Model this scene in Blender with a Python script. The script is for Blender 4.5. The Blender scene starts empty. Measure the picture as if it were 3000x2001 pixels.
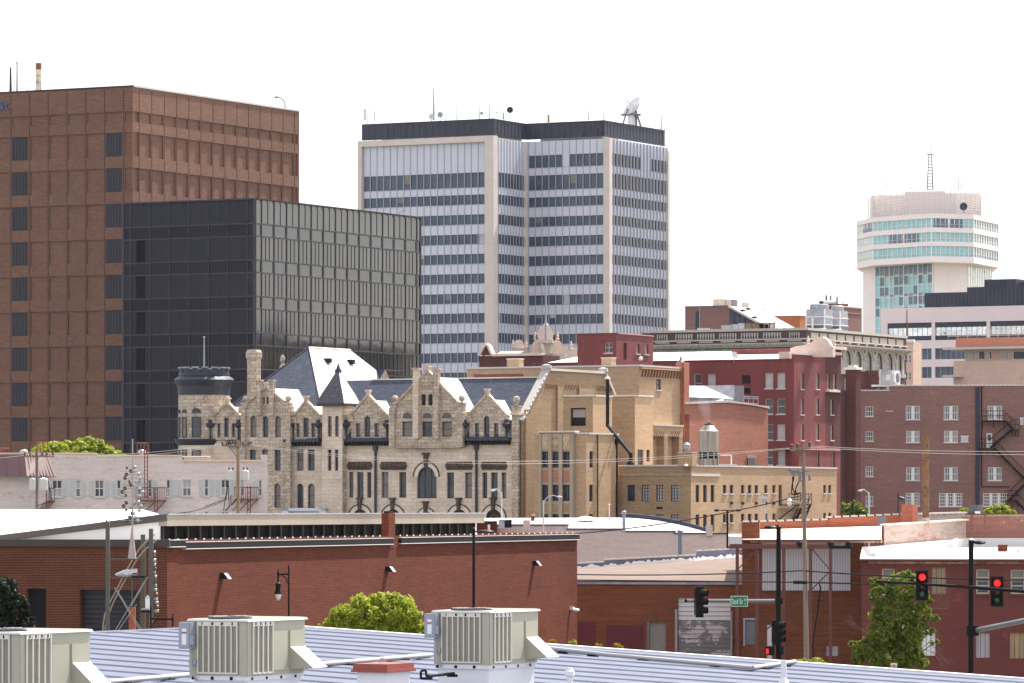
import bpy, math, random
from mathutils import Vector, Matrix
# ---------------------------------------------------------------- camera, sky, sun
SC = bpy.context.scene
COL = SC.collection
F, YH, ZC = 13333.0, 1490.0, 12.0          # focal length in photo pixels, horizon row, eye height
cam = bpy.data.cameras.new('camera'); cam.lens = 160.0; cam.sensor_width = 36.0
cam.clip_start = 1.0; cam.clip_end = 20000.0; cam.shift_y = (YH-1000.5)/3000.0
co = bpy.data.objects.new('camera', cam); COL.objects.link(co)
co.location = (0, 0, ZC); co.rotation_euler = (math.radians(90), 0, 0); SC.camera = co
SUN_AZ, SUN_EL = 40.0, 57.0                # azimuth clockwise from the view axis (+Y)
w = bpy.data.worlds.new('World'); SC.world = w; w.use_nodes = True
nt = w.node_tree; bg = nt.nodes['Background']
sky = nt.nodes.new('ShaderNodeTexSky'); sky.sky_type = 'NISHITA'; sky.sun_disc = False
sky.sun_elevation = math.radians(SUN_EL); sky.sun_rotation = math.radians(SUN_AZ)
sky.air_density = 1.0; sky.dust_density = 1.5; sky.ozone_density = 1.0
mixn = nt.nodes.new('ShaderNodeMix'); mixn.data_type = 'RGBA'      # thin bright cloud veil over the clear sky
mixn.inputs[0].default_value = 0.6; mixn.inputs[7].default_value = (5.0, 4.65, 4.7, 1)
nt.links.new(sky.outputs[0], mixn.inputs[6]); nt.links.new(mixn.outputs[2], bg.inputs[0]); bg.inputs[1].default_value = 0.15
sd = bpy.data.lights.new('sun', 'SUN'); sd.energy = 4.8; sd.angle = math.radians(0.5); sd.color = (1.0, 0.94, 0.86)
so = bpy.data.objects.new('sun', sd); COL.objects.link(so); so.location = (0, 0, 300)
_a, _e = math.radians(SUN_AZ), math.radians(SUN_EL)
sdir = Vector((math.sin(_a)*math.cos(_e), math.cos(_a)*math.cos(_e), math.sin(_e)))
so.rotation_euler = (-sdir).to_track_quat('-Z', 'Y').to_euler()
SC.view_settings.view_transform = 'Standard'; SC.view_settings.look = 'None'
SC.view_settings.exposure = 1.0; SC.view_settings.gamma = 1.0
SC.cycles.use_denoising = True
SC.cycles.max_bounces = 6; SC.cycles.volume_bounces = 0; SC.cycles.diffuse_bounces = 3
SC.cycles.glossy_bounces = 3; SC.cycles.transmission_bounces = 2; SC.cycles.transparent_max_bounces = 6
SC.cycles.sample_clamp_indirect = 6.0
random.seed(7)
# ---------------------------------------------------------------- materials
def lin(c):
    c = c/255.0
    return c/12.92 if c <= 0.04045 else ((c+0.055)/1.055)**2.4
def C(r, g, b): return (lin(r), lin(g), lin(b), 1.0)
MATS = {}
def _mat(name):
    m = bpy.data.materials.new(name); m.use_nodes = True; MATS[name] = m
    nt = m.node_tree; b = nt.nodes['Principled BSDF']
    return m, nt, b
def _uv(nt, su=1.0, sv=1.0):
    u = nt.nodes.new('ShaderNodeUVMap'); mp = nt.nodes.new('ShaderNodeMapping')
    mp.inputs['Scale'].default_value = (su, sv, 1); nt.links.new(u.outputs[0], mp.inputs[0]); return mp.outputs[0]
def _noise(nt, vec, scale, detail=4, rough=0.6):
    n = nt.nodes.new('ShaderNodeTexNoise'); n.inputs['Scale'].default_value = scale
    n.inputs['Detail'].default_value = detail; n.inputs['Roughness'].default_value = rough
    if vec is not None: nt.links.new(vec, n.inputs['Vector'])
    return n.outputs['Fac']
def _ramp(nt, fac, lo, hi, clo=(0, 0, 0, 1), chi=(1, 1, 1, 1)):
    r = nt.nodes.new('ShaderNodeValToRGB'); e = r.color_ramp.elements
    e[0].position = lo; e[0].color = clo; e[1].position = hi; e[1].color = chi
    nt.links.new(fac, r.inputs[0]); return r.outputs[0]
def _mix(nt, fac, a, b, mode='MIX'):
    m = nt.nodes.new('ShaderNodeMix'); m.data_type = 'RGBA'; m.blend_type = mode
    for k, v in ((0, fac), (6, a), (7, b)):
        if isinstance(v, (tuple, float, int)): m.inputs[k].default_value = v
        else: nt.links.new(v, m.inputs[k])
    return m.outputs[2]
def _bump(nt, h, b, strength, dist):
    bm = nt.nodes.new('ShaderNodeBump'); bm.inputs['Strength'].default_value = strength
    bm.inputs['Distance'].default_value = dist
    nt.links.new(h, bm.inputs['Height']); nt.links.new(bm.outputs[0], b.inputs['Normal'])
def paint(name, c, var=0.12, rough=0.6, metal=0.0, scale=0.35, c2=None, lo=0.45, hi=0.62, streak=False, spec=None):
    """painted / plain surface with two scales of soft variation"""
    m, nt, b = _mat(name)
    if streak: vec = _uv(nt, 1.0, 0.12)
    else: vec = _uv(nt)
    f1 = _noise(nt, vec, scale, 5); f2 = _noise(nt, vec, scale*9, 3)
    dark = tuple(x*(1-var) for x in c[:3])+(1,); lite = tuple(min(1, x*(1+var)) for x in c[:3])+(1,)
    k = _ramp(nt, f1, 0.3, 0.7, dark, lite)
    g = _ramp(nt, f2, 0.25, 0.75, (1-var*.7,)*3+(1,), (1, 1, 1, 1))
    k = _mix(nt, 1.0, k, g, 'MULTIPLY')
    if c2: k = _mix(nt, _ramp(nt, _noise(nt, vec, scale*3.1, 6, .7), lo, hi), k, c2)
    nt.links.new(k, b.inputs['Base Color']); b.inputs['Roughness'].default_value = rough
    b.inputs['Metallic'].default_value = metal
    if spec is not None: b.inputs['Specular IOR Level'].default_value = spec
    return m
def brick(name, c1, c2, mortar, bw=0.22, bh=0.075, ms=0.012, stain=None, slo=0.5, shi=0.7, var=0.35, bump=0.25):
    """brick courses in metres (uv), patchy tone, optional stain colour"""
    m, nt, b = _mat(name); vec = _uv(nt)
    t = nt.nodes.new('ShaderNodeTexBrick'); nt.links.new(vec, t.inputs['Vector'])
    t.inputs['Color1'].default_value = c1; t.inputs['Color2'].default_value = c2; t.inputs['Mortar'].default_value = mortar
    t.inputs['Scale'].default_value = 1.0; t.inputs['Mortar Size'].default_value = ms
    t.inputs['Mortar Smooth'].default_value = 0.1; t.inputs['Bias'].default_value = 0.0
    t.inputs['Brick Width'].default_value = bw; t.inputs['Row Height'].default_value = bh
    st = _noise(nt, _uv(nt, 0.35, 3.0), 1.3, 6, .75)           # courses of unlike bricks
    g = _ramp(nt, st, 0.25, 0.75, (1-var,)*3+(1,), (1+var*.6,)*3+(1,))
    k = _mix(nt, 1.0, t.outputs['Color'], g, 'MULTIPLY')
    lg = _ramp(nt, _noise(nt, vec, 0.11, 5, .6), 0.3, 0.7, (1-var*.6,)*3+(1,), (1+var*.35,)*3+(1,))
    k = _mix(nt, 1.0, k, lg, 'MULTIPLY')
    if stain: k = _mix(nt, _ramp(nt, _noise(nt, _uv(nt, .8, 1.6), 0.7, 8, .8), slo, shi), k, stain)
    nt.links.new(k, b.inputs['Base Color']); b.inputs['Roughness'].default_value = 0.85
    b.inputs['Specular IOR Level'].default_value = 0.25
    if bump: _bump(nt, st, b, bump, 0.05)
    return m
def stone(name, c1, c2, joint, bw=0.7, bh=0.32, rough_amt=0.5, stain=None):
    m, nt, b = _mat(name); vec = _uv(nt)
    t = nt.nodes.new('ShaderNodeTexBrick'); nt.links.new(vec, t.inputs['Vector'])
    t.inputs['Color1'].default_value = c1; t.inputs['Color2'].default_value = c2; t.inputs['Mortar'].default_value = joint
    t.inputs['Scale'].default_value = 1.0; t.inputs['Mortar Size'].default_value = 0.012
    t.inputs['Brick Width'].default_value = bw; t.inputs['Row Height'].default_value = bh; t.offset_frequency = 2
    n1 = _noise(nt, vec, 0.5, 8, .75); n2 = _noise(nt, vec, 5.0, 6, .7)
    k = _mix(nt, 1.0, t.outputs['Color'], _ramp(nt, n1, .3, .72, (.72, .7, .68, 1), (1.12, 1.1, 1.08, 1)), 'MULTIPLY')
    k = _mix(nt, 1.0, k, _ramp(nt, n2, .3, .6, (1-rough_amt,)*3+(1,), (1.05,)*3+(1,)), 'MULTIPLY')
    if stain: k = _mix(nt, _ramp(nt, _noise(nt, _uv(nt, 1.2, .9), .9, 8, .85), .58, .72), k, stain)
    nt.links.new(k, b.inputs['Base Color']); b.inputs['Roughness'].default_value = .9
    b.inputs['Specular IOR Level'].default_value = 0.2
    _bump(nt, n2, b, rough_amt*.8, 0.12)
    return m
def slate(name, c1, c2, bw=0.3, bh=0.22):
    m, nt, b = _mat(name); vec = _uv(nt)
    t = nt.nodes.new('ShaderNodeTexBrick'); nt.links.new(vec, t.inputs['Vector'])
    t.inputs['Color1'].default_value = c1; t.inputs['Color2'].default_value = c2
    t.inputs['Mortar'].default_value = tuple(x*.45 for x in c1[:3])+(1,)
    t.inputs['Scale'].default_value = 1.0; t.inputs['Mortar Size'].default_value = 0.02
    t.inputs['Brick Width'].default_value = bw; t.inputs['Row Height'].default_value = bh
    k = _mix(nt, 1.0, t.outputs['Color'], _ramp(nt, _noise(nt, vec, .8, 6, .7), .3, .7, (.75,)*3+(1,), (1.25,)*3+(1,)), 'MULTIPLY')
    nt.links.new(k, b.inputs['Base Color']); b.inputs['Roughness'].default_value = .6
    b.inputs['Specular IOR Level'].default_value = .35
    return m
def glass(name, c, rough=0.08, ior=1.5, wav=0.0, var=0.25, scale=.4, metal=0.0):
    m, nt, b = _mat(name); vec = _uv(nt)
    k = _ramp(nt, _noise(nt, vec, scale, 3), .3, .7, tuple(x*(1-var) for x in c[:3])+(1,), tuple(min(1, x*(1+var)) for x in c[:3])+(1,))
    nt.links.new(k, b.inputs['Base Color']); b.inputs['Roughness'].default_value = rough
    b.inputs['IOR'].default_value = ior; b.inputs['Metallic'].default_value = metal
    if wav: _bump(nt, _noise(nt, vec, .45, 2), b, wav, .2)
    return m
def emis(name, c, s):
    m, nt, b = _mat(name); b.inputs['Base Color'].default_value = c
    b.inputs['Emission Color'].default_value = c; b.inputs['Emission Strength'].default_value = s; return m
# ---------------------------------------------------------------- mesh builder
TT = math.radians(28.0)
UX, UY = math.sin(TT), math.cos(TT)
ORG = {}
class MB:
    def __init__(s): s.v = []; s.f = []; s.m = []; s.ms = []
    def mi(s, m):
        if m not in s.ms: s.ms.append(m)
        return s.ms.index(m)
    def face(s, pts, m):
        b = len(s.v); s.v += [tuple(p) for p in pts]; s.f.append(tuple(range(b, b+len(pts)))); s.m.append(s.mi(m))
    def hexa(s, b, m):      # 8 points: bottom loop 0-3, top loop 4-7
        for q in ((0, 3, 2, 1), (4, 5, 6, 7), (0, 1, 5, 4), (1, 2, 6, 5), (2, 3, 7, 6), (3, 0, 4, 7)):
            s.face([b[i] for i in q], m)
    def box(s, fr, a0, a1, z0, z1, n0, n1, m):
        if a0 > a1: a0, a1 = a1, a0
        if z0 > z1: z0, z1 = z1, z0
        if n0 > n1: n0, n1 = n1, n0
        s.hexa([fr.p(a0, z0, n1), fr.p(a1, z0, n1), fr.p(a1, z0, n0), fr.p(a0, z0, n0),
                fr.p(a0, z1, n1), fr.p(a1, z1, n1), fr.p(a1, z1, n0), fr.p(a0, z1, n0)], m)
    def prism(s, fr, poly, n0, n1, m):   # poly of (a,z), extruded along the normal
        A = [fr.p(a, z, n1) for a, z in poly]; B = [fr.p(a, z, n0) for a, z in poly]
        s.face(A, m); s.face(B[::-1], m); k = len(poly)
        for i in range(k): s.face([A[i], B[i], B[(i+1) % k], A[(i+1) % k]], m)
    def beam(s, p, q, w, h, m, up=(0, 0, 1)):     # rectangular bar between two points
        p = Vector(p); q = Vector(q); d = (q-p).normalized(); up = Vector(up)
        x = d.cross(up)
        if x.length < 1e-4: x = d.cross(Vector((1, 0, 0)))
        x.normalize(); y = x.cross(d).normalized(); x *= w/2; y *= h/2
        s.hexa([p-x-y, p+x-y, q+x-y, q-x-y, p-x+y, p+x+y, q+x+y, q-x+y], m)
    def tube(s, p, q, r0, r1, m, k=8, caps=True):
        p = Vector(p); q = Vector(q); d = (q-p).normalized()
        x = d.cross(Vector((0, 0, 1)))
        if x.length < 1e-4: x = Vector((1, 0, 0))
        x.normalize(); y = d.cross(x)
        A = [p+(x*math.cos(2*math.pi*i/k)+y*math.sin(2*math.pi*i/k))*r0 for i in range(k)]
        B = [q+(x*math.cos(2*math.pi*i/k)+y*math.sin(2*math.pi*i/k))*r1 for i in range(k)]
        for i in range(k): s.face([A[i], A[(i+1) % k], B[(i+1) % k], B[i]], m)
        if caps: s.face(A[::-1], m); s.face(B, m)
    def path(s, pts, r, m, k=6):
        for a, b in zip(pts, pts[1:]): s.tube(a, b, r, r, m, k)
    def lathe(s, c, prof, m, k=16, ph=0.0, axis=None):   # prof (r, z above c)
        c = Vector(c); ax = Vector(axis).normalized() if axis else Vector((0, 0, 1))
        x = ax.cross(Vector((0, 1, 0)))
        if x.length < 1e-4: x = Vector((1, 0, 0))
        x.normalize(); y = ax.cross(x); rings = []
        for r, z in prof:
            rings.append([c+ax*z+(x*math.cos(ph+2*math.pi*i/k)+y*math.sin(ph+2*math.pi*i/k))*r for i in range(k)])
        for A, B in zip(rings, rings[1:]):
            for i in range(k): s.face([A[i], A[(i+1) % k], B[(i+1) % k], B[i]], m)
        s.face(rings[0][::-1], m); s.face(rings[-1], m)
    def build(s, name, parent=None, label=None, cat=None, group=None, kind=None, smooth=False, loc=None):
        if not s.f: return None
        if parent is not None: o0 = ORG[parent.name]
        elif loc is not None: o0 = Vector(loc)
        else:
            xs = [p[0] for p in s.v]; ys = [p[1] for p in s.v]; zs = [p[2] for p in s.v]
            o0 = Vector(((min(xs)+max(xs))/2, (min(ys)+max(ys))/2, min(zs)))
        me = bpy.data.meshes.new(name)
        me.from_pydata([(p[0]-o0.x, p[1]-o0.y, p[2]-o0.z) for p in s.v], [], s.f)
        for m in s.ms: me.materials.append(m)
        uvl = me.uv_layers.new(name='UVMap'); li = 0; dat = [0.0]*(2*sum(len(f) for f in s.f))
        for f in s.f:
            P = [Vector(s.v[i]) for i in f]; n = (P[1]-P[0]).cross(P[2]-P[1])
            if n.length < 1e-9 and len(P) > 3: n = (P[2]-P[0]).cross(P[3]-P[0])
            if n.length < 1e-12: n = Vector((0, 0, 1))
            n.normalize()
            if n.z < 0: n = -n
            if abs(n.z) > 0.985: t = Vector((UX, UY, 0)); q = Vector((-UY, UX, 0))
            else:
                t = Vector((0, 0, 1)).cross(n).normalized()
                if t.x < 0: t = -t
                q = n.cross(t)
                if q.z < 0: q = -q
            for p in P: dat[li] = p.dot(t); dat[li+1] = p.dot(q); li += 2
        uvl.data.foreach_set('uv', dat)
        me.polygons.foreach_set('material_index', s.m)
        if smooth: me.polygons.foreach_set('use_smooth', [True]*len(s.f))
        me.update()
        if smooth: 
            import bmesh
            b = bmesh.new(); b.from_mesh(me); bmesh.ops.remove_doubles(b, verts=b.verts, dist=0.0005); b.to_mesh(me); b.free()
        o = bpy.data.objects.new(name, me); COL.objects.link(o)
        if parent is not None: o.parent = parent
        else: o.location = o0
        ORG[o.name] = o0
        if label: o['label'] = label
        if cat: o['category'] = cat
        if group: o['group'] = group
        if kind: o['kind'] = kind
        return o
def thing(name, label, cat, loc, group=None):
    o = bpy.data.objects.new(name, None); COL.objects.link(o); o.location = loc; o.empty_display_size = .5
    o['label'] = label; o['category'] = cat
    if group: o['group'] = group
    ORG[o.name] = Vector(loc); return o
class Fr:
    """vertical reference plane: a runs to the right along it, n outward"""
    def __init__(s, ox, oy, D, N): s.ox = ox; s.oy = oy; s.D = D; s.N = N
    def p(s, a, z, n=0.0): return Vector((s.ox+s.D[0]*a+s.N[0]*n, s.oy+s.D[1]*a+s.N[1]*n, z))
    def sx(s, px, n=0.0):
        k = (px-1500.0)/F; ox = s.ox+s.N[0]*n; oy = s.oy+s.N[1]*n
        return (k*oy-ox)/(s.D[0]-k*s.D[1])
    def dep(s, a, n=0.0): return s.oy+s.D[1]*a+s.N[1]*n
    def z(s, py, a=0.0, n=0.0): return ZC+(YH-py)/F*s.dep(a, n)
    def at(s, px, py, n=0.0):
        a = s.sx(px, n); return a, s.z(py, a, n)
    def rect(s, x0, y0, x1, y1, n=0.0):
        a0 = s.sx(x0, n); a1 = s.sx(x1, n); am = (a0+a1)/2
        return a0, a1, s.z(y1, am, n), s.z(y0, am, n)
    def P(s, px, py, n=0.0):
        a, z = s.at(px, py, n); return s.p(a, z, n)
class Bx:
    """rectangular building seen over its nearest corner"""
    def __init__(s, pxc, d, pxl, pxr, t=28.0, L=None, W=None):
        t = math.radians(t); cx = (pxc-1500.0)/F*d; c, n = math.cos(t), math.sin(t)
        s.F = Fr(cx, d, (c, -n), (-n, -c)); s.S = Fr(cx, d, (n, c), (c, -n)); s.d = d
        s.L = -s.F.sx(pxl) if L is None else L; s.W = s.S.sx(pxr) if W is None else W
    def zt(s, py): return s.F.z(py, 0)
    def shell(s, mb, z0, z1, wall, roof=None, par=0.0, front=True, side=True):
        """back, left and (if asked) front and side walls plus the roof"""
        L, W = s.L, s.W; Fp = s.F.p
        if front: mb.face([Fp(-L, z0), Fp(0, z0), Fp(0, z1), Fp(-L, z1)], wall)
        if side: mb.face([s.S.p(0, z0), s.S.p(W, z0), s.S.p(W, z1), s.S.p(0, z1)], wall)
        mb.face([Fp(-L, z0, -W), Fp(-L, z0), Fp(-L, z1), Fp(-L, z1, -W)], wall)
        mb.face([Fp(0, z0, -W), Fp(-L, z0, -W), Fp(-L, z1, -W), Fp(0, z1, -W)], wall)
        rm = roof or wall
        if par <= 0: mb.face([Fp(-L, z1), Fp(0, z1), Fp(0, z1, -W), Fp(-L, z1, -W)], rm)
        else:
            th = .35; zr = z1-par
            mb.face([Fp(-L+th, zr, -th), Fp(-th, zr, -th), Fp(-th, zr, -W+th), Fp(-L+th, zr, -W+th)], rm)
            o = [(-L, 0), (0, 0), (0, -W), (-L, -W)]; i = [(-L+th, -th), (-th, -th), (-th, -W+th), (-L+th, -W+th)]
            for k in range(4):
                k2 = (k+1) % 4
                mb.face([Fp(o[k][0], z1, o[k][1]), Fp(o[k2][0], z1, o[k2][1]), Fp(i[k2][0], z1, i[k2][1]), Fp(i[k][0], z1, i[k][1])], wall)
                mb.face([Fp(i[k][0], zr, i[k][1]), Fp(i[k2][0], zr, i[k2][1]), Fp(i[k2][0], z1, i[k2][1]), Fp(i[k][0], z1, i[k][1])], wall)
def arc(a0, a1, z1, k=10, r=None):
    """points of the arch from (a0, spring) over the top to (a1, spring)"""
    h = (a1-a0)/2; r = h if r is None else r; c = (a0+a1)/2
    return [(c-h*math.cos(math.pi*i/k), z1-r+r*math.sin(math.pi*i/k)) for i in range(k+1)]
def wall(mb, fr, a0, a1, z0, z1, ops, m, dep=0.25, n=0.0, rev=None, back=None):
    """wall strip with real openings; ops: (a0,a1,z0,z1,arch)"""
    rev = rev or m
    ops = [o if len(o) > 4 else tuple(o)+(0,) for o in ops]
    zs = sorted(set([z0, z1]+[min(max(o[2], z0), z1) for o in ops]+[min(max(o[3], z0), z1) for o in ops]))
    for za, zb in zip(zs, zs[1:]):
        if zb-za < 1e-4: continue
        zm = (za+zb)/2; act = sorted([o for o in ops if o[2] < zm < o[3]]); x = a0
        for o in act+[(a1, a1)]:
            if o[0] > x+1e-4: mb.face([fr.p(x, za, n), fr.p(o[0], za, n), fr.p(o[0], zb, n), fr.p(x, zb, n)], m)
            x = max(x, o[1])
    for o in ops:
        b0, b1, c0, c1 = o[:4]; d = n-dep
        if o[4]:
            P = arc(b0, b1, c1); zs_ = P[0][1]; k = len(P)//2
            mb.face([fr.p(b0, c1, n)]+[fr.p(a, z, n) for a, z in P[:k+1][::-1]], m)
            mb.face([fr.p(b1, c1, n)]+[fr.p(a, z, n) for a, z in P[k:][::-1]], m)
            for u, v in zip(P, P[1:]): mb.face([fr.p(*u, n), fr.p(*v, n), fr.p(*v, d), fr.p(*u, d)], rev)
            top = zs_
        else:
            top = c1; mb.face([fr.p(b0, c1, n), fr.p(b1, c1, n), fr.p(b1, c1, d), fr.p(b0, c1, d)], rev)
        mb.face([fr.p(b0, c0, n), fr.p(b1, c0, n), fr.p(b1, c0, d), fr.p(b0, c0, d)], rev)
        mb.face([fr.p(b0, c0, n), fr.p(b0, top, n), fr.p(b0, top, d), fr.p(b0, c0, d)], rev)
        mb.face([fr.p(b1, c0, n), fr.p(b1, top, n), fr.p(b1, top, d), fr.p(b1, c0, d)], rev)
        if back: mb.face([fr.p(b0, c0, d), fr.p(b1, c0, d), fr.p(b1, c1, d), fr.p(b0, c1, d)], back)
def window(fr, o, parent, gl, fm, n=0.0, dep=0.25, nx=1, nz=2, fw=0.08, sill=None, name='window', lower=None, label=None, sh=0.12):
    """window = pane mesh with child frame and child sill"""
    a0, a1, z0, z1 = o[:4]; ar = len(o) > 4 and o[4]; g = MB(); d = n-dep
    zm = z0+(z1-z0)*.48
    if ar: pts = [(a0, z0), (a1, z0)]+arc(a0, a1, z1)[::-1]
    else: pts = [(a0, z0), (a1, z0), (a1, z1), (a0, z1)]
    if lower is None: g.prism(fr, pts, d-.06, d, gl)
    else:
        g.box(fr, a0, a1, z0, zm, d-.06, d, lower); q = [(a0, zm), (a1, zm)]+(arc(a0, a1, z1)[::-1] if ar else [(a1, z1), (a0, z1)])
        g.prism(fr, q, d-.06, d, gl)
    w_ = g.build(name, parent, label)
    if fm is not None:
        b = MB(); e = d+.005; f = d+.07
        b.box(fr, a0, a0+fw, z0, z1 if not ar else z1-(a1-a0)/2, e, f, fm); b.box(fr, a1-fw, a1, z0, z1 if not ar else z1-(a1-a0)/2, e, f, fm)
        b.box(fr, a0+fw, a1-fw, z0, z0+fw, e, f, fm)
        if not ar: b.box(fr, a0+fw, a1-fw, z1-fw, z1, e, f, fm)
        else:
            A = arc(a0, a1, z1); B = arc(a0+fw, a1-fw, z1-fw)
            for i in range(len(A)-1): b.prism(fr, [A[i], A[i+1], B[i+1], B[i]], e, f, fm)
        for i in range(1, nx):
            x = a0+(a1-a0)*i/nx; b.box(fr, x-fw*.4, x+fw*.4, z0+fw, z1-fw, e, f-.01, fm)
        for i in range(1, nz):
            z = z0+(z1-z0)*i/nz; b.box(fr, a0+fw, a1-fw, z-fw*.4, z+fw*.4, e, f-.02, fm)
        b.build('frame', w_)
    if sill is not None:
        s_ = MB(); s_.box(fr, a0-.1, a1+.1, z0-sh, z0, n-dep+.08, n+.1, sill); s_.build('sill', w_)
    return w_
def tag(o, label, cat, group=None):
    o['label'] = label; o['category'] = cat
    if group: o['group'] = group
    return o
def pt(px, py, d): return Vector(((px-1500.0)/F*d, d, ZC+(YH-py)/F*d))

def text_mesh(name, body, size, ext, mat, align='CENTER', off=0.0):
    cu = bpy.data.curves.new(name, 'FONT'); cu.body = body; cu.size = size; cu.extrude = ext; cu.offset = off; cu.align_x = align
    o = bpy.data.objects.new(name+'_tmp', cu); COL.objects.link(o)
    dg = bpy.context.evaluated_depsgraph_get(); me = bpy.data.meshes.new_from_object(o.evaluated_get(dg))
    bpy.data.objects.remove(o); bpy.data.curves.remove(cu); me.name = name
    me.materials.clear(); me.materials.append(mat)
    if not me.uv_layers: me.uv_layers.new(name='UVMap')
    r = bpy.data.objects.new(name, me); COL.objects.link(r); return r
# ---------------------------------------------------------------- palette
m_att = brick('att brick', C(136,103,86), C(121,89,73), C(111,82,70), bw=.6, bh=.2, ms=.02, var=.16, bump=.3)
m_dark = paint('dark joint', C(52,42,42), .1, .8)
m_louv = paint('louver metal', C(60,62,72), .15, .5, c2=C(48,50,60))
m_louvd = paint('louver gap', C(30,32,40), .1, .7)
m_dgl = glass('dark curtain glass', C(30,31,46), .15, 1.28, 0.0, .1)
m_dgl2 = glass('lit side curtain glass', C(58,58,55), .1, 1.85, .06, .5, .06)  # brighter copy for the lit face, uneven reflection put into the colour
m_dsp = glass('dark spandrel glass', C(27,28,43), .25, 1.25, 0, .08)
m_dsp2 = glass('lit side spandrel glass', C(52,52,54), .1, 1.85, .06, .4, .06)  # spandrel copy for the lit face, toned like its painted reflection
m_mul = paint('dark mullion', C(50,50,60), .1, .5)
m_wpan = paint('white spandrel panel', C(206,210,218), .06, .45, scale=.12, c2=C(180,184,200), lo=.6, hi=.75)
m_wfin = paint('aluminium fin', C(165,168,180), .1, .4)
m_cream = paint('cream stone cladding', C(214,204,192), .08, .7, c2=C(190,182,176), lo=.6, hi=.8)
m_tgl = glass('blue grey tower glass', C(72,86,102), .12, 1.4, .0, .25, .25)
m_tgl2 = glass('tower glass with painted reflection', C(92,100,108), .1, 1.5, .0, .3, .35)  # right face copy, pale reflected light put into the colour
m_pent = paint('dark blue screen panel', C(50,56,72), .1, .6, streak=True, c2=C(38,44,60))
m_gal = paint('galvanised metal', C(170,172,178), .12, .45, .3, c2=C(140,144,154))
m_steel = paint('grey steel', C(120,122,128), .12, .5, .3)
m_rust = paint('rusty metal', C(140,95,60), .25, .85, c2=C(96,54,34), scale=.9, streak=True)
m_rustw = paint('rust streaked white', C(212,200,180), .15, .8, c2=C(150,84,52), lo=.55, hi=.68, streak=True)
m_white = paint('white paint', C(232,230,226), .05, .6)
m_whroof = paint('white roof membrane', C(236,234,230), .04, .7, scale=.15, c2=C(214,208,200), lo=.62, hi=.8)
m_black = paint('black painted steel', C(14,14,17), .15, .45, spec=.15)
m_slate = slate('blue slate', C(72,80,96), C(52,60,76))
m_slatew = slate('slate with painted sunlight', C(226,222,212), C(208,204,196))  # sunlight on the slate slopes put into the colour
m_lime = stone('dressed limestone', C(234,219,200), C(220,204,185), C(192,176,158), .9, .36, .25, stain=C(184,162,138))
m_limer = stone('rock faced limestone', C(230,215,196), C(196,179,160), C(134,118,104), .75, .33, .6, stain=C(132,112,94))
m_limed = stone('carved brown stone', C(120,106,96), C(98,86,78), C(60,52,48), .35, .35, .8)
m_navy = paint('dark painted metal cornice', C(48,54,66), .2, .5, c2=C(84,92,104), lo=.62, hi=.72, scale=1.2)
m_wgl = glass('dark sash glass', C(66,72,82), .12, 1.5, .1, .35, .6)
m_wgb = glass('sash glass with blind', C(120,114,110), .25, 1.5, .05, .15, .8)
m_wgw = glass('sash glass with pale curtain', C(176,178,178), .2, 1.5, .05, .15, .8)
m_wfr = paint('cream sash', C(196,186,168), .08, .6)
m_wfd = paint('dark sash', C(62,64,72), .08, .6)
m_wfw = paint('white sash', C(226,226,222), .04, .6)
m_tan = brick('tan brick', C(198,166,132), C(180,148,114), C(176,150,124), .24, .08, .014, stain=C(140,108,80), slo=.62, shi=.8, var=.22)  # brightened so that sunlight on side walls sits in the colour
m_tand = brick('stained tan brick in shade tone', C(184,156,124), C(160,133,102), C(152,131,106), .24, .08, .014, stain=C(112,88,68), slo=.6, shi=.75, var=.26)  # darker copy for front walls, shade put into the colour, plus stains
m_tanp = paint('weathered concrete', C(168,152,130), .18, .8, streak=True, c2=C(120,108,94), lo=.56, hi=.72)
m_cop = paint('pale coping', C(206,200,192), .1, .7)
m_red = brick('common red brick', C(158,84,68), C(136,68,54), C(150,110,92), .22, .075, .012, var=.3)
m_pink = brick('faded pink brick', C(182,116,98), C(160,94,80), C(176,132,112), .22, .075, .014, stain=C(206,170,152), slo=.6, shi=.78, var=.28)
m_redp = paint('red painted brick', C(124,58,58), .16, .75, scale=.25, streak=True, c2=C(148,82,78), lo=.56, hi=.76)
m_mar = brick('maroon brick', C(104,58,58), C(88,46,46), C(92,64,62), .22, .075, .012, var=.25)
m_brn = brick('brown brick', C(150,112,104), C(130,94,88), C(142,114,106), .22, .075, .012, var=.22, stain=C(104,74,72), slo=.6, shi=.8)
m_terr = paint('cream terracotta', C(222,200,184), .12, .75, c2=C(184,158,138), lo=.58, hi=.72, scale=.9)
m_orn = paint('grey ornament stone', C(198,190,176), .14, .75, c2=C(150,140,128), scale=1.1, lo=.56, hi=.7)
m_blk = paint('soft black', C(26,26,31), .1, .7, spec=.2)
m_org = brick('orange brick', C(196,118,76), C(176,98,60), C(180,126,92), .22, .075, .012, var=.15)
m_condo = paint('haze toned concrete', C(248,236,228), .04, .7)  # distance haze put into the colour as a pinkish white
m_cgl = glass('turquoise glass', C(150,204,204), .12, 1.5, .03, .15, .5)
m_cgl2 = glass('pale green glass', C(220,232,224), .15, 1.6, .0, .15, .5)
m_cgd = glass('blue dark glass', C(84,116,134), .12, 1.5, .03, .3, .5)
m_off = paint('pinkish white office panel', C(226,212,210), .04, .7)
m_skyg = glass('mirror ribbon glass', C(205,210,212), .04, 1.45, .35, .3, .25, metal=.85)
m_stone2 = paint('beige stone cladding', C(214,184,164), .06, .7, c2=C(200,168,148), lo=.55, hi=.65)
m_greent = paint('green clay tile', C(70,96,88), .15, .5)
m_conc = paint('concrete', C(176,172,166), .1, .85)
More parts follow.
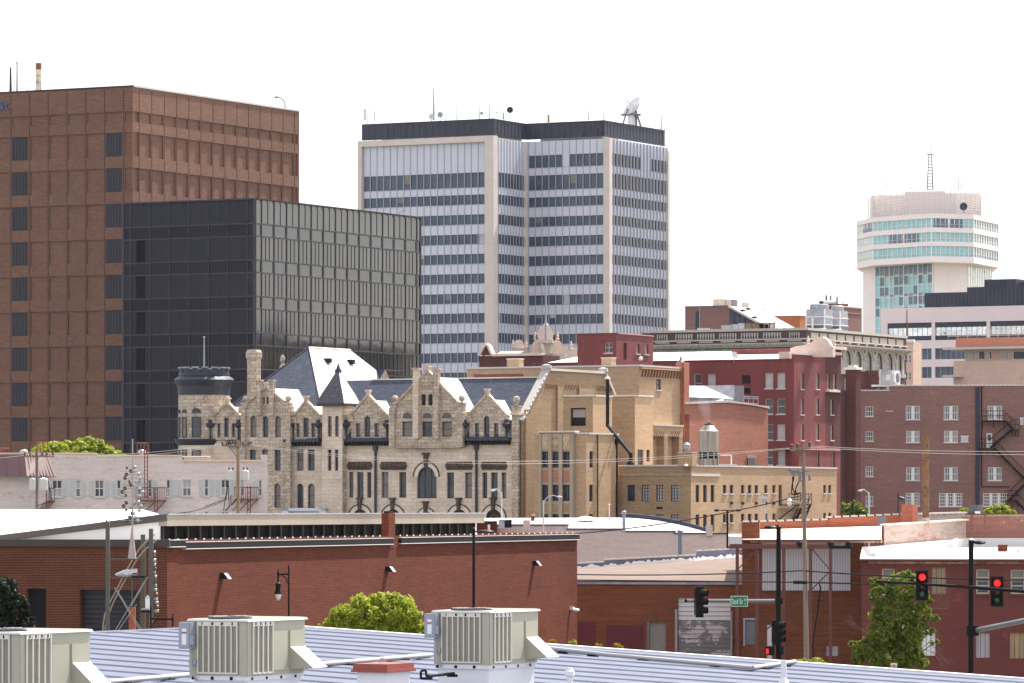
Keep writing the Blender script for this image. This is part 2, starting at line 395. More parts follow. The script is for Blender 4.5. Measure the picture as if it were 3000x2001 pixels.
# ---------------------------------------------------------------- small shared makers
def whip(px, y0, y1, d, r=.05, label='', cat='antenna', group='rooftop whip antennas', m=None, name='whip_antenna', arms=()):
    b = MB(); m = m or m_steel; p = pt(px, y1, d); q = pt(px, y0, d)
    b.tube(p, q, r*1.7, r, m, 6)
    for (yy, ww) in arms:
        c = pt(px, yy, d); b.tube(c-Vector((ww, 0, 0)), c+Vector((ww, 0, 0)), r*.4, r*.4, m, 5)
    t = b.build(name); return tag(t, label, cat, group)
def dish(px, py, rpx, d, ax, label, m, cat='dish antenna', post=1.5, name='dish_antenna', depth=.35, group=None, k=20):
    """parabolic reflector (ax = direction it opens to) with feed, struts and mast"""
    c = pt(px, py, d); r = rpx*d/F; ax = Vector(ax).normalized()
    t = thing(name, label, cat, c-Vector((0, 0, r+post)), group)
    b = MB(); prof = [(r*.02, -r*depth), (r*.4, -r*depth*.84), (r*.7, -r*depth*.5), (r, 0), (r, r*.05), (r*.68, -r*depth*.42), (r*.38, -r*depth*.74), (r*.02, -r*depth*.9)]
    b.lathe(c, prof, m, k, axis=ax); b.build('reflector', t, smooth=True)
    b = MB(); f = c+ax*r*.7; b.tube(c-ax*r*depth, f, r*.02, r*.02, m_steel, 5); b.tube(f-ax*r*.1, f, r*.08, r*.06, m_steel, 6)
    b.build('feed_horn', t)
    b = MB(); g = c-ax*r*depth; b.tube(g-Vector((0, 0, r+post)), g, r*.12, r*.1, m_steel, 8)
    b.beam(g-Vector((0, 0, r*.5)), g+ax*r*.1-Vector((0, 0, r*.55)), r*.1, r*.1, m_steel); b.build('mast', t); return t
# ---------------------------------------------------------------- brown telecom tower
def telecom_tower():
    B = Bx(389, 650, -330, 877); Fr_, S = B.F, B.S; zt = B.zt(254)
    t = thing('office_tower', 'tall brown brick tower with columns of dark louvers', 'tower', Fr_.p(0, 0))
    w_ = MB(); B.shell(w_, 0, zt, m_att, m_conc, .9, False, False)
    step = 103.3*656/F; zl1 = Fr_.z(399, Fr_.sx(113)); zl0 = Fr_.z(468, Fr_.sx(113))
    zp1 = Fr_.z(334+5, Fr_.sx(113)); zp0 = Fr_.z(364+5, Fr_.sx(113))
    e = [Fr_.sx(389)-1.4] ; bw = (Fr_.sx(362.5)-Fr_.sx(32))/6.0
    edges = [Fr_.sx(362.5)-bw*k for k in range(0, 13)]
    rows = [(zp0, zp1)]+[(zl0-step*k, zl1-step*k) for k in range(0, 12)]
    ops = []; lou = []
    for j, (c0, c1) in enumerate(rows):
        for i in range(12):
            a1 = edges[i]; a0 = edges[i+1]; o = (a0+.17, a1-.24, c0, c1)
            if j > 0 and (i in (0, 5) or (i == 7 and j in (6,))): lou.append(o)
            ops.append(o)
        ops.append((edges[0]+.2, -.0+0, c0, c1))
    ops = [o if o[1] < -.01 else (o[0], -.02, o[2], o[3]) for o in ops]
    fl = [o for o in ops if o in lou]; fo = [o for o in ops if o not in lou]
    wall(w_, Fr_, -B.L, 0, 0, zt, fo+fl, m_att, .22, 0, None, m_att)
    for a in edges: w_.box(Fr_, a-.05, a+.05, 0, zt-.3, 0, .03, m_dark)
    so_ = []; x0 = S.sx(408); bs = (S.sx(863)-x0)/13.0; es = [x0+bs*k for k in range(14)]
    for c0, c1 in rows:
        so_.append((.02, x0-.12, c0, c1))
        for k in range(13): so_.append((es[k]+.1, es[k]+bs-.25, c0, c1))
        so_.append((es[13]+.1, B.W-.5, c0, c1))
    wall(w_, S, 0, B.W, 0, zt, so_, m_att, .24, 0, None, m_att)
    for a in es: w_.box(S, a-.05, a+.05, 0, zt-.3, 0, .03, m_dark)
    w_.build('wall', t)
    c = MB(); c.box(Fr_, -B.L, .1, zt, zt+.22, -.5, .1, m_dark); c.box(S, .1, B.W, zt, zt+.25, -.5, .12, m_cop); c.build('coping', t)
    for o in lou:
        g = MB(); g.box(Fr_, o[0], o[1], o[2], o[3], -.2, -.14, m_louvd); k = 11
        for i in range(k):
            x = o[0]+(o[1]-o[0])*(i+.5)/k; g.box(Fr_, x-.07, x+.07, o[2]+.04, o[3]-.04, -.139, -.04, m_louv)
        g.build('louver', t)
    o = text_mesh('sign_letters', 'at&t', 2.2, .08, paint('blue grey letters', C(78,92,120), .05, .5), 'RIGHT', .02); o.parent = t
    a, z = Fr_.at(27.5, 322); o.location = Fr_.p(a, z, .12)-Vector(t.location)
    o.rotation_euler = (math.radians(90), 0, -TT)
    st = thing('chimney_stack', 'rusty banded metal stack on the roof of the brown tower', 'chimney', pt(113, 268, 668))
    b = MB(); q = pt(113, 272, 668); s_ = 668/F
    b.lathe(q, [(11*s_, 0), (10.5*s_, 6*s_), (8.4*s_, 30*s_), (8.4*s_, 68*s_)], m_rustw, 14); b.build('shaft', st, smooth=False)
    b = MB(); b.lathe(q, [(8.8*s_, 68*s_), (8.8*s_, 87*s_)], m_rust, 14); b.build('cap', st)
    b = MB()
    for h in (30, 49): b.lathe(q, [(9.4*s_, h*s_), (9.4*s_, (h+1)*s_)], m_dark, 14)
    b.build('band', st)
    b = MB()
    for dx in (-40, -12, 6, 10): b.tube(q+Vector((0, 0, 45*s_)), pt(113+dx, 272, 668-(dx % 7)), .04, .04, m_steel, 4)
    b.build('guy_wire', st)
    whip(31, 197, 275, 664, .12, 'thin dark mast at the left edge of the brown tower roof', m=m_dark)
    whip(50, 181, 275, 664, .08, 'aerial mast with a long crossbar near the rusty stack', m=m_steel, arms=((184, 1.2), (187, .9)), name='crossbar_aerial')
    whip(41.5, 208, 275, 664, .04, 'faint thin aerial between the two masts by the rusty stack', m=m_gal)
    b = MB(); P = [pt(x, y, 690) for x, y in ((835, 322), (835, 306), (832, 296), (825, 289), (813, 284))]
    b.path(P, .1, m_steel, 6); b.tube(P[-1], P[-1]+Vector((-.5, 0, -.1)), .2, .12, m_steel, 6)
    tag(b.build('roof_lamp'), 'curved lamp arm at the right end of the brown tower roof', 'lamp')
telecom_tower()
# ---------------------------------------------------------------- black glass block
def glass_block():
    B = Bx(748, 615, 362, 1232); Fr_, S = B.F, B.S; zt = B.zt(584)
    t = thing('glass_office_block', 'black glass curtain wall office block beside the brown tower', 'office building', Fr_.p(0, 0))
    w_ = MB(); B.shell(w_, 0, zt, m_dsp, m_conc, .5, False, False); w_.build('roof', t)
    zf1 = Fr_.z(740-150+0+(584-584)+0+76.9-0-0, 0) if False else Fr_.z(661+0, Fr_.sx(555)); zf0 = Fr_.z(697.5, Fr_.sx(555)); st = 105.8*620/F
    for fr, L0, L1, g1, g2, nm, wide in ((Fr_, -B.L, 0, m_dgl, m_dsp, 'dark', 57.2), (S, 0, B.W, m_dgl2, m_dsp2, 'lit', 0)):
        c = MB(); mu = MB()
        if nm == 'dark': xs = [Fr_.sx(725.5-57.0*k) for k in range(7)]; xs = [x for x in xs if x > -B.L]; mid = st*.38
        else:
            bw = (S.sx(803)-S.sx(766)); xs = [S.sx(766)+bw*k for k in range(40)]; xs = [x for x in xs if x < B.W-.2]; xs = xs
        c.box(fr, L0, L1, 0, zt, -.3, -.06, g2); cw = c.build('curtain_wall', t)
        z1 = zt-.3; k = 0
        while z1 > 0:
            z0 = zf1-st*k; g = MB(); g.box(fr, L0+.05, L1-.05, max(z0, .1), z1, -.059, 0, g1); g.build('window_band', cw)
            for zz in (z0, z0-(zf1-zf0)): mu.box(fr, L0, L1, zz-.09, zz+.09, 0, .1, m_mul if nm == 'dark' else m_wfd)
            z1 = z0-(zf1-zf0); k += 1
            if z1 < 1 or k > 11: break
        for x in xs: mu.box(fr, x-.07, x+.07, 0, zt, 0, .1, m_mul)
        for x in [L0, L1]: mu.box(fr, x-.15, x+.15, 0, zt, 0, .1, m_mul)
        if nm == 'lit':
            k = 0; z1 = zt
            while z1 > 1:
                z0 = zf1-st*k
                for x in xs:
                    for u in ((.33, .62) if k else (.5,)): 
                        if x+bw*u < L1: mu.box(fr, x+bw*u-.04, x+bw*u+.04, max(z0, 0), z1, 0, .06, m_mul)
                z1 = z0-(zf1-zf0); k += 1
        else:
            k = 0; z1 = zt
            while z1 > 1:
                z0 = zf1-st*k
                for i, x in enumerate(xs): mu.box(fr, x-1.45, x-1.41, max(z0, 0), z1, 0, .03, m_wfd)
                z1 = z0-(zf1-zf0); k += 1
        mu.build('mullion', cw)
    c = MB(); c.box(Fr_, -B.L, .1, zt, zt+.2, -.4, .2, m_mul); c.box(S, .2, B.W, zt, zt+.2, -.4, .2, m_dark); c.build('coping', t)
    # louvred strip down the dark face
    a0, a1 = Fr_.sx(399), Fr_.sx(425); 
    for k in range(1, 8):
        z1 = zf1-st*k-(zf1-zf0)+st*0+st*.655; z0 = zf1-st*k+.1; g = MB()
        z1 = zf1-st*(k-1)-(zf1-zf0)-.1
        for i in range(7): x = a0+(a1-a0)*(i+.5)/7; g.box(Fr_, x-.05, x+.05, z0, z1, .01, .1, m_blk)
        g.build('louver', t)
    b = MB(); P = [pt(x, y, 648) for x, y in ((1168, 628), (1171, 622), (1178, 619), (1188, 616))]
    b.path(P, .07, m_gal, 5); tag(b.build('roof_lamp'), 'pale curved lamp arm on the roof of the black glass block', 'lamp')
glass_block()
# ---------------------------------------------------------------- white tower with blue grey ribbons
def white_tower():
    c, n = math.cos(TT), math.sin(TT); D, N = (c, -n), (-n, -c); D2, N2 = (n, c), (c, -n)
    ox = (1449-1500)/F*860; A = Fr(ox, 860, D, N); A2 = Fr(ox, 860, D2, N2)
    s1 = A2.sx(1541); q = A2.p(s1, 0); Bf = Fr(q.x, q.y, D, N); wB = Bf.sx(1785); r = Bf.p(wB, 0); B2 = Fr(r.x, r.y, D2, N2); s2 = B2.sx(1955)
    L = -A.sx(1054); zt = A.z(402)
    t = thing('white_office_tower', 'white office tower with blue grey window ribbons and dark rooftop screen', 'tower', A.p(0, 0))
    b = MB()
    cs = [A.p(-L, 0), A.p(0, 0), Bf.p(0, 0), Bf.p(wB, 0), B2.p(s2, 0), B2.p(s2, 0)+Vector((-D[0], -D[1], 0))*(wB+L), ]
    T = [Vector((p.x, p.y, zt)) for p in cs]; b.face(T, m_conc)
    b.face([cs[4], cs[5], T[5], T[4]], m_wpan); b.face([cs[5], cs[0], T[0], T[5]], m_cream); b.build('roof', t)
    H = lambda y: A.z(y, A.sx(1421)); step = 57.9*861/F
    rows = [(H(548), H(504)), (H(598), H(569))]+[(H(656.2)-step*k, H(627.2)-step*k) for k in range(0, 12)]
    top = (B2.z(484, 0), B2.z(447, 0))
    specs = [(A, -L, 0, [A.sx(1066)+i*(A.sx(1421)-A.sx(1066))/18 for i in range(19)], .12, 0, m_tgl),
             (A2, 0, s1, [A2.sx(1451)+i*(A2.sx(1538)-A2.sx(1451))/10 for i in range(11)], .12, 0, m_tgl),
             (Bf, 0, wB, [Bf.sx(1549)+i*(Bf.sx(1769)-Bf.sx(1549))/11 for i in range(12)], .12, 1, m_tgl),
             (B2, 0, s2, [B2.sx(1787)+i*(B2.sx(1952)-B2.sx(1787))/17 for i in range(18)], .36, 1, m_tgl2)]
    for fr, a0, a1, xs, fd, hastop, gl in specs:
        rr = list(rows)
        if hastop: rr = [top]+rr
        p = MB(); ops = [(xs[0], xs[-1], z0, z1) for z0, z1 in rr if z0 > .5]
        if hastop:
            k1, k2 = (5, 6) if fr is Bf else (9, 12)
            ops = ops[1:]+[(xs[0], xs[k1], *top), (xs[k2], xs[-1], *top)]
        wall(p, fr, a0, a1, 0, zt, ops, m_wpan, .18)
        cw = p.build('curtain_wall', t)
        for o in ops:
            g = MB(); g.box(fr, o[0], o[1], o[2], o[3], -.25, -.18, gl); g.build('ribbon_window', cw)
        f = MB()
        if fr is B2:
            for o in ops:
                for i in range(len(xs)-1):
                    if xs[i] > o[0]-.05 and xs[i+1] < o[1]+.05: u = xs[i]+(xs[i+1]-xs[i])*.58; f.box(fr, u, xs[i+1]-.05, o[2], o[3], -.17, -.1, m_blk)  # dark strip stands in for the shadow beside each pane
        for x in xs: f.box(fr, x-.07, x+.07, 0, zt-.05, .001, fd*.8, m_wfin)
        for z0, z1 in rr: f.box(fr, xs[0], xs[-1], z0-.06, z0+.03, .0, .07, m_wfin)
        f.build('fin', cw)
        random.seed(3)
        for o in ops:
            if o[1]-o[0] < 4: continue
            for i in range(len(xs)-1):
                if random.random() < (.06 if gl is m_tgl else .2) and xs[i] >= o[0]-.01 and xs[i+1] <= o[1]+.01:
                    h = random.choice((.35, .6, 1.0)); s_ = MB(); s_.box(fr, xs[i]+.1, xs[i+1]-.1, o[3]-(o[3]-o[2])*h, o[3], -.178, -.16, m_wgb if random.random() < .5 else m_wgw); s_.build('blind', cw)
    s = MB(); fd = .6
    s.box(A, -L-.1, A.sx(1064), 0, zt+.3, -.5, .7, m_cream); s.box(A, A.sx(1425), .15, 0, zt+.3, -1.0, .7, m_cream)
    s.box(A, A.sx(1064), A.sx(1425), H(402)-.9, zt+.3, -.3, .7, m_cream)
    s.box(Bf, -.3, .45, 0, zt, 0, .6, m_cream); s.box(Bf, Bf.sx(1771), wB+.3, 0, zt+.1, -.7, .5, m_cream); s.box(B2, s2-.6, s2+.15, 0, zt-.6, -.5, .5, m_cream)
    s.build('pilaster', t)
    g = MB()
    zb0, zb1 = A.z(394), A.z(346)
    for fr, a0, a1, i in ((A, -L+.3, -.3, -.4), (A2, 1.0, s1+.9, -.6), (Bf, -.6, wB-1.6, -1.0), (B2, 1.0, s2+2.2, -1.6)):
        g.box(fr, a0, a1, zb0, zb1, i-.5, i, m_pent)
        x = a0
        while x < a1:
            g.box(fr, x-.04, x+.04, zb0, zb1, i, i+.06, m_mul); x += 1.4
        g.box(fr, a0, a1, zb0, zb0+.2, i, i+.12, m_mul); g.box(fr, a0, a1, zb1-.2, zb1, i, i+.12, m_mul)
    g.build('roof_screen', t)
    g = MB(); g.box(A, -L+3, -1.6, zt, zb0+.3, -14, -3.2, m_steel); g.box(Bf, 1, wB-4, zt, zb0+.3, -12, -4, m_steel)
    x = -L+1.5
    while x < -1: g.beam(A.p(x, zt, -1.6), A.p(x+1.1, zb0+.1, -1.6), .12, .12, m_gal); g.tube(A.p(x, zt, -2), A.p(x, zb0, -2), .12, .12, m_gal, 5); x += 2.4
    g.build('plant_room', t)
    # rooftop aerials
    D0 = 868
    whip(1271, 258, 352, D0, .1, 'tallest thin mast above the left wing of the white tower', arms=((290, .12), (300, .12)))
    whip(1337, 285, 352, D0, .04, 'faint mast left of centre on the white tower roof')
    whip(1433, 300, 346, D0, .07, 'short dark mast at the inner corner of the white tower roof')
    whip(1405, 312, 348, D0, .05, 'thin aerial left of the short dark mast on the white tower')
    whip(1305, 326, 352, D0, .04, 'small thin aerial beside the round dishes on the white tower')
    whip(1725, 323, 352, D0, .07, 'short mast left of the big tilted dish')
    whip(1768, 312, 352, D0, .04, 'faint mast just left of the big tilted dish')
    whip(1937, 336, 384, 880, .08, 'mast at the far right corner of the white tower roof')
    whip(1090, 328, 366, D0, .05, 'thin aerial second from the left corner of the white tower')
    whip(1475, 330, 350, D0, .12, 'stubby pale aerial left of the dark ball dish', m=m_gal)
    for px, y0, y1, r, lb in ((1069, 317, 358, .3, 'fat white antenna at the left corner of the white tower roof'), (1076, 330, 362, .1, 'thin white antenna beside the fat one on the white tower'),
                          (1098, 325, 360, .17, 'white panel antenna right of the fat corner antenna')):
        b = MB(); p = pt(px, y1+4, D0); q = pt(px, y0, D0); b.tube(p, p+Vector((0, 0, .8)), .06, .06, m_steel, 6); o = b
        b.lathe(p+Vector((0, 0, .7)), [(r*.8, 0), (r, .1), (r, (q-p).z-.8), (r*.7, (q-p).z-.7)], m_white, 10)
        tag(b.build('panel_antenna'), lb, 'antenna', 'rooftop panel antennas')
    b = MB(); p = pt(1607, 362, D0); b.tube(p, pt(1607, 336, D0), .22, .22, paint('tan pipe', C(180,140,104), .1), 8)
    tag(b.build('vent_pipe'), 'short tan pipe on the white tower roof screen', 'pipe')
    dish(1264, 341, 9.5, D0, (-.4, -1, .1), 'white round dish, left of two, on the white tower roof', m_white, depth=.2, post=.3)
    dish(1289.5, 336, 8.4, D0, (.1, -1, .1), 'grey rimmed round dish beside the tallest mast of the white tower', m_gal, depth=.2, post=.6)
    dish(1494, 322, 9.5, D0, (-.1, -1, .15), 'dark blue round dish above the inner corner of the white tower', m_pent, depth=.5, post=.8)
    dish(1411, 332, 4.8, D0, (.3, -1, .0), 'small pale dish between two thin masts on the white tower', m_gal, depth=.3, post=.8)
    dish(1456, 329, 4.0, D0, (-.8, -1, .2), 'smallest pale dish right of the short dark mast', m_white, depth=.3, post=.8)
    t2 = dish(1852, 311, 33, 884, (-.62, -.35, .55), 'big pale satellite dish tilted upward on the white tower', m_white, depth=.5, post=1.0, k=28)
    b = MB(); q = pt(1850, 352, 884)
    for dx, dy in ((-1.4, -1), (1.4, -1), (1.4, 1), (-1.4, 1)): b.tube(q+Vector((dx*1.3, dy, -1.2)), q+Vector((dx*.5, dy*.5, 2.2)), .16, .16, m_steel, 6)
    b.tube(q+Vector((0, 0, -1)), q+Vector((0, 0, 3)), .75, .6, m_white, 12); b.box(Fr(q.x, q.y, (1, 0), (0, -1)), -2, 1.8, q.z+.9, q.z+1.2, -1, 1, m_steel)
    b.build('mount', t2)
    pt_ = 0
white_tower()
# ---------------------------------------------------------------- limestone castle-like hall
def castle():
    CB = Bx(1520, 420, 530, 1840); fr = CB.F; S = CB.S
    t = thing('stone_hall', 'pale limestone gabled hall with round tower, dormers and slate roofs', 'hall', fr.p(-18, 0))
    R = fr.rect; zc1 = fr.z(1304, -12); zc0 = fr.z(1286, -12)      # cornice
    ztop = zc0
    # storey windows of the main wall
    w2 = [(868.5,1317,889.5,1379), (901,1317,922,1379), (960,1317,971,1379), (980.5,1317,991,1379), (804,1317,822,1379), (768,1317,785,1379), (731,1317,749,1379),
          (634,1317,654,1380), (667,1317,687,1380), (1022,1383,1035,1458), (1045,1383,1065,1458), (1075,1383,1088,1458), (1117,1383,1138,1458), (1169,1383,1190,1458),
          (1309,1384,1330,1460), (1362,1384,1383,1460), (1413,1384,1427.5,1460), (1438,1384,1458,1460), (1469,1384,1483,1460)]
    w1 = [(803,1416,822,1487), (869,1417,889,1488), (901,1417,922,1488), (731,1417,749,1487), (768,1417,785,1487)]
    ops = [R(*x)+(0,) for x in w2]+[R(*x)+(1,) for x in w1]
    big = R(1221, 1367, 1279, 1460)+(1,)
    lows = [R(x-26, 1487, x+26, 1620)+(1,) for x in (1056, 1152, 1249, 1346, 1447)]
    m = MB(); aL = fr.sx(690)
    wall(m, fr, aL, 0, 0, zc0, [o for o in ops if o[0] > aL]+[big]+lows, m_lime, .3)
    m.face([fr.p(aL, 0), fr.p(fr.sx(600), 0), fr.p(fr.sx(600), zc0), fr.p(aL, zc0)], m_lime)
    m.face([fr.p(fr.sx(600), 0), fr.p(fr.sx(600), 0, -26), fr.p(fr.sx(600), zc0, -26), fr.p(fr.sx(600), zc0)], m_lime)
    m.face([fr.p(fr.sx(600), 0, -26), fr.p(0, 0, -22.6), fr.p(0, zc0, -22.6), fr.p(fr.sx(600), zc0, -26)], m_lime)
    m.build('wall', t)
    for i, o in enumerate(ops):
        if o[0] < aL: o = o
        window(fr, o, t, m_wgl if i % 3 else m_wgb, m_wfd, dep=.3, nx=1, nz=2, fw=.07, sill=m_lime if i > 18 else None)
    for x in (634, 667):     # two windows left of the tall gable sit on the plain wall
        pass
    window(fr, big, t, m_wgl, m_wfd, dep=.3, nx=3, nz=3, fw=.09, label='wide arched stained glass window over the entrance')
    for o in lows: window(fr, o, t, m_limed, None, dep=.3, name='blind_arch')
    # rings and keystones
    def ring(x, ytop, rpx, wpx, ybot, nm):
        a = fr.sx(x); r = rpx*426/F; w = wpx*426/F; z = fr.z(ytop, a); b = MB()
        for (ro, ri, nn, mt) in ((r, r-w*.17, .14, m_limed), (r-w*.17, r-w, .06, m_limep)):
            A = arc(a-ro, a+ro, z-(r-ro), 14); Bq = arc(a-ri, a+ri, z-(r-ri), 14)
            for i in range(14): b.prism(fr, [A[i], A[i+1], Bq[i+1], Bq[i]], .003, nn, mt)
        b.build('arch_moulding', t)
        k = MB(); h = (34 if rpx > 43 else 24)*426/F; wk = 6*426/F; k.prism(fr, [(a-wk*.7, z-w*1.2), (a+wk*.7, z-w*1.2), (a+wk, z+h*.55), (a-wk, z+h*.55)], .004, .32, m_limed)
        k.box(fr, a-wk*1.7, a+wk*1.7, z+h*.55, z+h*.75, .0, .36, m_limed); k.build('keystone', t)
    ring(1250, 1352, 44, 15, 0, 'a')
    for x in (1056, 1152, 1346, 1447): ring(x, 1476, 42, 16, 0, 'b')
    ring(1249, 1486, 34, 12, 0, 'c')
    for x0, x1 in ((1021, 1088), (1117, 1189.5), (1309, 1383), (1412.6, 1483)):
        a0, a1, z0, z1 = R(x0, 1352.6, x1, 1376.7); b = MB(); b.box(fr, a0, a1, z0, z1, .003, .07, m_limed)
        for s in range(7):
            c = a0+(a1-a0)*(s+.5)/7; b.lathe(fr.p(c, (z0+z1)/2, .07), [(.26 if s % 2 else .34, 0), (.15, .1), (.02, .14)], m_limed, 8, axis=(fr.N[0], fr.N[1], 0))
        b.build('carved_panel', t)
    # dark metal cornice runs
    for x0, x1 in ((839, 943), (1001, 1145), (1348, 1500), (672, 706)):
        a0, a1 = fr.sx(x0), fr.sx(x1); b = MB()
        b.box(fr, a0, a1, zc0-.22, zc0+.05, -.3, .6, m_navy); b.box(fr, a0+.1, a1-.1, zc1-.02, zc0-.22, .003, .32, m_navy)
        k = int((a1-a0)/.33)
        for i in range(k): x = a0+.15+(a1-a0-.3)*i/max(1, k-1); b.box(fr, x-.06, x+.06, zc1, zc0-.22, .32, .5, m_black)
        b.build('cornice', t)
    # gables
    def gable(x0, x1, yb, xa, ya, n, win, nback, rz, kneel=6, fin='stub', mat=m_limer, extra=None, win2=None, ybw=1218, zbot=None):
        a0, a1 = fr.sx(x0, n), fr.sx(x1, n); aa = fr.sx(xa, n); am = (a0+a1)/2; zb = fr.z(yb, am, n); za = fr.z(ya, aa, n)
        zw = min(fr.z(ybw, am, n), zb); b = MB(); o_ = [fr.rect(*q[:4], n)+(q[4],) for q in win]
        wall(b, fr, a0, a1, zc0+.05 if n < .5 else (zbot or 0), zw, o_, mat, .25, n)
        e = [fr.rect(*q[:4], n)+(q[4],) for q in (extra or [])]
        if e:      # openings in the gable field: a centre panel with slots, the rest solid
            c0 = min(q[0] for q in e)-.3; c1 = max(q[1] for q in e)+.3; zt = max(q[3] for q in e)+.3
            wall(b, fr, c0, c1, zw, zt, e, mat, .25, n)
            zz = lambda x: zb+(za-zb)*((x-a0)/(aa-a0) if x < aa else (a1-x)/(a1-aa))
            b.face([fr.p(a0, zw, n), fr.p(c0, zw, n), fr.p(c0, zz(c0), n), fr.p(a0, zb, n)], mat)
            b.face([fr.p(c1, zw, n), fr.p(a1, zw, n), fr.p(a1, zb, n), fr.p(c1, zz(c1), n)], mat)
            b.face([fr.p(c0, zt, n), fr.p(c1, zt, n), fr.p(c1, max(zz(c1), zt), n), fr.p(aa, za, n), fr.p(c0, max(zz(c0), zt), n)], mat)
        else: b.face([fr.p(a0, zw, n), fr.p(a1, zw, n), fr.p(a1, zb, n), fr.p(aa, za, n), fr.p(a0, zb, n)], mat)
        b.face([fr.p(a1, zc0 if n < .5 else (zbot or 0), n), fr.p(a1, zc0 if n < .5 else (zbot or 0), -2), fr.p(a1, zb-.6, -2), fr.p(a1, zb, n)], mat)
        b.face([fr.p(a0, zc0, n), fr.p(a0, zc0, -2), fr.p(a0, zb-.6, -2), fr.p(a0, zb, n)], mat)
        g = b.build('gable', t)
        for i, q in enumerate(o_): window(fr, q, g, m_wgl if i % 2 else m_wgb, m_wfd, n=n, dep=.25, fw=.06)
        for q in e: window(fr, q, g, m_blk, m_wfd, n=n, dep=.25, nz=9, fw=.05, name='louver')
        c = MB(); d = .2
        for (u0, w0, u1, w1) in ((a0-.25, zb-.18, aa, za+.05), (a1+.25, zb-.18, aa, za+.05)):
            c.prism(fr, [(u0, w0), (u1, w1), (u1, w1+.28), (u0, w0+.28)] if u0 < u1 else [(u1, w1), (u0, w0), (u0, w0+.28), (u1, w1+.28)], n-.35, n+.14, m_limer)
        for u in (a0, a1): c.box(fr, u-.3, u+.3, zb-.5, zb+.05, n-.35, n+.2, m_limer)
        c.box(fr, aa-.16, aa+.16, za, za+.5, n-.3, n+.12, m_lime); c.box(fr, aa-.24, aa+.24, za+.5, za+.68, n-.34, n+.2, m_lime)
        c.build('gable_coping', g)
        z_r = fr.z(rz, aa, -1.0); r = MB(); ex = .25
        ze = zb-.35
        L = [fr.p(aa, z_r, n-.2), fr.p(aa, z_r, -nback), fr.p(a0-ex, ze, -nback), fr.p(a0-ex, ze, n-.2)]
        Q = [fr.p(aa, z_r, n-.2), fr.p(a1+ex, ze, n-.2), fr.p(a1+ex, ze, -nback), fr.p(aa, z_r, -nback)]
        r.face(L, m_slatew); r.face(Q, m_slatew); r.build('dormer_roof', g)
        return g, a0, a1, zb, za, aa
    def ball(a, z0, n, parent, w=.28, h=1.1, nm='finial'):
        b = MB(); b.box(fr, a-w*1.1, a+w*1.1, z0, z0+h*.4, n-w, n+w, m_limer); b.box(fr, a-w*1.4, a+w*1.4, z0+h*.4, z0+h*.5, n-w*1.3, n+w*1.3, m_limer)
        b.lathe(fr.p(a, z0+h*.5, n), [(w*.4, 0), (w*.4, h*.1), (w*.95, h*.22), (w*1.15, h*.38), (w*.9, h*.55), (w*.3, h*.62)], m_limer, 10)
        b.build(nm, parent)
    def dorm3(c, xs):
        return [(xs[0][0], 1240, xs[0][1], 1280, 0), (xs[1][0], 1219, xs[1][1], 1280, 1), (xs[2][0], 1240, xs[2][1], 1280, 0)]
    gable(624, 703, 1224, 666, 1185, .15, dorm3(0, [(636.6, 646), (656, 670), (679, 689)]), 4.0, 1192)
    gable(862, 938, 1224, 896, 1180, .15, dorm3(0, [(868, 878), (888, 904), (912, 923)]), 4.0, 1190)
    gable(1029, 1130, 1218, 1078, 1163, .15, dorm3(0, [(1042, 1055.5), (1067, 1085), (1097, 1110)]), 4.5, 1173)
    gable(1375, 1480, 1219, 1427, 1160, .15, dorm3(0, [(1391, 1404), (1417, 1434), (1447, 1460)]), 4.5, 1171)
    G2 = gable(709, 848, 1194, 780, 1140, .55, [(733, 1219, 751, 1281, 1), (769, 1219, 786, 1281, 1), (805, 1219, 823, 1281, 1), (804, 1317, 822, 1379, 0), (768, 1317, 785, 1379, 0), (731, 1317, 749, 1379, 0),
                 (803, 1416, 822, 1487, 1), (731, 1417, 749, 1487, 1)], 6.0, 1138, extra=[(770, 1163, 775.5, 1184, 0), (781, 1163, 787, 1184, 0)], ybw=1216)
    G5 = gable(1150, 1350, 1196, 1252.6, 1092, .5, [(1178, 1235, 1208.6, 1279, 0), (1236, 1235, 1266, 1279, 0), (1294, 1235, 1324, 1279, 0)], 7.0, 1105,
               extra=[(1234, 1155, 1247, 1188, 0), (1254.5, 1155, 1267, 1188, 0)], ybw=1207, zbot=fr.z(1312, -8))
    # G5 needs its own lower front; it stands proud of the wall only above the big arch
    g5 = G5[0]
    b = MB(); n = .56
    for x in (1193, 1251, 1309):
        a = fr.sx(x, n); r = 15*423/F; z = fr.z(1209, a, n); b.prism(fr, arc(a-r, a+r, z, 12), n, n+.03, m_wgl); b.build('fanlight', g5); b = MB()
    for xx in (1222, 1281):
        a, z = fr.at(xx, 1141, .6); b = MB(); z1 = fr.z(1084, a, .6); z00 = fr.z(1285, a, .6)
        b.box(fr, a-.28, a+.28, z00, z1, .5, .95, m_lime if xx < 1250 else m_limer); b.box(fr, a-.36, a+.36, z1, z1+.2, .42, 1.0, m_limer); b.build('pinnacle', g5)
    for xx in (762, 799):
        a = fr.sx(xx, .6); z1 = fr.z(1118, a, .6); z00 = fr.z(1215, a, .6); b = MB()
        b.box(fr, a-.22, a+.22, z00, z1, .5, .95, m_limer); b.box(fr, a-.3, a+.3, z1, z1+.18, .42, 1.0, m_limer); b.build('pinnacle', G2[0])
    for xx, gg in ((717, G2[0]), (842, G2[0]), (1154, g5), (1350, g5)):
        ball(fr.sx(xx, .6), fr.z(1197, fr.sx(xx), .6), .4, gg)
    for xx in (713, 845):
        b = MB(); a = fr.sx(xx, .7); b.box(fr, a-.22, a+.22, 0, fr.z(1197, a), .5, .8, m_limer); b.build('pier', G2[0])
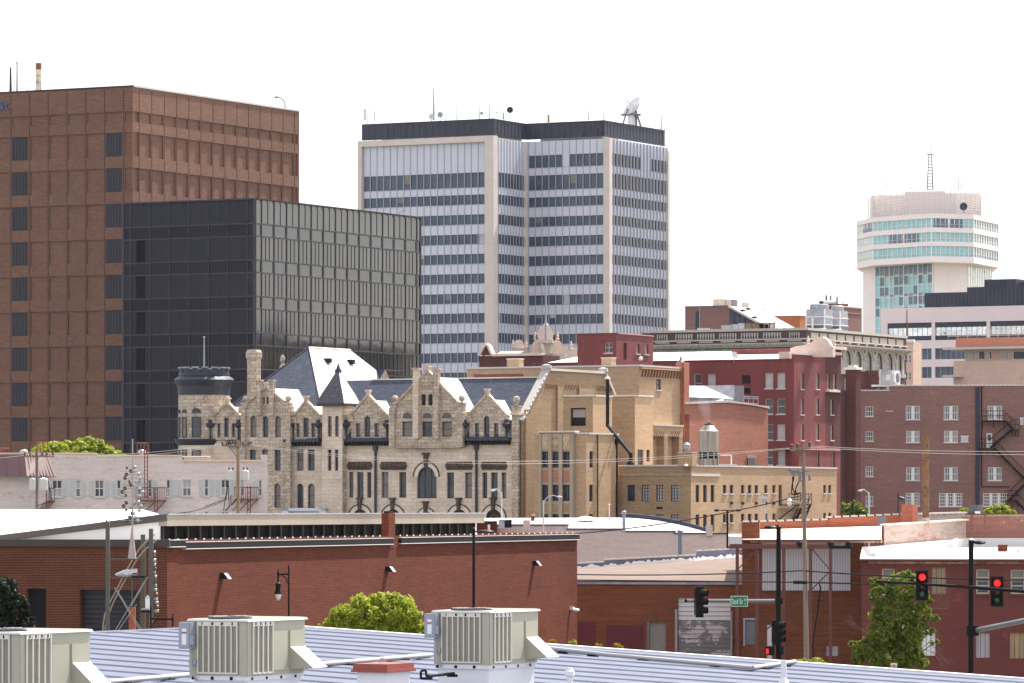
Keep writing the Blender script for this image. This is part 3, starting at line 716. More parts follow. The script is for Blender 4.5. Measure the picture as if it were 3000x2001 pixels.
    for xx in (1149, 1349):
        b = MB(); a = fr.sx(xx, .7); b.box(fr, a-.28, a+.28, fr.z(1310, a), fr.z(1198, a), .1, .85, m_limer); b.build('pier', g5)
    # corner pier
    b = MB(); a = fr.sx(1510, .2); b.box(fr, a-.32, a+.35, 0, fr.z(1216, a), -.5, .35, m_limer)
    b.box(fr, a-.42, a+.45, fr.z(1216, a), fr.z(1210, a), -.55, .5, m_lime); pr = b.build('corner_pier', t); ball(a, fr.z(1210, a), .0, pr, .3, 1.4)
    # roofs
    e = MB(); U = [(0, ztop), (5.4, fr.z(1108, -5, -5.4)), (17, fr.z(1108, -5, -5.4)), (22.6, ztop)]
    zr = U[1][1]; al = fr.sx(900)
    P = lambda a, q, z: fr.p(a, z, -q)
    e.face([P(al, -.3, ztop), P(-.2, -.3, ztop), P(-.2, 5.4, zr), P(al, 5.4, zr)], m_slate)
    e.face([P(al, 5.4, zr), P(-.2, 5.4, zr), P(-.2, 17, zr), P(al, 17, zr)], m_slate)
    e.face([P(al, 17, zr), P(-.2, 17, zr), P(-.2, 22.6, ztop), P(al, 22.6, ztop)], m_slate)
    e.box(fr, al+4, -.4, zr-.02, zr+.1, -5.5, -5.3, m_cop)
    rf = e.build('roof', t)
    sr = fr.sx(905, -10); zz = fr.z(1018, sr, -10); e = MB(); r0, r1 = P(sr, 10, zz), P(sr, 18, zz); s0, s1 = sr-8.0, sr+8.0; q1 = 28
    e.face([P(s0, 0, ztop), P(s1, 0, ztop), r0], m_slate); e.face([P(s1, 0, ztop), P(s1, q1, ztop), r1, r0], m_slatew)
    e.face([P(s0, 0, ztop), r0, r1, P(s0, q1, ztop)], m_slate); e.face([P(s0, q1, ztop), r1, P(s1, q1, ztop)], m_slate)
    hp = e.build('hip_roof', t)
    e = MB(); e.tube(r0, P(s1, 0, ztop), .09, .09, m_mul, 5); e.tube(r0, r1, .1, .1, m_cop, 5); e.tube(r0, P(s0, 0, ztop), .1, .1, m_mul, 5)
    e.build('ridge_cap', hp)
    for px in (942, 1010):
        c = P(sr, 12 if px < 980 else 17, zz)
        a = sr+1.2; zq = zz-1.2*(zz-ztop)/8.0; q = 11.5 if px < 980 else 16.0
        v = MB(); v.box(fr, a-.25, a+.35, zq-.1, zq+.35, -q-.3, -q+.3, m_blk); v.build('roof_vent', hp)
    # round tower
    tw = MB(); c = fr.p(fr.sx(598, -1.5), 0, -1.5); d = c.y; rr = 2.48; Z = lambda y: ZC+(YH-y)/F*(d-rr*.8)
    c0 = Vector((c.x, c.y, 0)); tw.lathe(c0, [(rr, 0), (rr, Z(1304))], m_lime, 28); tw.lathe(c0, [(rr, Z(1287)), (rr, Z(1155))], m_limer, 28)
    T_ = tw.build('round_tower', t)
    k = MB(); k.lathe(c0, [(rr+.05, Z(1304)), (rr+.35, Z(1292)), (rr+.4, Z(1286)), (rr, Z(1286))], m_navy, 28); k.build('cornice', T_); k = MB()
    k.lathe(c0, [(rr+.02, Z(1157)), (rr+.1, Z(1130)), (rr+.3, Z(1122)), (rr+.42, Z(1112)), (rr+.25, Z(1106)), (rr-.3, Z(1097)), (rr-.5, Z(1097))], m_navy, 28)
    for i in range(30):
        a = 2*math.pi*i/30; p = c0+Vector((math.cos(a), math.sin(a), 0))*(rr-.18); q = Fr(p.x, p.y, (-math.sin(a), math.cos(a)), (math.cos(a), math.sin(a)))
        h = Z(1078) if i % 2 else Z(1090); k.box(q, -.26, .26, Z(1100), h, -.1, .12, m_navy)
        if i % 2: k.box(q, -.3, .3, h, h+.12, -.14, .2, m_gal)
    k.build('battlement', T_)
    def tfr(px):   # tangent frame on the drum at a picture column
        s = (px-598)/F*(d-rr)/rr; a = math.asin(max(-.99, min(.99, s))); nx, ny = math.sin(a), -math.cos(a)
        p = c0+Vector((nx, ny, 0))*rr; return Fr(p.x, p.y, (-ny, nx), (nx, ny)), math.cos(a)
    for px, hw in ((545, 7), (580.5, 13.5), (527, 4)):
        q, ca = tfr(px); h = hw*.0315/ca
        for y0, y1, ar, gl in ((1193 if px > 560 else 1194, 1209, 2, m_wgl), (1221, 1280, 0, m_wgb if px < 560 else m_wgl), (1317, 1380, 0, m_wgb)):
            if ar: o = (-h, h, Z(y1), Z(y1)+h, 1)
            else: o = (-h, h, Z(y1), Z(y0), 0)
            window(q, o, T_, gl, m_wfd, n=.1, dep=.06, nz=1 if ar else 2, nx=1, fw=.08)
    b = MB(); b.tube(c0+Vector((0, 0, Z(1100))), c0+Vector((0, 0, Z(988))), .09, .05, m_gal, 6); b.lathe(c0+Vector((0, 0, Z(989))), [(.02, 0), (.12, .1), (.02, .22)], m_gal, 8); b.build('flagpole', T_)
    # square turret with pyramid roof
    tb = Bx(1003, 427.9, 944, 1038); ww = MB(); q = tb.F; z1 = q.z(1180, 0)
    ops_ = [q.rect(960, 1218, 972, 1279)+(1,), q.rect(981, 1218, 992.5, 1279)+(1,), q.rect(960, 1317, 971, 1379)+(0,), q.rect(980.5, 1317, 991, 1379)+(0,)]
    # turret sits flush in the wall: only its part above the cornice is separate
    zb = q.z(1400, 0)
    tb.shell(ww, 0, z1, m_limer, None, 0, False, True); wall(ww, q, -tb.L, 0, 0, z1, ops_, m_lime, .25)
    TU = ww.build('square_turret', t)
    for o in ops_: window(q, o, TU, m_wgb if o[4] else m_wgl, m_wfd, dep=.25, fw=.06)
    o = MB(); L, W = tb.L, tb.W; ap = q.p(-L/2, q.z(1082, -L/2, -W/2), -W/2)
    def sq(g, z): return [q.p(-L-g, z, g), q.p(g, z, g), q.p(g, z, -W-g), q.p(-L-g, z, -W-g)]
    lv = [(.42, z1-.05), (.1, z1+.75), (-.55, z1+2.1)]
    rings = [sq(*v) for v in lv]; gt = min(L, W)/2-.22
    rings.append([q.p(-L/2-.2, ap.z-.3, -W/2+.2), q.p(-L/2+.2, ap.z-.3, -W/2+.2), q.p(-L/2+.2, ap.z-.3, -W/2-.2), q.p(-L/2-.2, ap.z-.3, -W/2-.2)])
    for A, B_ in zip(rings, rings[1:]):
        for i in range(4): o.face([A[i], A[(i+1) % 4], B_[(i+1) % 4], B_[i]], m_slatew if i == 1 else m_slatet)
    o.box(q, -L/2-.24, -L/2+.24, ap.z-.3, ap.z, -W/2-.24, -W/2+.24, m_navy)
    o.lathe(q.p(-L/2, ap.z, -W/2), [(.3, 0), (.05, .55)], m_navy, 4, math.pi/4)
    o.build('turret_roof', TU)
    o = MB(); o.box(q, -L-.38, .38, z1-.3, z1-.06, -W-.3, .38, m_navy); o.build('eave', TU)
    # chimney and finial behind
    cc = pt(744, 1130, 434); s_ = 434/F; b = MB(); b.lathe(Vector((cc.x, cc.y, ztop)), [(21*s_, 0), (21*s_, cc.z-ztop+75*s_), (25*s_, cc.z-ztop+82*s_), (25*s_, cc.z-ztop+97*s_), (21*s_, cc.z-ztop+105*s_)], m_limer, 8, math.pi/8)
    b.build('chimney', t)
    cc = pt(828, 1075, 446); b = MB(); b.lathe(cc, [(.3, -3), (.32, 0), (.14, .35), (.25, .7), (.2, 1.0), (.05, 1.2)], m_limer, 8); b.build('finial', t)
    b = MB(); p0, p1, p2 = pt(1102, 1084, 441), pt(1128, 1082, 441), pt(1143, 1110, 441)
    b.face([pt(1112, 1112, 441), p2+Vector((0, 0, -.1)), p1], m_limer); b.face([p0, p1, pt(1112, 1112, 441), pt(1104, 1112, 446)], m_slate); b.face([p0, p1, p1+Vector((2, 4, 0)), p0+Vector((2, 4, 0))], m_slate); b.build('small_dormer', t)
    # leader heads, downpipes
    for px in (617, 699, 851, 934, 1015, 1134, 1362, 1484):
        a = fr.sx(px, .3); z = fr.z(1240, a, .3); b = MB(); b.lathe(fr.p(a, z-.45, .35), [(.1, 0), (.38, .2), (.42, .42), (.2, .5), (.2, .8)], m_navy, 10)
        b.tube(fr.p(a, zc0, .3), fr.p(a, z-.4, .35), .1, .1, m_navy, 6); b.build('leader_head', t)
    for px in (1100.5, 1396):
        a = fr.sx(px, .1); b = MB(); b.tube(fr.p(a, 0, .14), fr.p(a, zc1, .14), .12, .12, m_navy, 8); b.box(fr, a-.2, a+.2, zc1-.5, zc1, .02, .3, m_navy); b.build('downpipe', t)
    a = fr.sx(847, .1); b = MB(); zz1 = fr.z(1458, a); b.tube(fr.p(a, zz1, .16), fr.p(a, zc1, .16), .13, .13, m_navy, 8); b.tube(fr.p(a, zz1, .16), fr.p(fr.sx(812), fr.z(1506, a), .16), .13, .13, m_navy, 8); b.build('downpipe', t)
    # porch balustrade
    b = MB(); a0, a1, z0, z1 = fr.rect(827, 1489, 955, 1515, 2); b.box(fr, a0, a1, z1-.25, z1, 1.6, 2.1, m_wpan); b.box(fr, a0, a1, z0-1.5, z0, 1.5, 2.1, m_wpan)
    b.box(fr, a0, a0+.7, z0, z1, 1.6, 2.1, m_wpan); b.box(fr, a1-.7, a1, z0, z1, 1.6, 2.1, m_wpan)
    for i in range(15): x = a0+.85+(a1-a0-1.7)*i/14; b.lathe(fr.p(x, z0, 1.85), [(.06, 0), (.11, .12), (.05, .3), (.08, z1-z0-.25)], m_wpan, 6)
    b.build('balustrade', t)
    # tan side gable of the same hall
    W = 22.6; g = MB(); zz0 = zr+.75; prof = [(0, 0), (W, 0), (W, ztop+.6), (17, zz0), (5.3, zz0), (0, ztop+1.6)]
    z1 = zz0
    g.face([S.p(a, z, .25) for a, z in prof], m_tand)
    for x0, x1, yy in ((1594, 1637, 1128), (1651, 1702, 1130), (1745, 1793, 1133)):
        a0, a1 = S.sx(x0, .3), S.sx(x1, .3); zq = S.z(yy, a0, .3); k = 6
        for i in range(k): x = a0+(a1-a0)*(i+.3)/k; g.prism(S, [(x, zq-.32), (x+.35, zq+.1), (x+.55, zq+.1), (x+.2, zq-.32)], .25, .4, m_brnd)
    for x in (1543, 1636, 1699): a = S.sx(x, .3); g.box(S, a-.4, a, 0, S.z({1543: 1200, 1636: 1130, 1699: 1130}[x], a), .251, .45, m_tand)
    g.build('side_gable', t)
    c = MB(); q = [S.p(0, ztop+1.6, .1), S.p(5.3, zz0, .1), S.p(17, zz0, .1), S.p(W, ztop+.6, .1)]
    c.beam(q[0], q[1], .7, .28, m_conc); c.beam(q[1], q[2], .7, .22, m_cop); c.beam(q[2], q[3], .7, .28, m_rustw)
    for v in q[1:3]: c.lathe(v-Vector((0, 0, .15)), [(.4, 0), (.5, .25), (.45, .55), (.1, .65)], m_conc, 10)
    for i in range(1, 12): p = q[0].lerp(q[1], i/12.0); c.tube(p+Vector((.2, -.45, -.15)), p+Vector((.3, .3, .3)), .06, .06, m_white, 4)
    c.build('gable_coping', t)
m_limep = paint('smooth pale stone', C(232,220,204), .08, .8)
m_brnd = paint('dark corbel brick', C(120,88,64), .15, .9)  # dark brown tone of the slanted corbels
m_slatet = slate('grey brown turret slate', C(96,92,98), C(78,74,82), .34, .26)
castle()
# ---------------------------------------------------------------- tan brick annex and stair tower
def annex():
    E3 = Bx(2024, 405, 1746, 2451); f, s = E3.F, E3.S; zt = f.z(1366, 0)
    t = thing('tan_annex', 'long low tan brick annex with steel sash windows and flat roof', 'building', f.p(0, 0))
    fw = [(1757,1421,1768,1461), (1837,1421,1860,1469), (1879,1421,1903,1469), (1922,1421,1945,1469), (1965,1421,1989,1469)]
    fo = [f.rect(*q) for q in fw]; dz = f.z(1421, -5)-f.z(1507, -5)
    fo2 = [(a, b, c-dz, d-dz) for a, b, c, d in fo]
    sw = [(2038,1421,2049,1471), (2060,1421,2071,1471), (2082,1421,2093,1471), (2118,1421,2128,1446), (2138,1421,2148.5,1446), (2171,1421,2181,1446), (2191,1421,2201.5,1446), (2211,1421,2221,1446), (2239,1421,2248.5,1445), (2263,1421,2272,1445), (2412,1421,2420,1445), (2427,1421,2435,1445)]
    so_ = [s.rect(*q) for q in sw]; so2 = [(a, b, c-dz, d-dz) for a, b, c, d in so_]
    dr = s.rect(2281, 1421, 2291, 1478)
    m = MB(); E3.shell(m, 0, zt, m_tan, m_conc, .6, False, False)
    wall(m, f, -E3.L, 0, 0, zt, fo+fo2, m_tand, .2); wall(m, s, 0, E3.W, 0, zt, so_+so2+[dr], m_tan, .2)
    m.box(f, -E3.L, 0, f.z(1394, -4), f.z(1387, -4), 0, .06, m_tanp); m.build('wall', t)
    c = MB(); c.box(f, -E3.L, .1, zt, zt+.15, -.45, .1, m_cop); c.box(s, 0, E3.W, zt, zt+.15, -.45, .1, m_cop); c.box(s, 0, s.sx(2108), s.z(1395, 2), s.z(1388, 2), 0, .08, m_cop); c.build('coping', t)
    for i, o in enumerate(fo+fo2): window(f, o, t, m_wgl if (i % 5) < 2 else m_wgw, m_navy, dep=.2, nx=1 if i % 5 == 0 else 3, nz=1 if i % 5 == 0 else 5, fw=.06)
    for i, o in enumerate(so_+so2): window(s, o, t, m_wgl, m_navy, dep=.2, nx=2 if (i % 12) < 3 else 1, nz=4 if (i % 12) < 3 else 1, fw=.05, sill=None if (i % 12) < 3 else m_cop, sh=.1)
    g = MB(); g.box(s, dr[0], dr[1], dr[2], dr[3], -.2, -.14, m_mar); g.build('door', t)
    for x in (2143, 2176, 2216, 2244, 2267): a, z = s.at(x, 1474, .02); g = MB(); g.box(s, a-.3, a+.3, z-.12, z+.12, .0, .05, m_blk); g.build('wall_vent', t)
    for x, y in ((1932, 1488), ): a, z = f.at(x, y, .02); g = MB(); g.box(f, a-.3, a+.3, z-.1, z+.1, 0, .04, m_blk)
    g.build('wall_vent', t)
    # fire escape on the side
    g = MB(); zz = s.z(1478, dr[0]); a0, a1 = s.sx(2280), s.sx(2346)
    g.box(s, a0, a1, zz-.1, zz, .05, 1.1, m_blk); 
    for z in (zz+.5, zz+1.0): g.tube(s.p(a0, z, 1.1), s.p(a1, z, 1.1), .04, .04, m_blk, 4)
    for i in range(9): x = a0+(a1-a0)*i/8; g.tube(s.p(x, zz, 1.1), s.p(x, zz+1.0, 1.1), .03, .03, m_blk, 4)
    for n in (.2, 1.0):
        g.beam(s.p(a1, zz, n), s.p(a0+1.5, zz-3.6, n), .08, .25, m_blk)
        g.tube(s.p(a1, zz+.9, n), s.p(a0+1.5, zz-2.7, n), .04, .04, m_blk, 4)
    for i in range(12): u = i/12.0; p = s.p(a1+(a0+1.5-a1)*u, zz-3.6*u, .2); q = s.p(a1+(a0+1.5-a1)*u, zz-3.6*u, 1.0); g.beam(p, q, .22, .04, m_blk)
    g.beam(s.p(a0, zz-1.4, .05), s.p(a0+2, zz, 1.1), .08, .08, m_blk); g.beam(s.p(a1-2, zz-1.4, .05), s.p(a1, zz, 1.1), .08, .08, m_blk)
    g.build('fire_escape', t)
annex()
def tower_block():
    B = Bx(1717, 402, 1566, 1811); f, s = B.F, B.S; zt = f.z(1272, 0)
    t = thing('stair_tower', 'tan brick stair tower with pale fluted panels and three window columns', 'building', f.p(0, 0))
    n = .25; xs = [(1588, 1608), (1618.6, 1639), (1649, 1670)]; ys = [(1322.6, 1370), (1420, 1468), (1506, 1550)]
    ops = [f.rect(x0, y0, x1, y1, n) for x0, x1 in xs for y0, y1 in ys]
    no = [f.rect(1727+0, 1322, 1738, 1370)]
    m = MB(); B.shell(m, 0, zt, m_tan, m_conc, 0, True, False)
    so_ = [s.rect(1727, 1322, 1738, 1370), s.rect(1726.5, 1420, 1738, 1469), s.rect(1726.5, 1506, 1738, 1550)]
    wall(m, s, 0, B.W, 0, zt, so_, m_tan, .2); m.build('wall', t)
    a0, a1 = f.sx(1579, n), f.sx(1683, n); zp = f.z(1267, -5); p = MB()
    wall(p, f, a0, a1, 0, zp, ops, m_tanp, .17, n); p.face([f.p(a1, 0, 0), f.p(a1, zp, 0), f.p(a1, zp, n), f.p(a1, 0, n)], m_tanp); p.face([f.p(a0, 0, 0), f.p(a0, zp, 0), f.p(a0, zp, n), f.p(a0, 0, n)], m_tanp)
    p.face([f.p(a0, zp, n), f.p(a1, zp, n), f.p(a1, zp, -.6), f.p(a0, zp, -.6)], m_cop)
    for x in (1583, 1613.3, 1644, 1676.5): a = f.sx(x, n); p.box(f, a-.17, a+.17, 0, zp-.15, n, n+.18, m_tanp)
    p.box(f, a0-.05, a1+.05, zp-.02, zp+.12, -.6, n+.2, m_cop); pn = p.build('stone_panel', t)
    for x0, x1 in xs:
        q0, q1, z0, z1 = f.rect(x0-1, 1271, x1+1, 1316, n); g = MB(); g.box(f, q0, q1, z0, z1, n, n+.05, m_ochre)
        c = (q0+q1)/2; zc = (z0+z1)/2
        if x0 == 1618.6:
            for k in range(9): g.lathe(f.p(c+.42*math.cos(k*.7), zc-.05+.4*math.sin(k*.7), n+.05), [(.17, 0), (.03, .1)], m_tanp, 6, axis=(f.N[0], f.N[1], 0))
        else:
            for A, B_ in (((-.3, .25), (.3, .25)), ((.3, .25), (0, -.3)), ((0, -.3), (-.3, .25))): g.beam(f.p(c+A[0], zc+A[1], n+.08), f.p(c+B_[0], zc+B_[1], n+.08), .06, .06, m_cop, up=(f.N[0], f.N[1], 0))
        g.build('carved_panel', pn)
        g = MB(); q0, q1, z0, z1 = f.rect(x0-.5, 1378, x1+.5, 1412, n); g.box(f, q0, q1, z0, z1, n, n+.03, m_pink); g.build('brick_spandrel', pn); g = MB(); q0, q1, z0, z1 = f.rect(x0-.5, 1476, x1+.5, 1500, n); g.box(f, q0, q1, z0, z1, n, n+.03, m_tand); g.build('brick_spandrel', pn)
    for o in ops: window(f, o, t, m_wgd, m_navy, n=n, dep=.17, nx=3, nz=4, fw=.05)
    for o in so_: window(s, o, t, m_wgd, m_navy, dep=.2, nx=2, nz=4, fw=.05)
    c = MB(); c.box(f, a1, .1, zt, zt+.15, -.4, .1, m_cop); c.box(s, 0, B.W, zt, zt+.15, -.4, .1, m_cop); c.build('coping', t)
    a = s.sx(1748); g = MB(); g.tube(s.p(a, 0, .1), s.p(a, zt, .1), .07, .07, m_mul, 6); a = s.sx(1804); g.tube(s.p(a, 0, .12), s.p(a, zt-.5, .12), .09, .09, m_blk, 6); g.box(s, a-.2, a+.2, zt-.8, zt-.3, .02, .3, m_blk); g.build('downpipe', t)
m_ochre = paint('ochre terracotta', C(196,168,124), .12, .8)
m_wgd = glass('deep blue glass', C(48,56,72), .12, 1.5, .05, .3, .6)
tower_block()
def steps():
    """two stepped blocks on the flank of the hall"""
    for (px, d, xl, xr, yt, lb, win) in ((1737, 411, 1650, 1793, 1161, 'blank tan brick block with one big square boarded window', 1), (1860, 416, 1793, 1913, 1161, 'blank tan brick block behind the black flue pipe', 0)):
        B = Bx(px, d, xl, xr); f, s = B.F, B.S; zt = f.z(yt, 0)
        t = thing('brick_block', lb, 'building', f.p(0, 0)); m = MB()
        ops = [f.rect(1671, 1195, 1716, 1248)] if win else []
        B.shell(m, 0, zt, m_tand, m_conc, 0, False, False); wall(m, f, -B.L, 0, 0, zt, ops, m_tand, .25)
        so_ = [] if win else [s.rect(1868, 1317, 1885, 1364), s.rect(1894, 1318, 1904, 1352)]
        wall(m, s, 0, B.W, 0, zt, so_, m_tan, .2); m.build('wall', t)
        for o in ops: window(f, o, t, m_grey, m_blk, dep=.25, nz=1, fw=.12, lower=m_blk, name='window')
        if so_:
            g = MB(); o = so_[0]; g.box(s, o[0], o[1], o[2], o[3], -.2, -.12, m_navy); g.build('door', t); window(s, so_[1], t, m_wgd, m_navy, dep=.2, nz=1, fw=.05)
        c = MB(); c.box(f, -B.L, .1, zt, zt+.14, -.4, .1, m_cop); c.box(s, 0, B.W, zt, zt+.14, -.4, .1, m_cop); c.build('coping', t)
m_grey = paint('grey board', C(150,140,138), .08, .7)
steps()
def back_tan():
    B = Bx(1872, 445, 1367, 2003); f, s = B.F, B.S; zt = f.z(1073, 0)
    t = thing('theatre_block', 'tall tan and red brick block with corbelled cornice behind the slate roof', 'building', f.p(0, 0))
    m = MB(); B.shell(m, 0, zt, m_tan, m_conc, 0, False, False)
    so_ = [s.rect(1923, 1111, 1937, 1142)]; wall(m, s, 0, B.W, 0, zt, so_, m_tan, .25)
    a = f.sx(1690); zz = f.z(1090, a)
    m.face([f.p(-B.L+.8, 0), f.p(a-6, 0), f.p(a-6, zt-.55), f.p(-B.L+.8, zt-.55)], m_red)
    m.face([f.p(a-6, 0), f.p(a+4, 0), f.p(a-6, zt-.55)], m_red); m.face([f.p(a-6, zt-.55), f.p(a+4, 0), f.p(0, 0), f.p(0, zt-.55)], m_tan)
    m.box(f, -B.L, 0, zt-.55, zt, -.2, .02, m_tan); m.box(f, -B.L, -B.L+.8, 0, zt-.55, -.2, .01, m_tan); m.build('wall', t)
    window(s, so_[0], t, m_wgw, m_navy, dep=.25, nx=2, nz=2, fw=.1, sill=m_cop)
    c = MB(); c.box(f, -B.L, .1, zt, zt+.16, -.45, .12, m_cop); c.box(s, 0, B.W, zt, zt+.16, -.4, .12, m_cop); c.build('coping', t)
    g = MB(); a0, a1 = s.sx(1876), s.sx(1994); zq = s.z(1094, a0)
    g.box(s, a0, a1, zq+.45, zt-.1, 0, .18, m_tan); k = 14
    for i in range(k): x = a0+(a1-a0)*(i+.3)/k; g.prism(s, [(x, zq-.3), (x+.3, zq+.45), (x+.55, zq+.45), (x+.25, zq-.3)], .0, .17, m_brnd)
    g.build('corbel_table', t)
    # lower buttress block with its own corbels
    g = MB(); a0, a1 = s.sx(1913, .8), s.sx(2001, .8); z1 = s.z(1247, a0, .8); g.box(s, a0, a1, z1-1.0, z1, .0, .8, m_tan); g.box(s, a0, a1, z1, z1+.15, 0, .9, m_cop)
    for u0, u1 in ((1913, 1945), (1961, 1990)):
        b0, b1 = s.sx(u0, .8), s.sx(u1, .8); zq = s.z(1268, b0, .8)
        for i in range(5): x = b0+(b1-b0)*(i+.2)/5; g.prism(s, [(x, zq-.4), (x+.3, zq+.15), (x+.5, zq+.15), (x+.2, zq-.4)], .6, .82, m_brnd)
    for u in (1946, 1990): b0 = s.sx(u, .8); g.box(s, b0, b0+.8, 0, z1-1.0, 0, .8, m_tand)
    g.build('buttress', t)
    for x0, x1, y0, y1, lb in ((1485, 1520, 1053, 1078, 0, ), (1762, 1791, 1050, 1075, 0)):
        q0, q1, z0, z1 = f.rect(x0, y0, x1, y1, -3); b = MB(); b.box(f, q0, q1, zt-1, z1, -4, -3, m_tan); b.box(f, q0-.05, q1+.05, z1, z1+.1, -4.05, -2.95, m_cop); b.build('chimney', t)
back_tan()
def roof_gear():
    # black flue
    t = thing('flue_pipe', 'tall black flue pipe with conical cap bending across the tan wall', 'pipe', pt(1846, 1360, 402))
    b = MB(); s = 404/F; P = [pt(x, y, d) for x, y, d in ((1780, 1112, 408), (1780, 1246, 408), (1848, 1330, 404), (1848, 1362, 404))]
    for p, q in zip(P, P[1:]): b.tube(p, q, 5.4*s, 5.4*s, m_blk, 10)
    for p in P[1:3]: b.lathe(p-Vector((0, 0, 5*s)), [(3*s, 0), (5.6*s, 2*s), (5.6*s, 8*s), (3*s, 10*s)], m_blk, 10)
    b.build('flue', t); b = MB(); b.lathe(P[0]+Vector((0, 0, 2*s)), [(9*s, 0), (9*s, 2*s), (2*s, 7*s)], m_cop, 12); b.build('cap', t)
    b = MB(); b.lathe(P[3], [(12*s, 0), (11*s, 5*s), (5*s, 12*s)], m_blk, 10); b.build('base', t)
    # round cooling tower
    d = 400; s = d/F; c = pt(2076, 1364, d)
    t = thing('round_cooling_tower', 'round silver cooling tower on legs venting steam above the annex', 'cooling tower', c)
    b = MB(); b.lathe(c, [(29*s, 39*s), (29*s, 101*s), (25*s, 104*s), (16*s, 116*s), (13*s, 118*s)], m_ctank, 24); b.build('tank', t)
    b = MB(); b.lathe(c, [(27*s, 20*s), (27*s, 39*s)], m_blk, 24); b.lathe(c, [(27.5*s, 1*s), (27.5*s, 20*s)], m_ctank, 24)
    for i in range(10):
        a = 2*math.pi*i/10+.2; p = c+Vector((math.cos(a), math.sin(a), 0))*29*s; b.tube(p, p+Vector((0, 0, 40*s)), 2*s, 2*s, m_ctank, 6)
    b.build('louver_ring', t)
    b = MB(); b.lathe(c+Vector((0, 0, 118*s)), [(13*s, 0), (13*s, 3*s), (8*s, 4*s)], m_blk, 14); b.lathe(c+Vector((0, 0, 121*s)), [(5*s, 0), (6*s, 4*s), (6*s, 7*s), (2*s, 9*s)], m_rust, 8); b.build('fan_motor', t)
    # small brick penthouse with a vent
    B = Bx(2028, 404, 1986, 2041); f = B.F; t = thing('roof_penthouse', 'small tan brick penthouse beside the round cooling tower', 'penthouse', f.p(0, f.z(1366)))
    b = MB(); B.shell(b, f.z(1366), f.z(1327), m_tan, m_conc); b.build('wall', t)
    b = MB(); b.box(f, -B.L-.05, .05, f.z(1327), f.z(1325), -B.W, .06, m_cop); b.build('coping', t)
    c = pt(2012, 1325, 404); s = 404/F; b = MB(); b.lathe(c, [(6*s, 0), (6*s, 7*s), (10*s, 9*s), (10*s, 20*s), (11*s, 22*s), (6*s, 27*s), (1*s, 29*s)], m_gal, 8)
    tag(b.build('roof_ventilator'), 'octagonal galvanised ventilator on the small tan penthouse', 'ventilator')
    b = MB(); c = pt(2010, 1366, 403); b.lathe(c, [(6*s, 0), (6*s, 3*s), (3*s, 6*s), (1*s, 7*s)], m_white, 10); tag(b.build('roof_ventilator'), 'low white dome vent on the annex roof edge', 'ventilator')
    b = MB(); f3 = Fr(c.x, 406, (1, 0), (0, -1)); q0, q1, z0, z1 = f3.rect(2104, 1356, 2158, 1366); b.box(f3, q0, q1, z0, z0+.18, -1, 0, m_white); b.tube(f3.p(q0+1.2, z0, -.5), f3.p(q0+1.2, z0+1.0, -.5), .05, .05, m_white, 6); b.tube(f3.p(q0+1.2, z0+1, -.5), f3.p(q0+.2, z0+1, -.5), .05, .05, m_white, 6)
    tag(b.build('roof_duct'), 'low white duct with bent pipe right of the round cooling tower', 'duct')
m_ctank = paint('streaked galvanised tank', C(176,168,156), .14, .5, .3, streak=True, c2=C(140,128,112))
roof_gear()
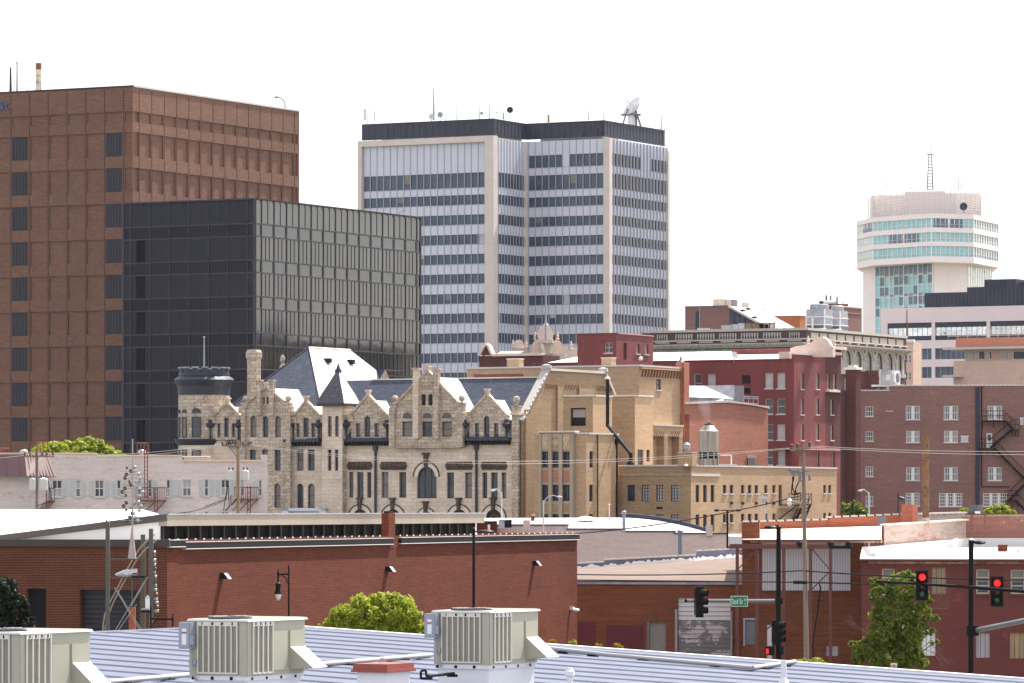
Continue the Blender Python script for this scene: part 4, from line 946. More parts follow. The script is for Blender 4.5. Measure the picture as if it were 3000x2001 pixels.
# ---------------------------------------------------------------- red hotel and its neighbours
def hotel():
    B = Bx(2326, 520, 1560, 2418); f, s = B.F, B.S; zt = f.z(1056, -6); zh = f.z(1038, 0)
    t = thing('hotel', 'tall hotel with red painted brick back and narrow cream sash windows', 'hotel', f.p(0, 0))
    f0 = [(2032.6,1095,2055.5,1150), (2073,1095,2096.6,1150), (2241,1092,2265,1138), (2276,1092,2300,1138), (2241,1167.6,2264,1213), (2276,1167.6,2300,1213), (2241,1242.5,2264,1289), (2276,1242.5,2300,1289), (2241,1317,2264,1362), (2277,1317,2300,1362)]
    s0 = [(x0, y, x1, y+46) for y in (1094, 1168.5, 1243.5, 1318) for x0, x1 in ((2345.6, 2355), (2390, 2400))]
    fo = [f.rect(*q) for q in f0]; so_ = [s.rect(*q) for q in s0]
    m = MB(); B.shell(m, 0, zt, m_redp, m_whroof, .0, False, False)
    wall(m, f, -B.L, 0, 0, zt, fo, m_redp, .25); wall(m, s, 0, B.W, 0, zh, so_, m_redp, .28)
    a = f.sx(2320); m.face([f.p(a, zt-.02), f.p(0, zt-.02), f.p(0, zh), f.p(a, zh)], m_redp); m.face([f.p(0, zh), s.p(B.W, zh), s.p(B.W, zh)+Vector((-.6, .3, 0)), f.p(a, zh)], m_redp)
    for x0, y0, x1, y1 in ((2175, 1099, 2198, 1124), (2180, 1137, 2198, 1153)):
        q = f.rect(x0, y0, x1, y1); m.box(f, q[0], q[1], q[2], q[3], .0, .06, m_mar)
        for i in range(8): z = q[2]+(q[3]-q[2])*(i+.5)/8; m.box(f, q[0], q[1], z-.03, z+.03, .06, .12, m_blk)
    m.build('wall', t)
    for i, o in enumerate(fo): window(f, o, t, m_wgw if i in (1, 2, 3, 7, 9) else m_wgl, m_wfr, dep=.22, fw=.09, sill=m_cop)
    for o in so_: window(s, o, t, m_wgw, m_wfr, dep=.28, fw=.12, sill=m_cop)
    c = MB(); a = f.sx(2320); c.box(f, -B.L, a, zt, zt+.14, -.4, .12, m_redp); c.box(s, .0, B.W, zh, zh+.12, -.4, .12, m_cop); c.build('coping', t)
    # low lit wing at the right
    q0, q1, z0, z1 = s.rect(2340, 1319, 2464, 1500, 1.0); m = MB(); so_ = [s.rect(x, 1324, x+9, 1372, 1.0) for x in (2392, 2437)]
    wall(m, s, q0, q1, 0, z1, so_, m_redp, .3, 1.0); m.face([s.p(q0, z1, 1), s.p(q1, z1, 1), s.p(q1, z1, -2), s.p(q0, z1, -2)], m_redp)
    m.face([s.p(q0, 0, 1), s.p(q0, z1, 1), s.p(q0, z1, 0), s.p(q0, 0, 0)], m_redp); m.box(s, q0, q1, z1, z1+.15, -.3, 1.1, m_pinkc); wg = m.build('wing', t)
    for o in so_: window(s, o, wg, m_wgl, m_wfr, n=1.0, dep=.3, fw=.12)
    # sloping white roof with a tile edge
    zb = zt+.05; zr = f.z(1031, -20, -14); r = MB(); a1 = f.sx(2317, -1); r.face([f.p(-B.L+1, zb, -.5), f.p(a1, zb, -.5), f.p(a1, zr, -14), f.p(-B.L+1, zr, -14)], m_whroof)
    for i in range(110): x = -B.L+(a1+B.L)*(i/110.0); r.tube(f.p(x, zr+.02, -13.9), f.p(x+.16, zr+.2, -13.95), .1, .1, m_greent, 4)
    r.box(f, a1-1.2, a1+.1, zb-.1, f.z(1030, a1), -1.5, -.3, m_terr); r.build('roof', t)
    # street side of dark brick beyond the red wall
    g = MB(); b0, b1 = B.W, s.sx(2464); z1 = s.z(1019, b0); so_ = [s.rect(x0, y0, x1, y0+44, 0) for x0, x1, y0 in ((2423, 2431.5, 1097), (2441, 2450.5, 1097), (2433, 2442, 1171), (2433, 2442, 1245.5), (2433, 2442, 1320), (2433, 2442, 1395))]
    wall(g, s, b0, b1, 0, z1, so_, m_mar, .28); g.face([s.p(b1, 0), s.p(b1, 0, -12), s.p(b1, z1, -12), s.p(b1, z1)], m_mar); g.face([s.p(b0, z1), s.p(b1, z1), s.p(b1, z1, -12), s.p(b0, z1, -12)], m_conc)
    g.face([s.p(b0, zh), s.p(b0, zh, -12), s.p(b0, z1, -12), s.p(b0, z1)], m_redp)
    st = g.build('street_wall', t)
    for o in so_: window(s, o, st, m_wgw, m_wfr, dep=.28, fw=.12, sill=m_cop)
    c = MB(); c.box(s, b0, b1+.3, z1-.9, z1-.3, 0, .1, m_mar); c.box(s, b0, b1+.6, s.z(1022, b0), s.z(1013, b0), -.3, .5, m_terr); c.box(s, b0, b1+.1, s.z(1038, b0), s.z(1029, b0), 0, .12, m_terr)
    c.build('cornice', st); c = MB(); c.box(s, b0, b1+.4, s.z(1148, b0), s.z(1142, b0), 0, .5, m_cop); c.build('sill_course', st)
    # curved cream gable of the street front, seen from behind
    g = MB(); K = [(2315,1046),(2315,1020),(2332,1014),(2352,1012),(2372,1008),(2380,1000),(2388,992),(2398,987),(2410,987),(2420,992),(2428,1001),(2434,1012),(2440,1016),(2440,1046)]
    ff = Fr(*(f.p(0, 0, -5).xy), f.D, f.N); g.prism(ff, [ff.at(x, y) for x, y in K], -.7, 0, m_terr); cg = g.build('curved_gable', t)
    for x, y in ((2368, 1012), (2444, 1014)):
        c = ff.P(x, y, 0); s_ = 525/F; b = MB(); b.lathe(c, [(5*s_, 0), (6*s_, 4*s_), (3*s_, 8*s_), (5*s_, 13*s_), (4*s_, 18*s_), (2*s_, 22*s_), (2.5*s_, 25*s_), (0.5*s_, 29*s_)], m_terr, 8); b.build('urn', cg)
    # penthouse
    Q = Bx(1805.6, 512, 1691.5, 1914); f2, s2 = Q.F, Q.S; zz = f2.z(978, 0); u = thing('red_penthouse', 'red painted block with few sash windows in front of the white tower', 'building', f2.p(0, 0))
    m = MB(); Q.shell(m, 0, zz, m_redp, m_conc, 0, False, False); o1 = [f2.rect(1770.6, 1002.6, 1794, 1034)]; o2 = [s2.rect(1864, 1008, 1874, 1036.5), s2.rect(1889, 1009, 1900, 1038)]; o3 = [s2.rect(1826.5, 1004.6, 1836, 1054)]
    wall(m, f2, -Q.L, 0, 0, zz, o1, m_redp, .25); wall(m, s2, 0, Q.W, 0, zz, o2+o3, m_redp, .3); m.build('wall', u)
    window(f2, o1[0], u, m_wgl, m_wfr, nx=2, nz=2, fw=.1, sill=m_cop)
    for o in o2: window(s2, o, u, m_wgw, m_wfr, dep=.3, nx=2, nz=2, fw=.12, sill=m_cop)
    g = MB(); o = o3[0]; g.box(s2, o[0], o[1], o[2], o[3], -.3, -.22, m_mar); g.build('door', u)
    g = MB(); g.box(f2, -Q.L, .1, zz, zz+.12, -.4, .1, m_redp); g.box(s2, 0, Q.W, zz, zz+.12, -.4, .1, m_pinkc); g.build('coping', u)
    c = pt(2152.5, 1041, 522); dish(2152.5, 1041, 11, 522, (.5, -.8, .3), 'white dish on the white roof of the red hotel', m_white, post=.4)
    b = MB(); c = pt(1995, 1062, 519); s_ = 519/F; b.lathe(c, [(12*s_, 0), (4*s_, 9*s_), (3*s_, 13*s_), (4*s_, 15*s_), (1*s_, 18*s_)], paint('blue metal cap', C(96,120,160), .1, .5), 8); tag(b.build('roof_cupola'), 'small blue pointed vent cap on the hotel roof edge', 'vent')
    b = MB(); c = pt(1877, 1056, 512); b.lathe(c, [(.2, 0), (.25, .15), (.22, .3), (.1, .45)], m_white, 10); tag(b.build('roof_ventilator'), 'small white mushroom vent beside the red penthouse', 'ventilator')
m_pinkc = paint('coping with painted sunlight', C(206,150,140), .1, .7)  # red coping on side walls, sunlight put into the colour
hotel()
def pink_block():
    S0 = Bx(2004, 453, 1996, 2250); f, s = S0.F, S0.S; z1 = s.z(1183, 0); z2 = s.z(1196, S0.W)
    t = thing('brick_building', 'faded pink brick wall building with sloped tile-capped parapet', 'building', f.p(0, 0)); m = MB()
    zp = f.z(1061, 0); mid = s.sx(2130)
    P = [(0, 0), (S0.W, 0), (S0.W, s.z(1197, S0.W)), (s.sx(2203), s.z(1187, s.sx(2203))), (mid, s.z(1179, mid)), (0, s.z(1184, 0))]
    m.face([s.p(a, z) for a, z in P], m_pink); m.face([f.p(-S0.L, 0), f.p(0, 0), f.p(0, zp), f.p(-S0.L, zp)], m_org2)
    m.face([s.p(S0.W, 0), s.p(S0.W, 0, -9), s.p(S0.W, P[2][1], -9), s.p(S0.W, P[2][1])], m_pink)
    m.box(f, -S0.L, 0, 0, zp, -1.2, .02, m_org2); m.box(s, 0, s.sx(2019), P[5][1]-1, zp, -.9, .015, m_pink)
    m.face([s.p(0, P[5][1]-.8), s.p(S0.W, P[5][1]-.8), s.p(S0.W, P[5][1]-.8, -9), s.p(0, P[5][1]-.8, -9)], m_conc); m.build('wall', t)
    c = MB(); Q = [s.p(a, z+.05) for a, z in P[2:]][::-1]
    for p, q in zip(Q, Q[1:]): c.beam(p, q, .45, .12, m_cop)
    n = 40
    for i in range(n): a = S0.W*i/n; z = P[5][1]+(P[4][1]-P[5][1])*min(1, a/mid) if a < mid else P[4][1]+(P[2][1]-P[4][1])*(a-mid)/(S0.W-mid); c.box(s, a, a+.12, z+.05, z+.2, -.3, .28, m_cop)
    c.build('coping', t)
    o = s.rect(2190, 1342, 2212, 1367, .05); g = MB(); g.box(s, *o, .0, .06, m_blk)
    for i in range(8): x = o[0]+(o[1]-o[0])*(i+.5)/8; g.box(s, x-.04, x+.04, o[2], o[3], .06, .1, m_gal)
    g.box(s, o[0]-.2, o[1]+.2, o[3], o[3]+.3, 0, .1, m_tanp); g.build('barred_window', t)
    # metal shed on the roof
    u = thing('roof_shed', 'pale metal shed with sloping roof behind the pink brick parapet', 'shed', pt(2080, 1185, 462)); d = 470; g = MB()
    A = [pt(2019, 1130, d), pt(2062, 1130, d), pt(2122, 1167, d-2), pt(2019, 1163, d-4)]; g.face(A, m_cop); g.build('roof', u)
    g = MB(); g.face([pt(2019, 1163, d-3), pt(2122, 1167, d-2), pt(2110, 1190, d-3), pt(2019, 1190, d-4)], m_gal); g.face([pt(2122, 1167, d-2), pt(2151, 1170, d+4), pt(2151, 1200, d+4), pt(2110, 1195, d-2)], m_steel)
    g.face([pt(2062, 1130, d), pt(2151, 1128, d+4.5), pt(2151, 1170, d+4.3), pt(2122, 1167, d-1.5)], m_gal); g.build('wall', u)
    g = MB(); f9 = Fr(0, d+6, (1, 0), (0, -1)); q = f9.rect(2151, 1130, 2180, 1186); g.box(f9, *q, -1.5, 0, m_steel)
    for i in range(9): x = q[0]+(q[1]-q[0])*i/9; g.box(f9, x, x+.06, q[2], q[3], 0, .06, m_gal)
    tag(g.build('ribbed_tank'), 'ribbed grey metal box beside the pale roof shed', 'equipment')
    g = MB(); q = f9.rect(2175, 1163, 2216, 1190)
    for z in (q[3], (q[2]+q[3])/2+.3, (q[2]+q[3])/2-.2, ): g.tube(f9.p(q[0], z, 3), f9.p(q[1], z-.1, 3), .04, .04, m_gal, 5)
    for i in range(4): x = q[0]+(q[1]-q[0])*i/3; g.tube(f9.p(x, q[2]-.3, 3), f9.p(x, q[3], 3), .04, .04, m_gal, 5)
    tag(g.build('handrail'), 'thin grey roof handrail beside the ribbed metal box', 'railing')
m_org2 = brick('bright orange brick pier', C(190,104,72), C(168,86,60), C(170,110,86), .22, .075, .012)
pink_block()
def mission():
    B = Bx(1591, 590, 1404, 1640); f, s = B.F, B.S; zt = f.z(1040, 0)
    t = thing('mission_building', 'maroon brick building with curved white-edged gable and cream domed parapet', 'building', f.p(0, 0)); m = MB()
    pk = [(1404,1040),(1409,1036),(1416,1026),(1422,1014),(1428,1010),(1434,1014),(1440,1030),(1446,1041)]
    m.face([f.p(-B.L, 0), f.p(0, 0), f.p(0, zt), f.p(-B.L, zt)], m_mar); m.face([s.p(0, 0), s.p(B.W, 0), s.p(B.W, zt), s.p(0, zt)], m_mar)
    m.prism(f, [f.at(x, y) for x, y in pk], -.5, .0, m_mar); m.face([f.p(-B.L, zt-.3), f.p(0, zt-.3), f.p(0, zt-.3, -B.W), f.p(-B.L, zt-.3, -B.W)], m_whroof)
    m.face([f.p(-B.L, 0), f.p(-B.L, 0, -B.W), f.p(-B.L, zt, -B.W), f.p(-B.L, zt)], m_mar); m.build('wall', t)
    c = MB(); Q = [f.P(x, y, -.2) for x, y in pk]+[f.P(1591, 1038, -.2)]
    for p, q in zip(Q, Q[1:]): c.beam(p, q, .9, .3, m_terr)
    c.build('coping', t)
    g = MB(); zz = f.z(1030, -5); a0, a1 = f.sx(1447, -3), f.sx(1515, -3)
    for i in range(22): x = a0+(a1-a0)*i/22; g.tube(f.p(x, zt, -3), f.p(x+.1, f.z(1029, x, -3), -5), .13, .13, m_greent if i % 2 else m_cop, 5)
    g.build('tile_edge', t)
    d = 612; s_ = d/F; u = thing('cream_parapet', 'ornate cream domed parapet with scrolls, finials and a tall spire', 'parapet', pt(1598, 1070, d))
    ff = Fr(0, d, (1, 0), (0, -1)); X = lambda L, n0, n1, mm, nm: (lambda b: (b.prism(ff, [ff.at(x, y) for x, y in L], n0, n1, mm), b.build(nm, u)))(MB())
    X([(1540,1075),(1540,1035),(1556,1031),(1558,1020),(1560,1008),(1566,997),(1574,995),(1580,1000),(1620,1000),(1628,996),(1640,998),(1648,1010),(1653,1022),(1656,1014),(1662,1014),(1664,1026),(1672,1027),(1691,1012),(1691,1075)], -1.5, 0, m_terr, 'scroll_wall')
    X([(1576,1075),(1578,1000),(1574,982),(1571,978),(1580,968),(1584,958),(1590,954),(1600,950),(1606,954),(1612,960),(1618,972),(1623,980),(1620,984),(1619,1002),(1621,1075)], -.2, 1.3, m_terr, 'dome')
    X([(1505,1022),(1505,1010),(1508,1000),(1514,996),(1526,996),(1533,1003),(1537,1014),(1538,1022)], -2.5, .5, m_terr, 'side_scroll')
    b = MB(); c = pt(1522, 1020, d); b.lathe(c-Vector((0, 0, 17*s_)), [(13*s_, 0), (15*s_, 10*s_), (19*s_, 13*s_), (21*s_, 18*s_), (20*s_, 20*s_)], m_terr, 14); b.build('bowl_base', u)
    for A, B_ in (((1584, 1000), (1597, 1040)), ((1618, 1000), (1616, 1038)), ((1572, 1000), (1620, 1000)), ((1590, 1040), (1658, 1042))):
        b = MB(); b.beam(ff.P(*A, 1.6), ff.P(*B_, 2.2), .45, .45, m_orn, up=(0, -1, 0)); b.build('brace', u)
    for x, y, h in ((1503, 1019, 24), (1542, 1019, 22), (1567.6, 996, 24), (1634, 996, 24), (1673, 1025, 26)):
        c = pt(x, y, d-.5); b = MB(); k = h*s_/24; b.lathe(c, [(3*k, 0), (5*k, 3*k), (2.5*k, 7*k), (4*k, 11*k), (3*k, 15*k), (1.8*k, 18*k), (2.5*k, 20*k), (.4*k, 24*k)], m_terr, 8); b.build('finial', u)
    c = pt(1599, 954, d-.6); b = MB(); b.lathe(c, [(9*s_, 0), (6*s_, 5*s_), (2.5*s_, 9*s_), (4*s_, 12*s_), (2*s_, 17*s_), (3*s_, 20*s_), (1*s_, 26*s_), (.4*s_, 40*s_)], m_terr, 8); b.build('spire', u)
    whip(1599, 778, 1000, d-2, .09, 'tall thin flagpole rising behind the cream dome', cat='flagpole', m=m_gal, name='flagpole', group=None)
mission()
# ---------------------------------------------------------------- ornate cornice building and things on its roof
def ornate():
    B = Bx(2363, 640, 1880, 2655); f, s = B.F, B.S; zt = f.z(967, 0); Z = lambda y: f.z(y, 0)
    t = thing('ornate_building', 'dark brick building with balustrade, deep cornice and arched ornament bands', 'building', f.p(0, 0)); m = MB()
    B.shell(m, 0, zt, m_darkb, m_conc, .8, False, False); L, W = B.L, B.W
    sw = []; cx = [2480.7, 2511.6, 2542, 2573, 2603, 2634]; bw = 12
    for c in cx[:6]:
        h = 10.5 if c < 2630 else 6
        a0, a1 = s.sx(c-h), s.sx(c+h); sw.append((a0, a1, Z(1077), Z(1018), 1 if c else 0))
    a0, a1 = sw[0][0], sw[0][1]; w0 = a1-a0
    sw = [(q[0], q[1], q[2], q[3]-.0, 1) for q in sw]
    step = sw[1][0]-sw[0][0]; ext = [(sw[0][0]-step*k, sw[0][1]-step*k, sw[0][2], sw[0][3], 1) for k in range(1, 6) if sw[0][0]-step*k > .5]
    low = [(q[0]+.5, q[1]-.5, Z(1143+d), Z(1100+d), 0) for q in sw+ext for d in (0, 50)]
    wall(m, s, 0, W, 0, zt, sw+ext+low, m_darkb, .3)
    wall(m, f, -L, 0, 0, zt, [], m_darkb, .3); m.build('wall', t)
    for q in sw+ext:
        w = window(s, q, t, m_wgw, m_orn, dep=.3, nx=2, nz=3, fw=.3)
        r = MB(); c = (q[0]+q[1])/2; h = (q[1]-q[0])/2
        for ro, ri, n in ((h+.75, h+.35, .35), (h+.35, h, .2)):
            A = arc(c-ro, c+ro, q[3]+ro-h, 12); C_ = arc(c-ri, c+ri, q[3]+ri-h, 12)
            for i in range(12): r.prism(s, [A[i], A[i+1], C_[i+1], C_[i]], .003, n, m_orn)
        zs = q[3]-h
        r.box(s, q[0]-.7, q[0], q[2], zs, .003, .2, m_orn); r.box(s, q[1], q[1]+.7, q[2], zs, .003, .2, m_orn); r.box(s, q[0]-.8, q[1]+.8, q[2]-.6, q[2], .003, .4, m_orn); r.build('arch_surround', t)
    for q in low: window(s, q, t, m_wgw, m_orn, dep=.3, nx=2, fw=.15)
    g = MB()
    for fr, a0, a1 in ((f, -L, 0), (s, 0, W)):
        g.box(fr, a0-.0, a1+.1, zt, zt+.35, -.5, .2, m_orn); g.box(fr, a0, a1, Z(994), Z(990), 0, .25, m_orn)
        g.box(fr, a0, a1+.1, Z(1007), Z(1003), 0, 1.4, m_conc); g.box(fr, a0, a1, Z(1012), Z(1007), 0, 1.0, m_orn); g.box(fr, a0, a1, Z(1016), Z(1012), 0, .5, m_orn)
        k = int((a1-a0)/1.1)
        for i in range(k): x = a0+(i+.5)*1.1; g.box(fr, x-.2, x+.2, Z(1011), Z(1007.2), 1.0, 1.3, m_orn)
    g.build('cornice', t)
    g = MB(); k = 0
    # front bays: balusters, wreaths
    for px0, px1 in ((1928, 1954), (1982, 2027), (2046, 2092), (2110, 2156), (2174, 2220), (2239, 2287), (2315, 2341)):
        a0, a1 = f.sx(px0), f.sx(px1); g.box(f, a0, a1, Z(989), Z(972), .003, .05, m_cop); n_ = max(4, int((a1-a0)/.38))
        g.box(f, a0-.1, a0, Z(989), Z(972), 0, .2, m_orn); g.box(f, a1, a1+.1, Z(989), Z(972), 0, .2, m_orn)
        for i in range(n_): x = a0+(a1-a0)*(i+.5)/n_; g.lathe(f.p(x, Z(989), .15), [(.06, 0), (.13, .2), (.05, .45), (.08, .8)], m_darkb, 5)
        k += 1; a = (a0+a1)/2; g.box(f, a-1.1, a+1.1, Z(999), Z(994.5), 0, .12, m_orn)
    for i in range(13):
        a = s.sx(2376)+i*(s.sx(2402)-s.sx(2376))*1.0; 
        if a+2.2 > W: break
        g.box(s, a, a+2.4, Z(989), Z(973), .003, .05, m_cop)
        for j in range(7): x = a+.2+j*.33; g.box(s, x-.06, x+.06, Z(988), Z(974), .05, .12, m_orn)
        g.box(s, a+.8, a+1.6, Z(999), Z(994.5), 0, .12, m_orn)
    g.build('balustrade', t)
    for c in (1935, 1997, 2061, 2126, 2192, 2256, 2330):
        a = f.sx(c); r = MB()
        for ro, ri, n in ((1.75, 1.3, .35), (1.3, .95, .2)):
            A = arc(a-ro, a+ro, Z(1016.5)-1.75+ro-.1, 12); C_ = arc(a-ri, a+ri, Z(1016.5)-1.75+ri-.1, 12)
            for i in range(12): r.prism(f, [A[i], A[i+1], C_[i+1], C_[i]], .003, n, m_orn)
        r.build('arch_surround', t)
m_darkb = brick('charcoal brown brick', C(96,82,84), C(80,68,70), C(96,84,84), .22, .075, .012, var=.2)
ornate()
def skylight_block():
    B = Bx(2136.7, 780, 2007, 2238); f, s = B.F, B.S; zt = f.z(897.5, 0); zb = f.z(1000, 0)
    t = thing('skylight_building', 'brown brick block with long white sloping glazed roof', 'building', f.p(0, 0)); m = MB()
    B.shell(m, 0, zt, m_brn, m_conc, 0, True, False); m.build('wall', t)
    g = MB(); q0, q1, z0, z1 = f.rect(2038, 912, 2049, 967); g.box(f, q0, q1, z0, z1, 0, .06, m_pent); g.build('louver', t)
    c = MB(); c.box(f, -B.L, 0, zt, zt+.2, -.5, .12, m_steel); a = f.sx(2050.5); c.box(f, a-.08, a+.08, zb, zt, 0, .1, m_gal); c.build('coping', t)
    # sloping roof falls to the right (along the front direction)
    run = f.sx(2262); zl = f.z(966, run); W = B.W; g = MB()
    P = lambda a, z, n: f.p(a, z, n); a2 = f.sx(2262); r = [P(.0, zt, .3), P(a2, zl, .3), P(a2, zl, -W*.9), P(.0, zt, -W*.9)]
    g.face(r, m_whroof); g.beam(r[0], r[1], .3, .35, m_cop, up=(0, 0, 1)); 
    for u in (.3, .6): g.beam(r[0].lerp(r[3], u)+Vector((0, 0, .05)), r[1].lerp(r[2], u)+Vector((0, 0, .05)), .15, .15, m_wfin)
    for u, v in ((.15, .2), (.12, .5), (.45, .1)): c = r[0].lerp(r[3], u).lerp(r[1].lerp(r[2], u), v); g.box(Fr(c.x, c.y, f.D, f.N), -.5, .5, c.z, c.z+.3, -.3, .3, m_blk)
    g.build('sloping_roof', t)
    g = MB(); g.face([P(0, zl-3, 0), P(a2, zl-3, 0), P(a2, zl, 0), P(0, zt, 0)], m_tgl)
    for i in range(1, 8): x = a2*i/8; g.box(f, x-.07, x+.07, zl-3, zt+(zl-zt)*i/8, 0, .12, m_mul)
    for z in (zl+.4, zl+2.6): g.box(f, 0, a2*(zt-z)/(zt-zl), z-.06, z+.06, 0, .12, m_mul)
    g.build('gable_glazing', t)
    for (px, py0, py1, w, lb, mm, nm) in ((2117, 876, 895, 31, 'rusty cream box unit on the brown brick block', m_rustw, 'roof_unit'), (2185, 884, 899, 11, 'pale round tank near the top of the sloping white roof', m_cop, 'roof_tank')):
        b = MB(); p = pt(px, py1+3, 790); s_ = 790/F
        if w > 20: q = Fr(p.x, p.y, f.D, f.N); b.box(q, -w*s_, w*s_*.2, p.z, p.z+22*s_, -3, 0, mm); b.box(q, w*s_*.2, w*s_*.9, p.z, p.z+20*s_, -3, -.3, mm); b.box(q, w*s_*.9, w*s_, p.z, p.z+20*s_, -2, -.1, m_steel)
        else: b.lathe(p, [(w*s_, 0), (w*s_, 16*s_), (w*s_*.8, 17*s_)], mm, 16)
        tag(b.build(nm), lb, 'rooftop unit')
    # long row of ducts and condensers on the ornate roof
    d = 655; ff = Fr(0, d, (1, 0), (0, -1))
    u = thing('duct_row', 'long row of silver ducts and rusty open units on the ornate building roof', 'ductwork', pt(2200, 970, d))
    for i, (x0, x1, y0, y1, mm) in enumerate(((2114, 2143, 953, 972, m_gal), (2144, 2163, 950, 970, m_gal), (2164, 2181, 947, 970, m_gal), (2044, 2080, 961, 972, m_cop), (2081, 2112, 964, 974, m_gal))):
        b = MB(); q = ff.rect(x0, y0, x1, y1); b.box(ff, *q, -1.5, 0, mm); b.box(ff, q[0]-.03, q[1]+.03, q[3]-.1, q[3], -1.55, .05, m_gal); b.build('duct', u)
    b = MB()
    for i, x in enumerate((2182, 2203, 2222, 2238, 2253, 2268)): q = ff.rect(x, 945, x+3, 968); b.box(ff, *q, -1.6, 0, m_rust)
    q = ff.rect(2182, 945, 2270, 947); b.box(ff, *q, -1.6, 0, m_rust); q = ff.rect(2184, 948, 2222, 967); b.box(ff, *q, -1.4, -.9, m_rustw); q = ff.rect(2222, 948, 2252, 967); b.box(ff, *q, -1.2, -.9, m_blk)
    q = ff.rect(2255, 947, 2268, 967); b.box(ff, *q, -.9, -.4, m_white); q = ff.rect(2182, 966, 2270, 969); b.box(ff, *q, -1.6, 0, m_steel); b.build('condenser_rack', u)
    # orange brick block behind
    B = Bx(2343, 800, 2262, 2362); f, s = B.F, B.S; t = thing('orange_brick_block', 'flat orange brick block between sloping roof and cooling units', 'building', f.p(0, 0)); m = MB(); B.shell(m, 0, f.z(925, 0), m_org, m_conc)
    m.build('wall', t); g = MB(); g.box(f, -B.L, .1, f.z(925), f.z(924), -.3, .1, m_rustw); g.box(s, 0, B.W, f.z(925), f.z(924), -.3, .1, m_rustw); g.build('coping', t)
    # two cooling units
    for px, d, xl, xr, y0, y1, lb in ((2414, 652, 2361, 2439, 905, 972, 'larger pale cooling unit with round fan shroud beside the orange brick block'), (2459.5, 666, 2424, 2484, 910, 974, 'smaller pale cooling unit partly hidden by the larger one')):
        B = Bx(px, d, xl, xr); f, s = B.F, B.S; z1 = f.z(y0, 0); z0 = f.z(y1, 0); h = z1-z0; t = thing('cooling_unit', lb, 'cooling tower', f.p(0, z0), 'big cooling units on the ornate building roof')
        m = MB(); B.shell(m, z0, z1, m_gal, m_gal); 
        for fr, a0, a1 in ((f, -B.L, 0), (s, 0, B.W)):
            for z in (z0+h*.32, z0+h*.66): m.box(fr, a0, a1, z-.06, z+.06, 0, .1, m_white)
            m.box(fr, a0, a0+.15, z0, z1, 0, .1, m_white)
        m.build('casing', t)
        g = MB(); g.box(f, -B.L+.15, -.1, z0+h*.1+.1, z0+h*.32-.1, 0, .05, m_tgl); g.box(s, .15, B.W-.1, z0+h*.1+.1, z0+h*.32-.1, 0, .05, m_tgl); g.build('louver', t)
        g = MB(); c = f.p(-B.L/2, z1, -B.W/2); r = min(B.L, B.W)*.48; g.lathe(c, [(r, 0), (r, .25), (r*.97, .7), (r*.9, .75)], m_gal, 24); g.build('fan_shroud', t)
        g = MB(); x = -B.L*.55; g.tube(f.p(x, z0, .5), f.p(x, z0+h*.6, .5), .12, .12, m_white, 8); g.tube(f.p(x-1.3, z0+.4, .6), f.p(.6, z0+.4, .6), .1, .1, m_white, 8); g.build('pipework', t)
    # brown block with stacks behind the units
    B = Bx(2441, 700, 2421, 2525); f, s = B.F, B.S; zt = f.z(897, 0); t = thing('stack_building', 'brown brick block topped with three grey pipes behind the cooling units', 'building', f.p(0, 0)); m = MB(); B.shell(m, 0, zt, m_brn, m_conc)
    m.build('wall', t); g = MB(); g.box(f, -B.L, .1, zt, zt+.2, -.3, .15, m_rustw); g.box(s, 0, B.W, zt, zt+.2, -.3, .15, m_rustw); g.box(s, 0, B.W, s.z(912, 0), s.z(911, 0)-.1, 0, .1, m_cop); g.build('coping', t)
    for px, y0, w in ((2421, 865, 6), (2433.5, 866, 5.2), (2452.5, 869, 5)):
        b = MB(); s_ = 706/F; p = pt(px, 890, 706); b.tube(p, pt(px, y0, 706), w*s_*.5, w*s_*.5, m_steel, 10); b.build('pipe_stack', t)
    g = MB(); q9 = Fr(0, 706, (1, 0), (0, -1)); g.box(q9, *q9.rect(2402, 882, 2432, 896), -2, 0, m_blk); g.box(q9, *q9.rect(2432, 890, 2485, 896), -2, 0, m_rust); g.tube(q9.P(2412, 887, .3), q9.P(2450, 885, .3), .25, .25, m_white, 8); g.build('roof_plant', t)
    whip(2469.5, 880, 925, 690, .06, 'thin mast above the second cooling unit')
skylight_block()
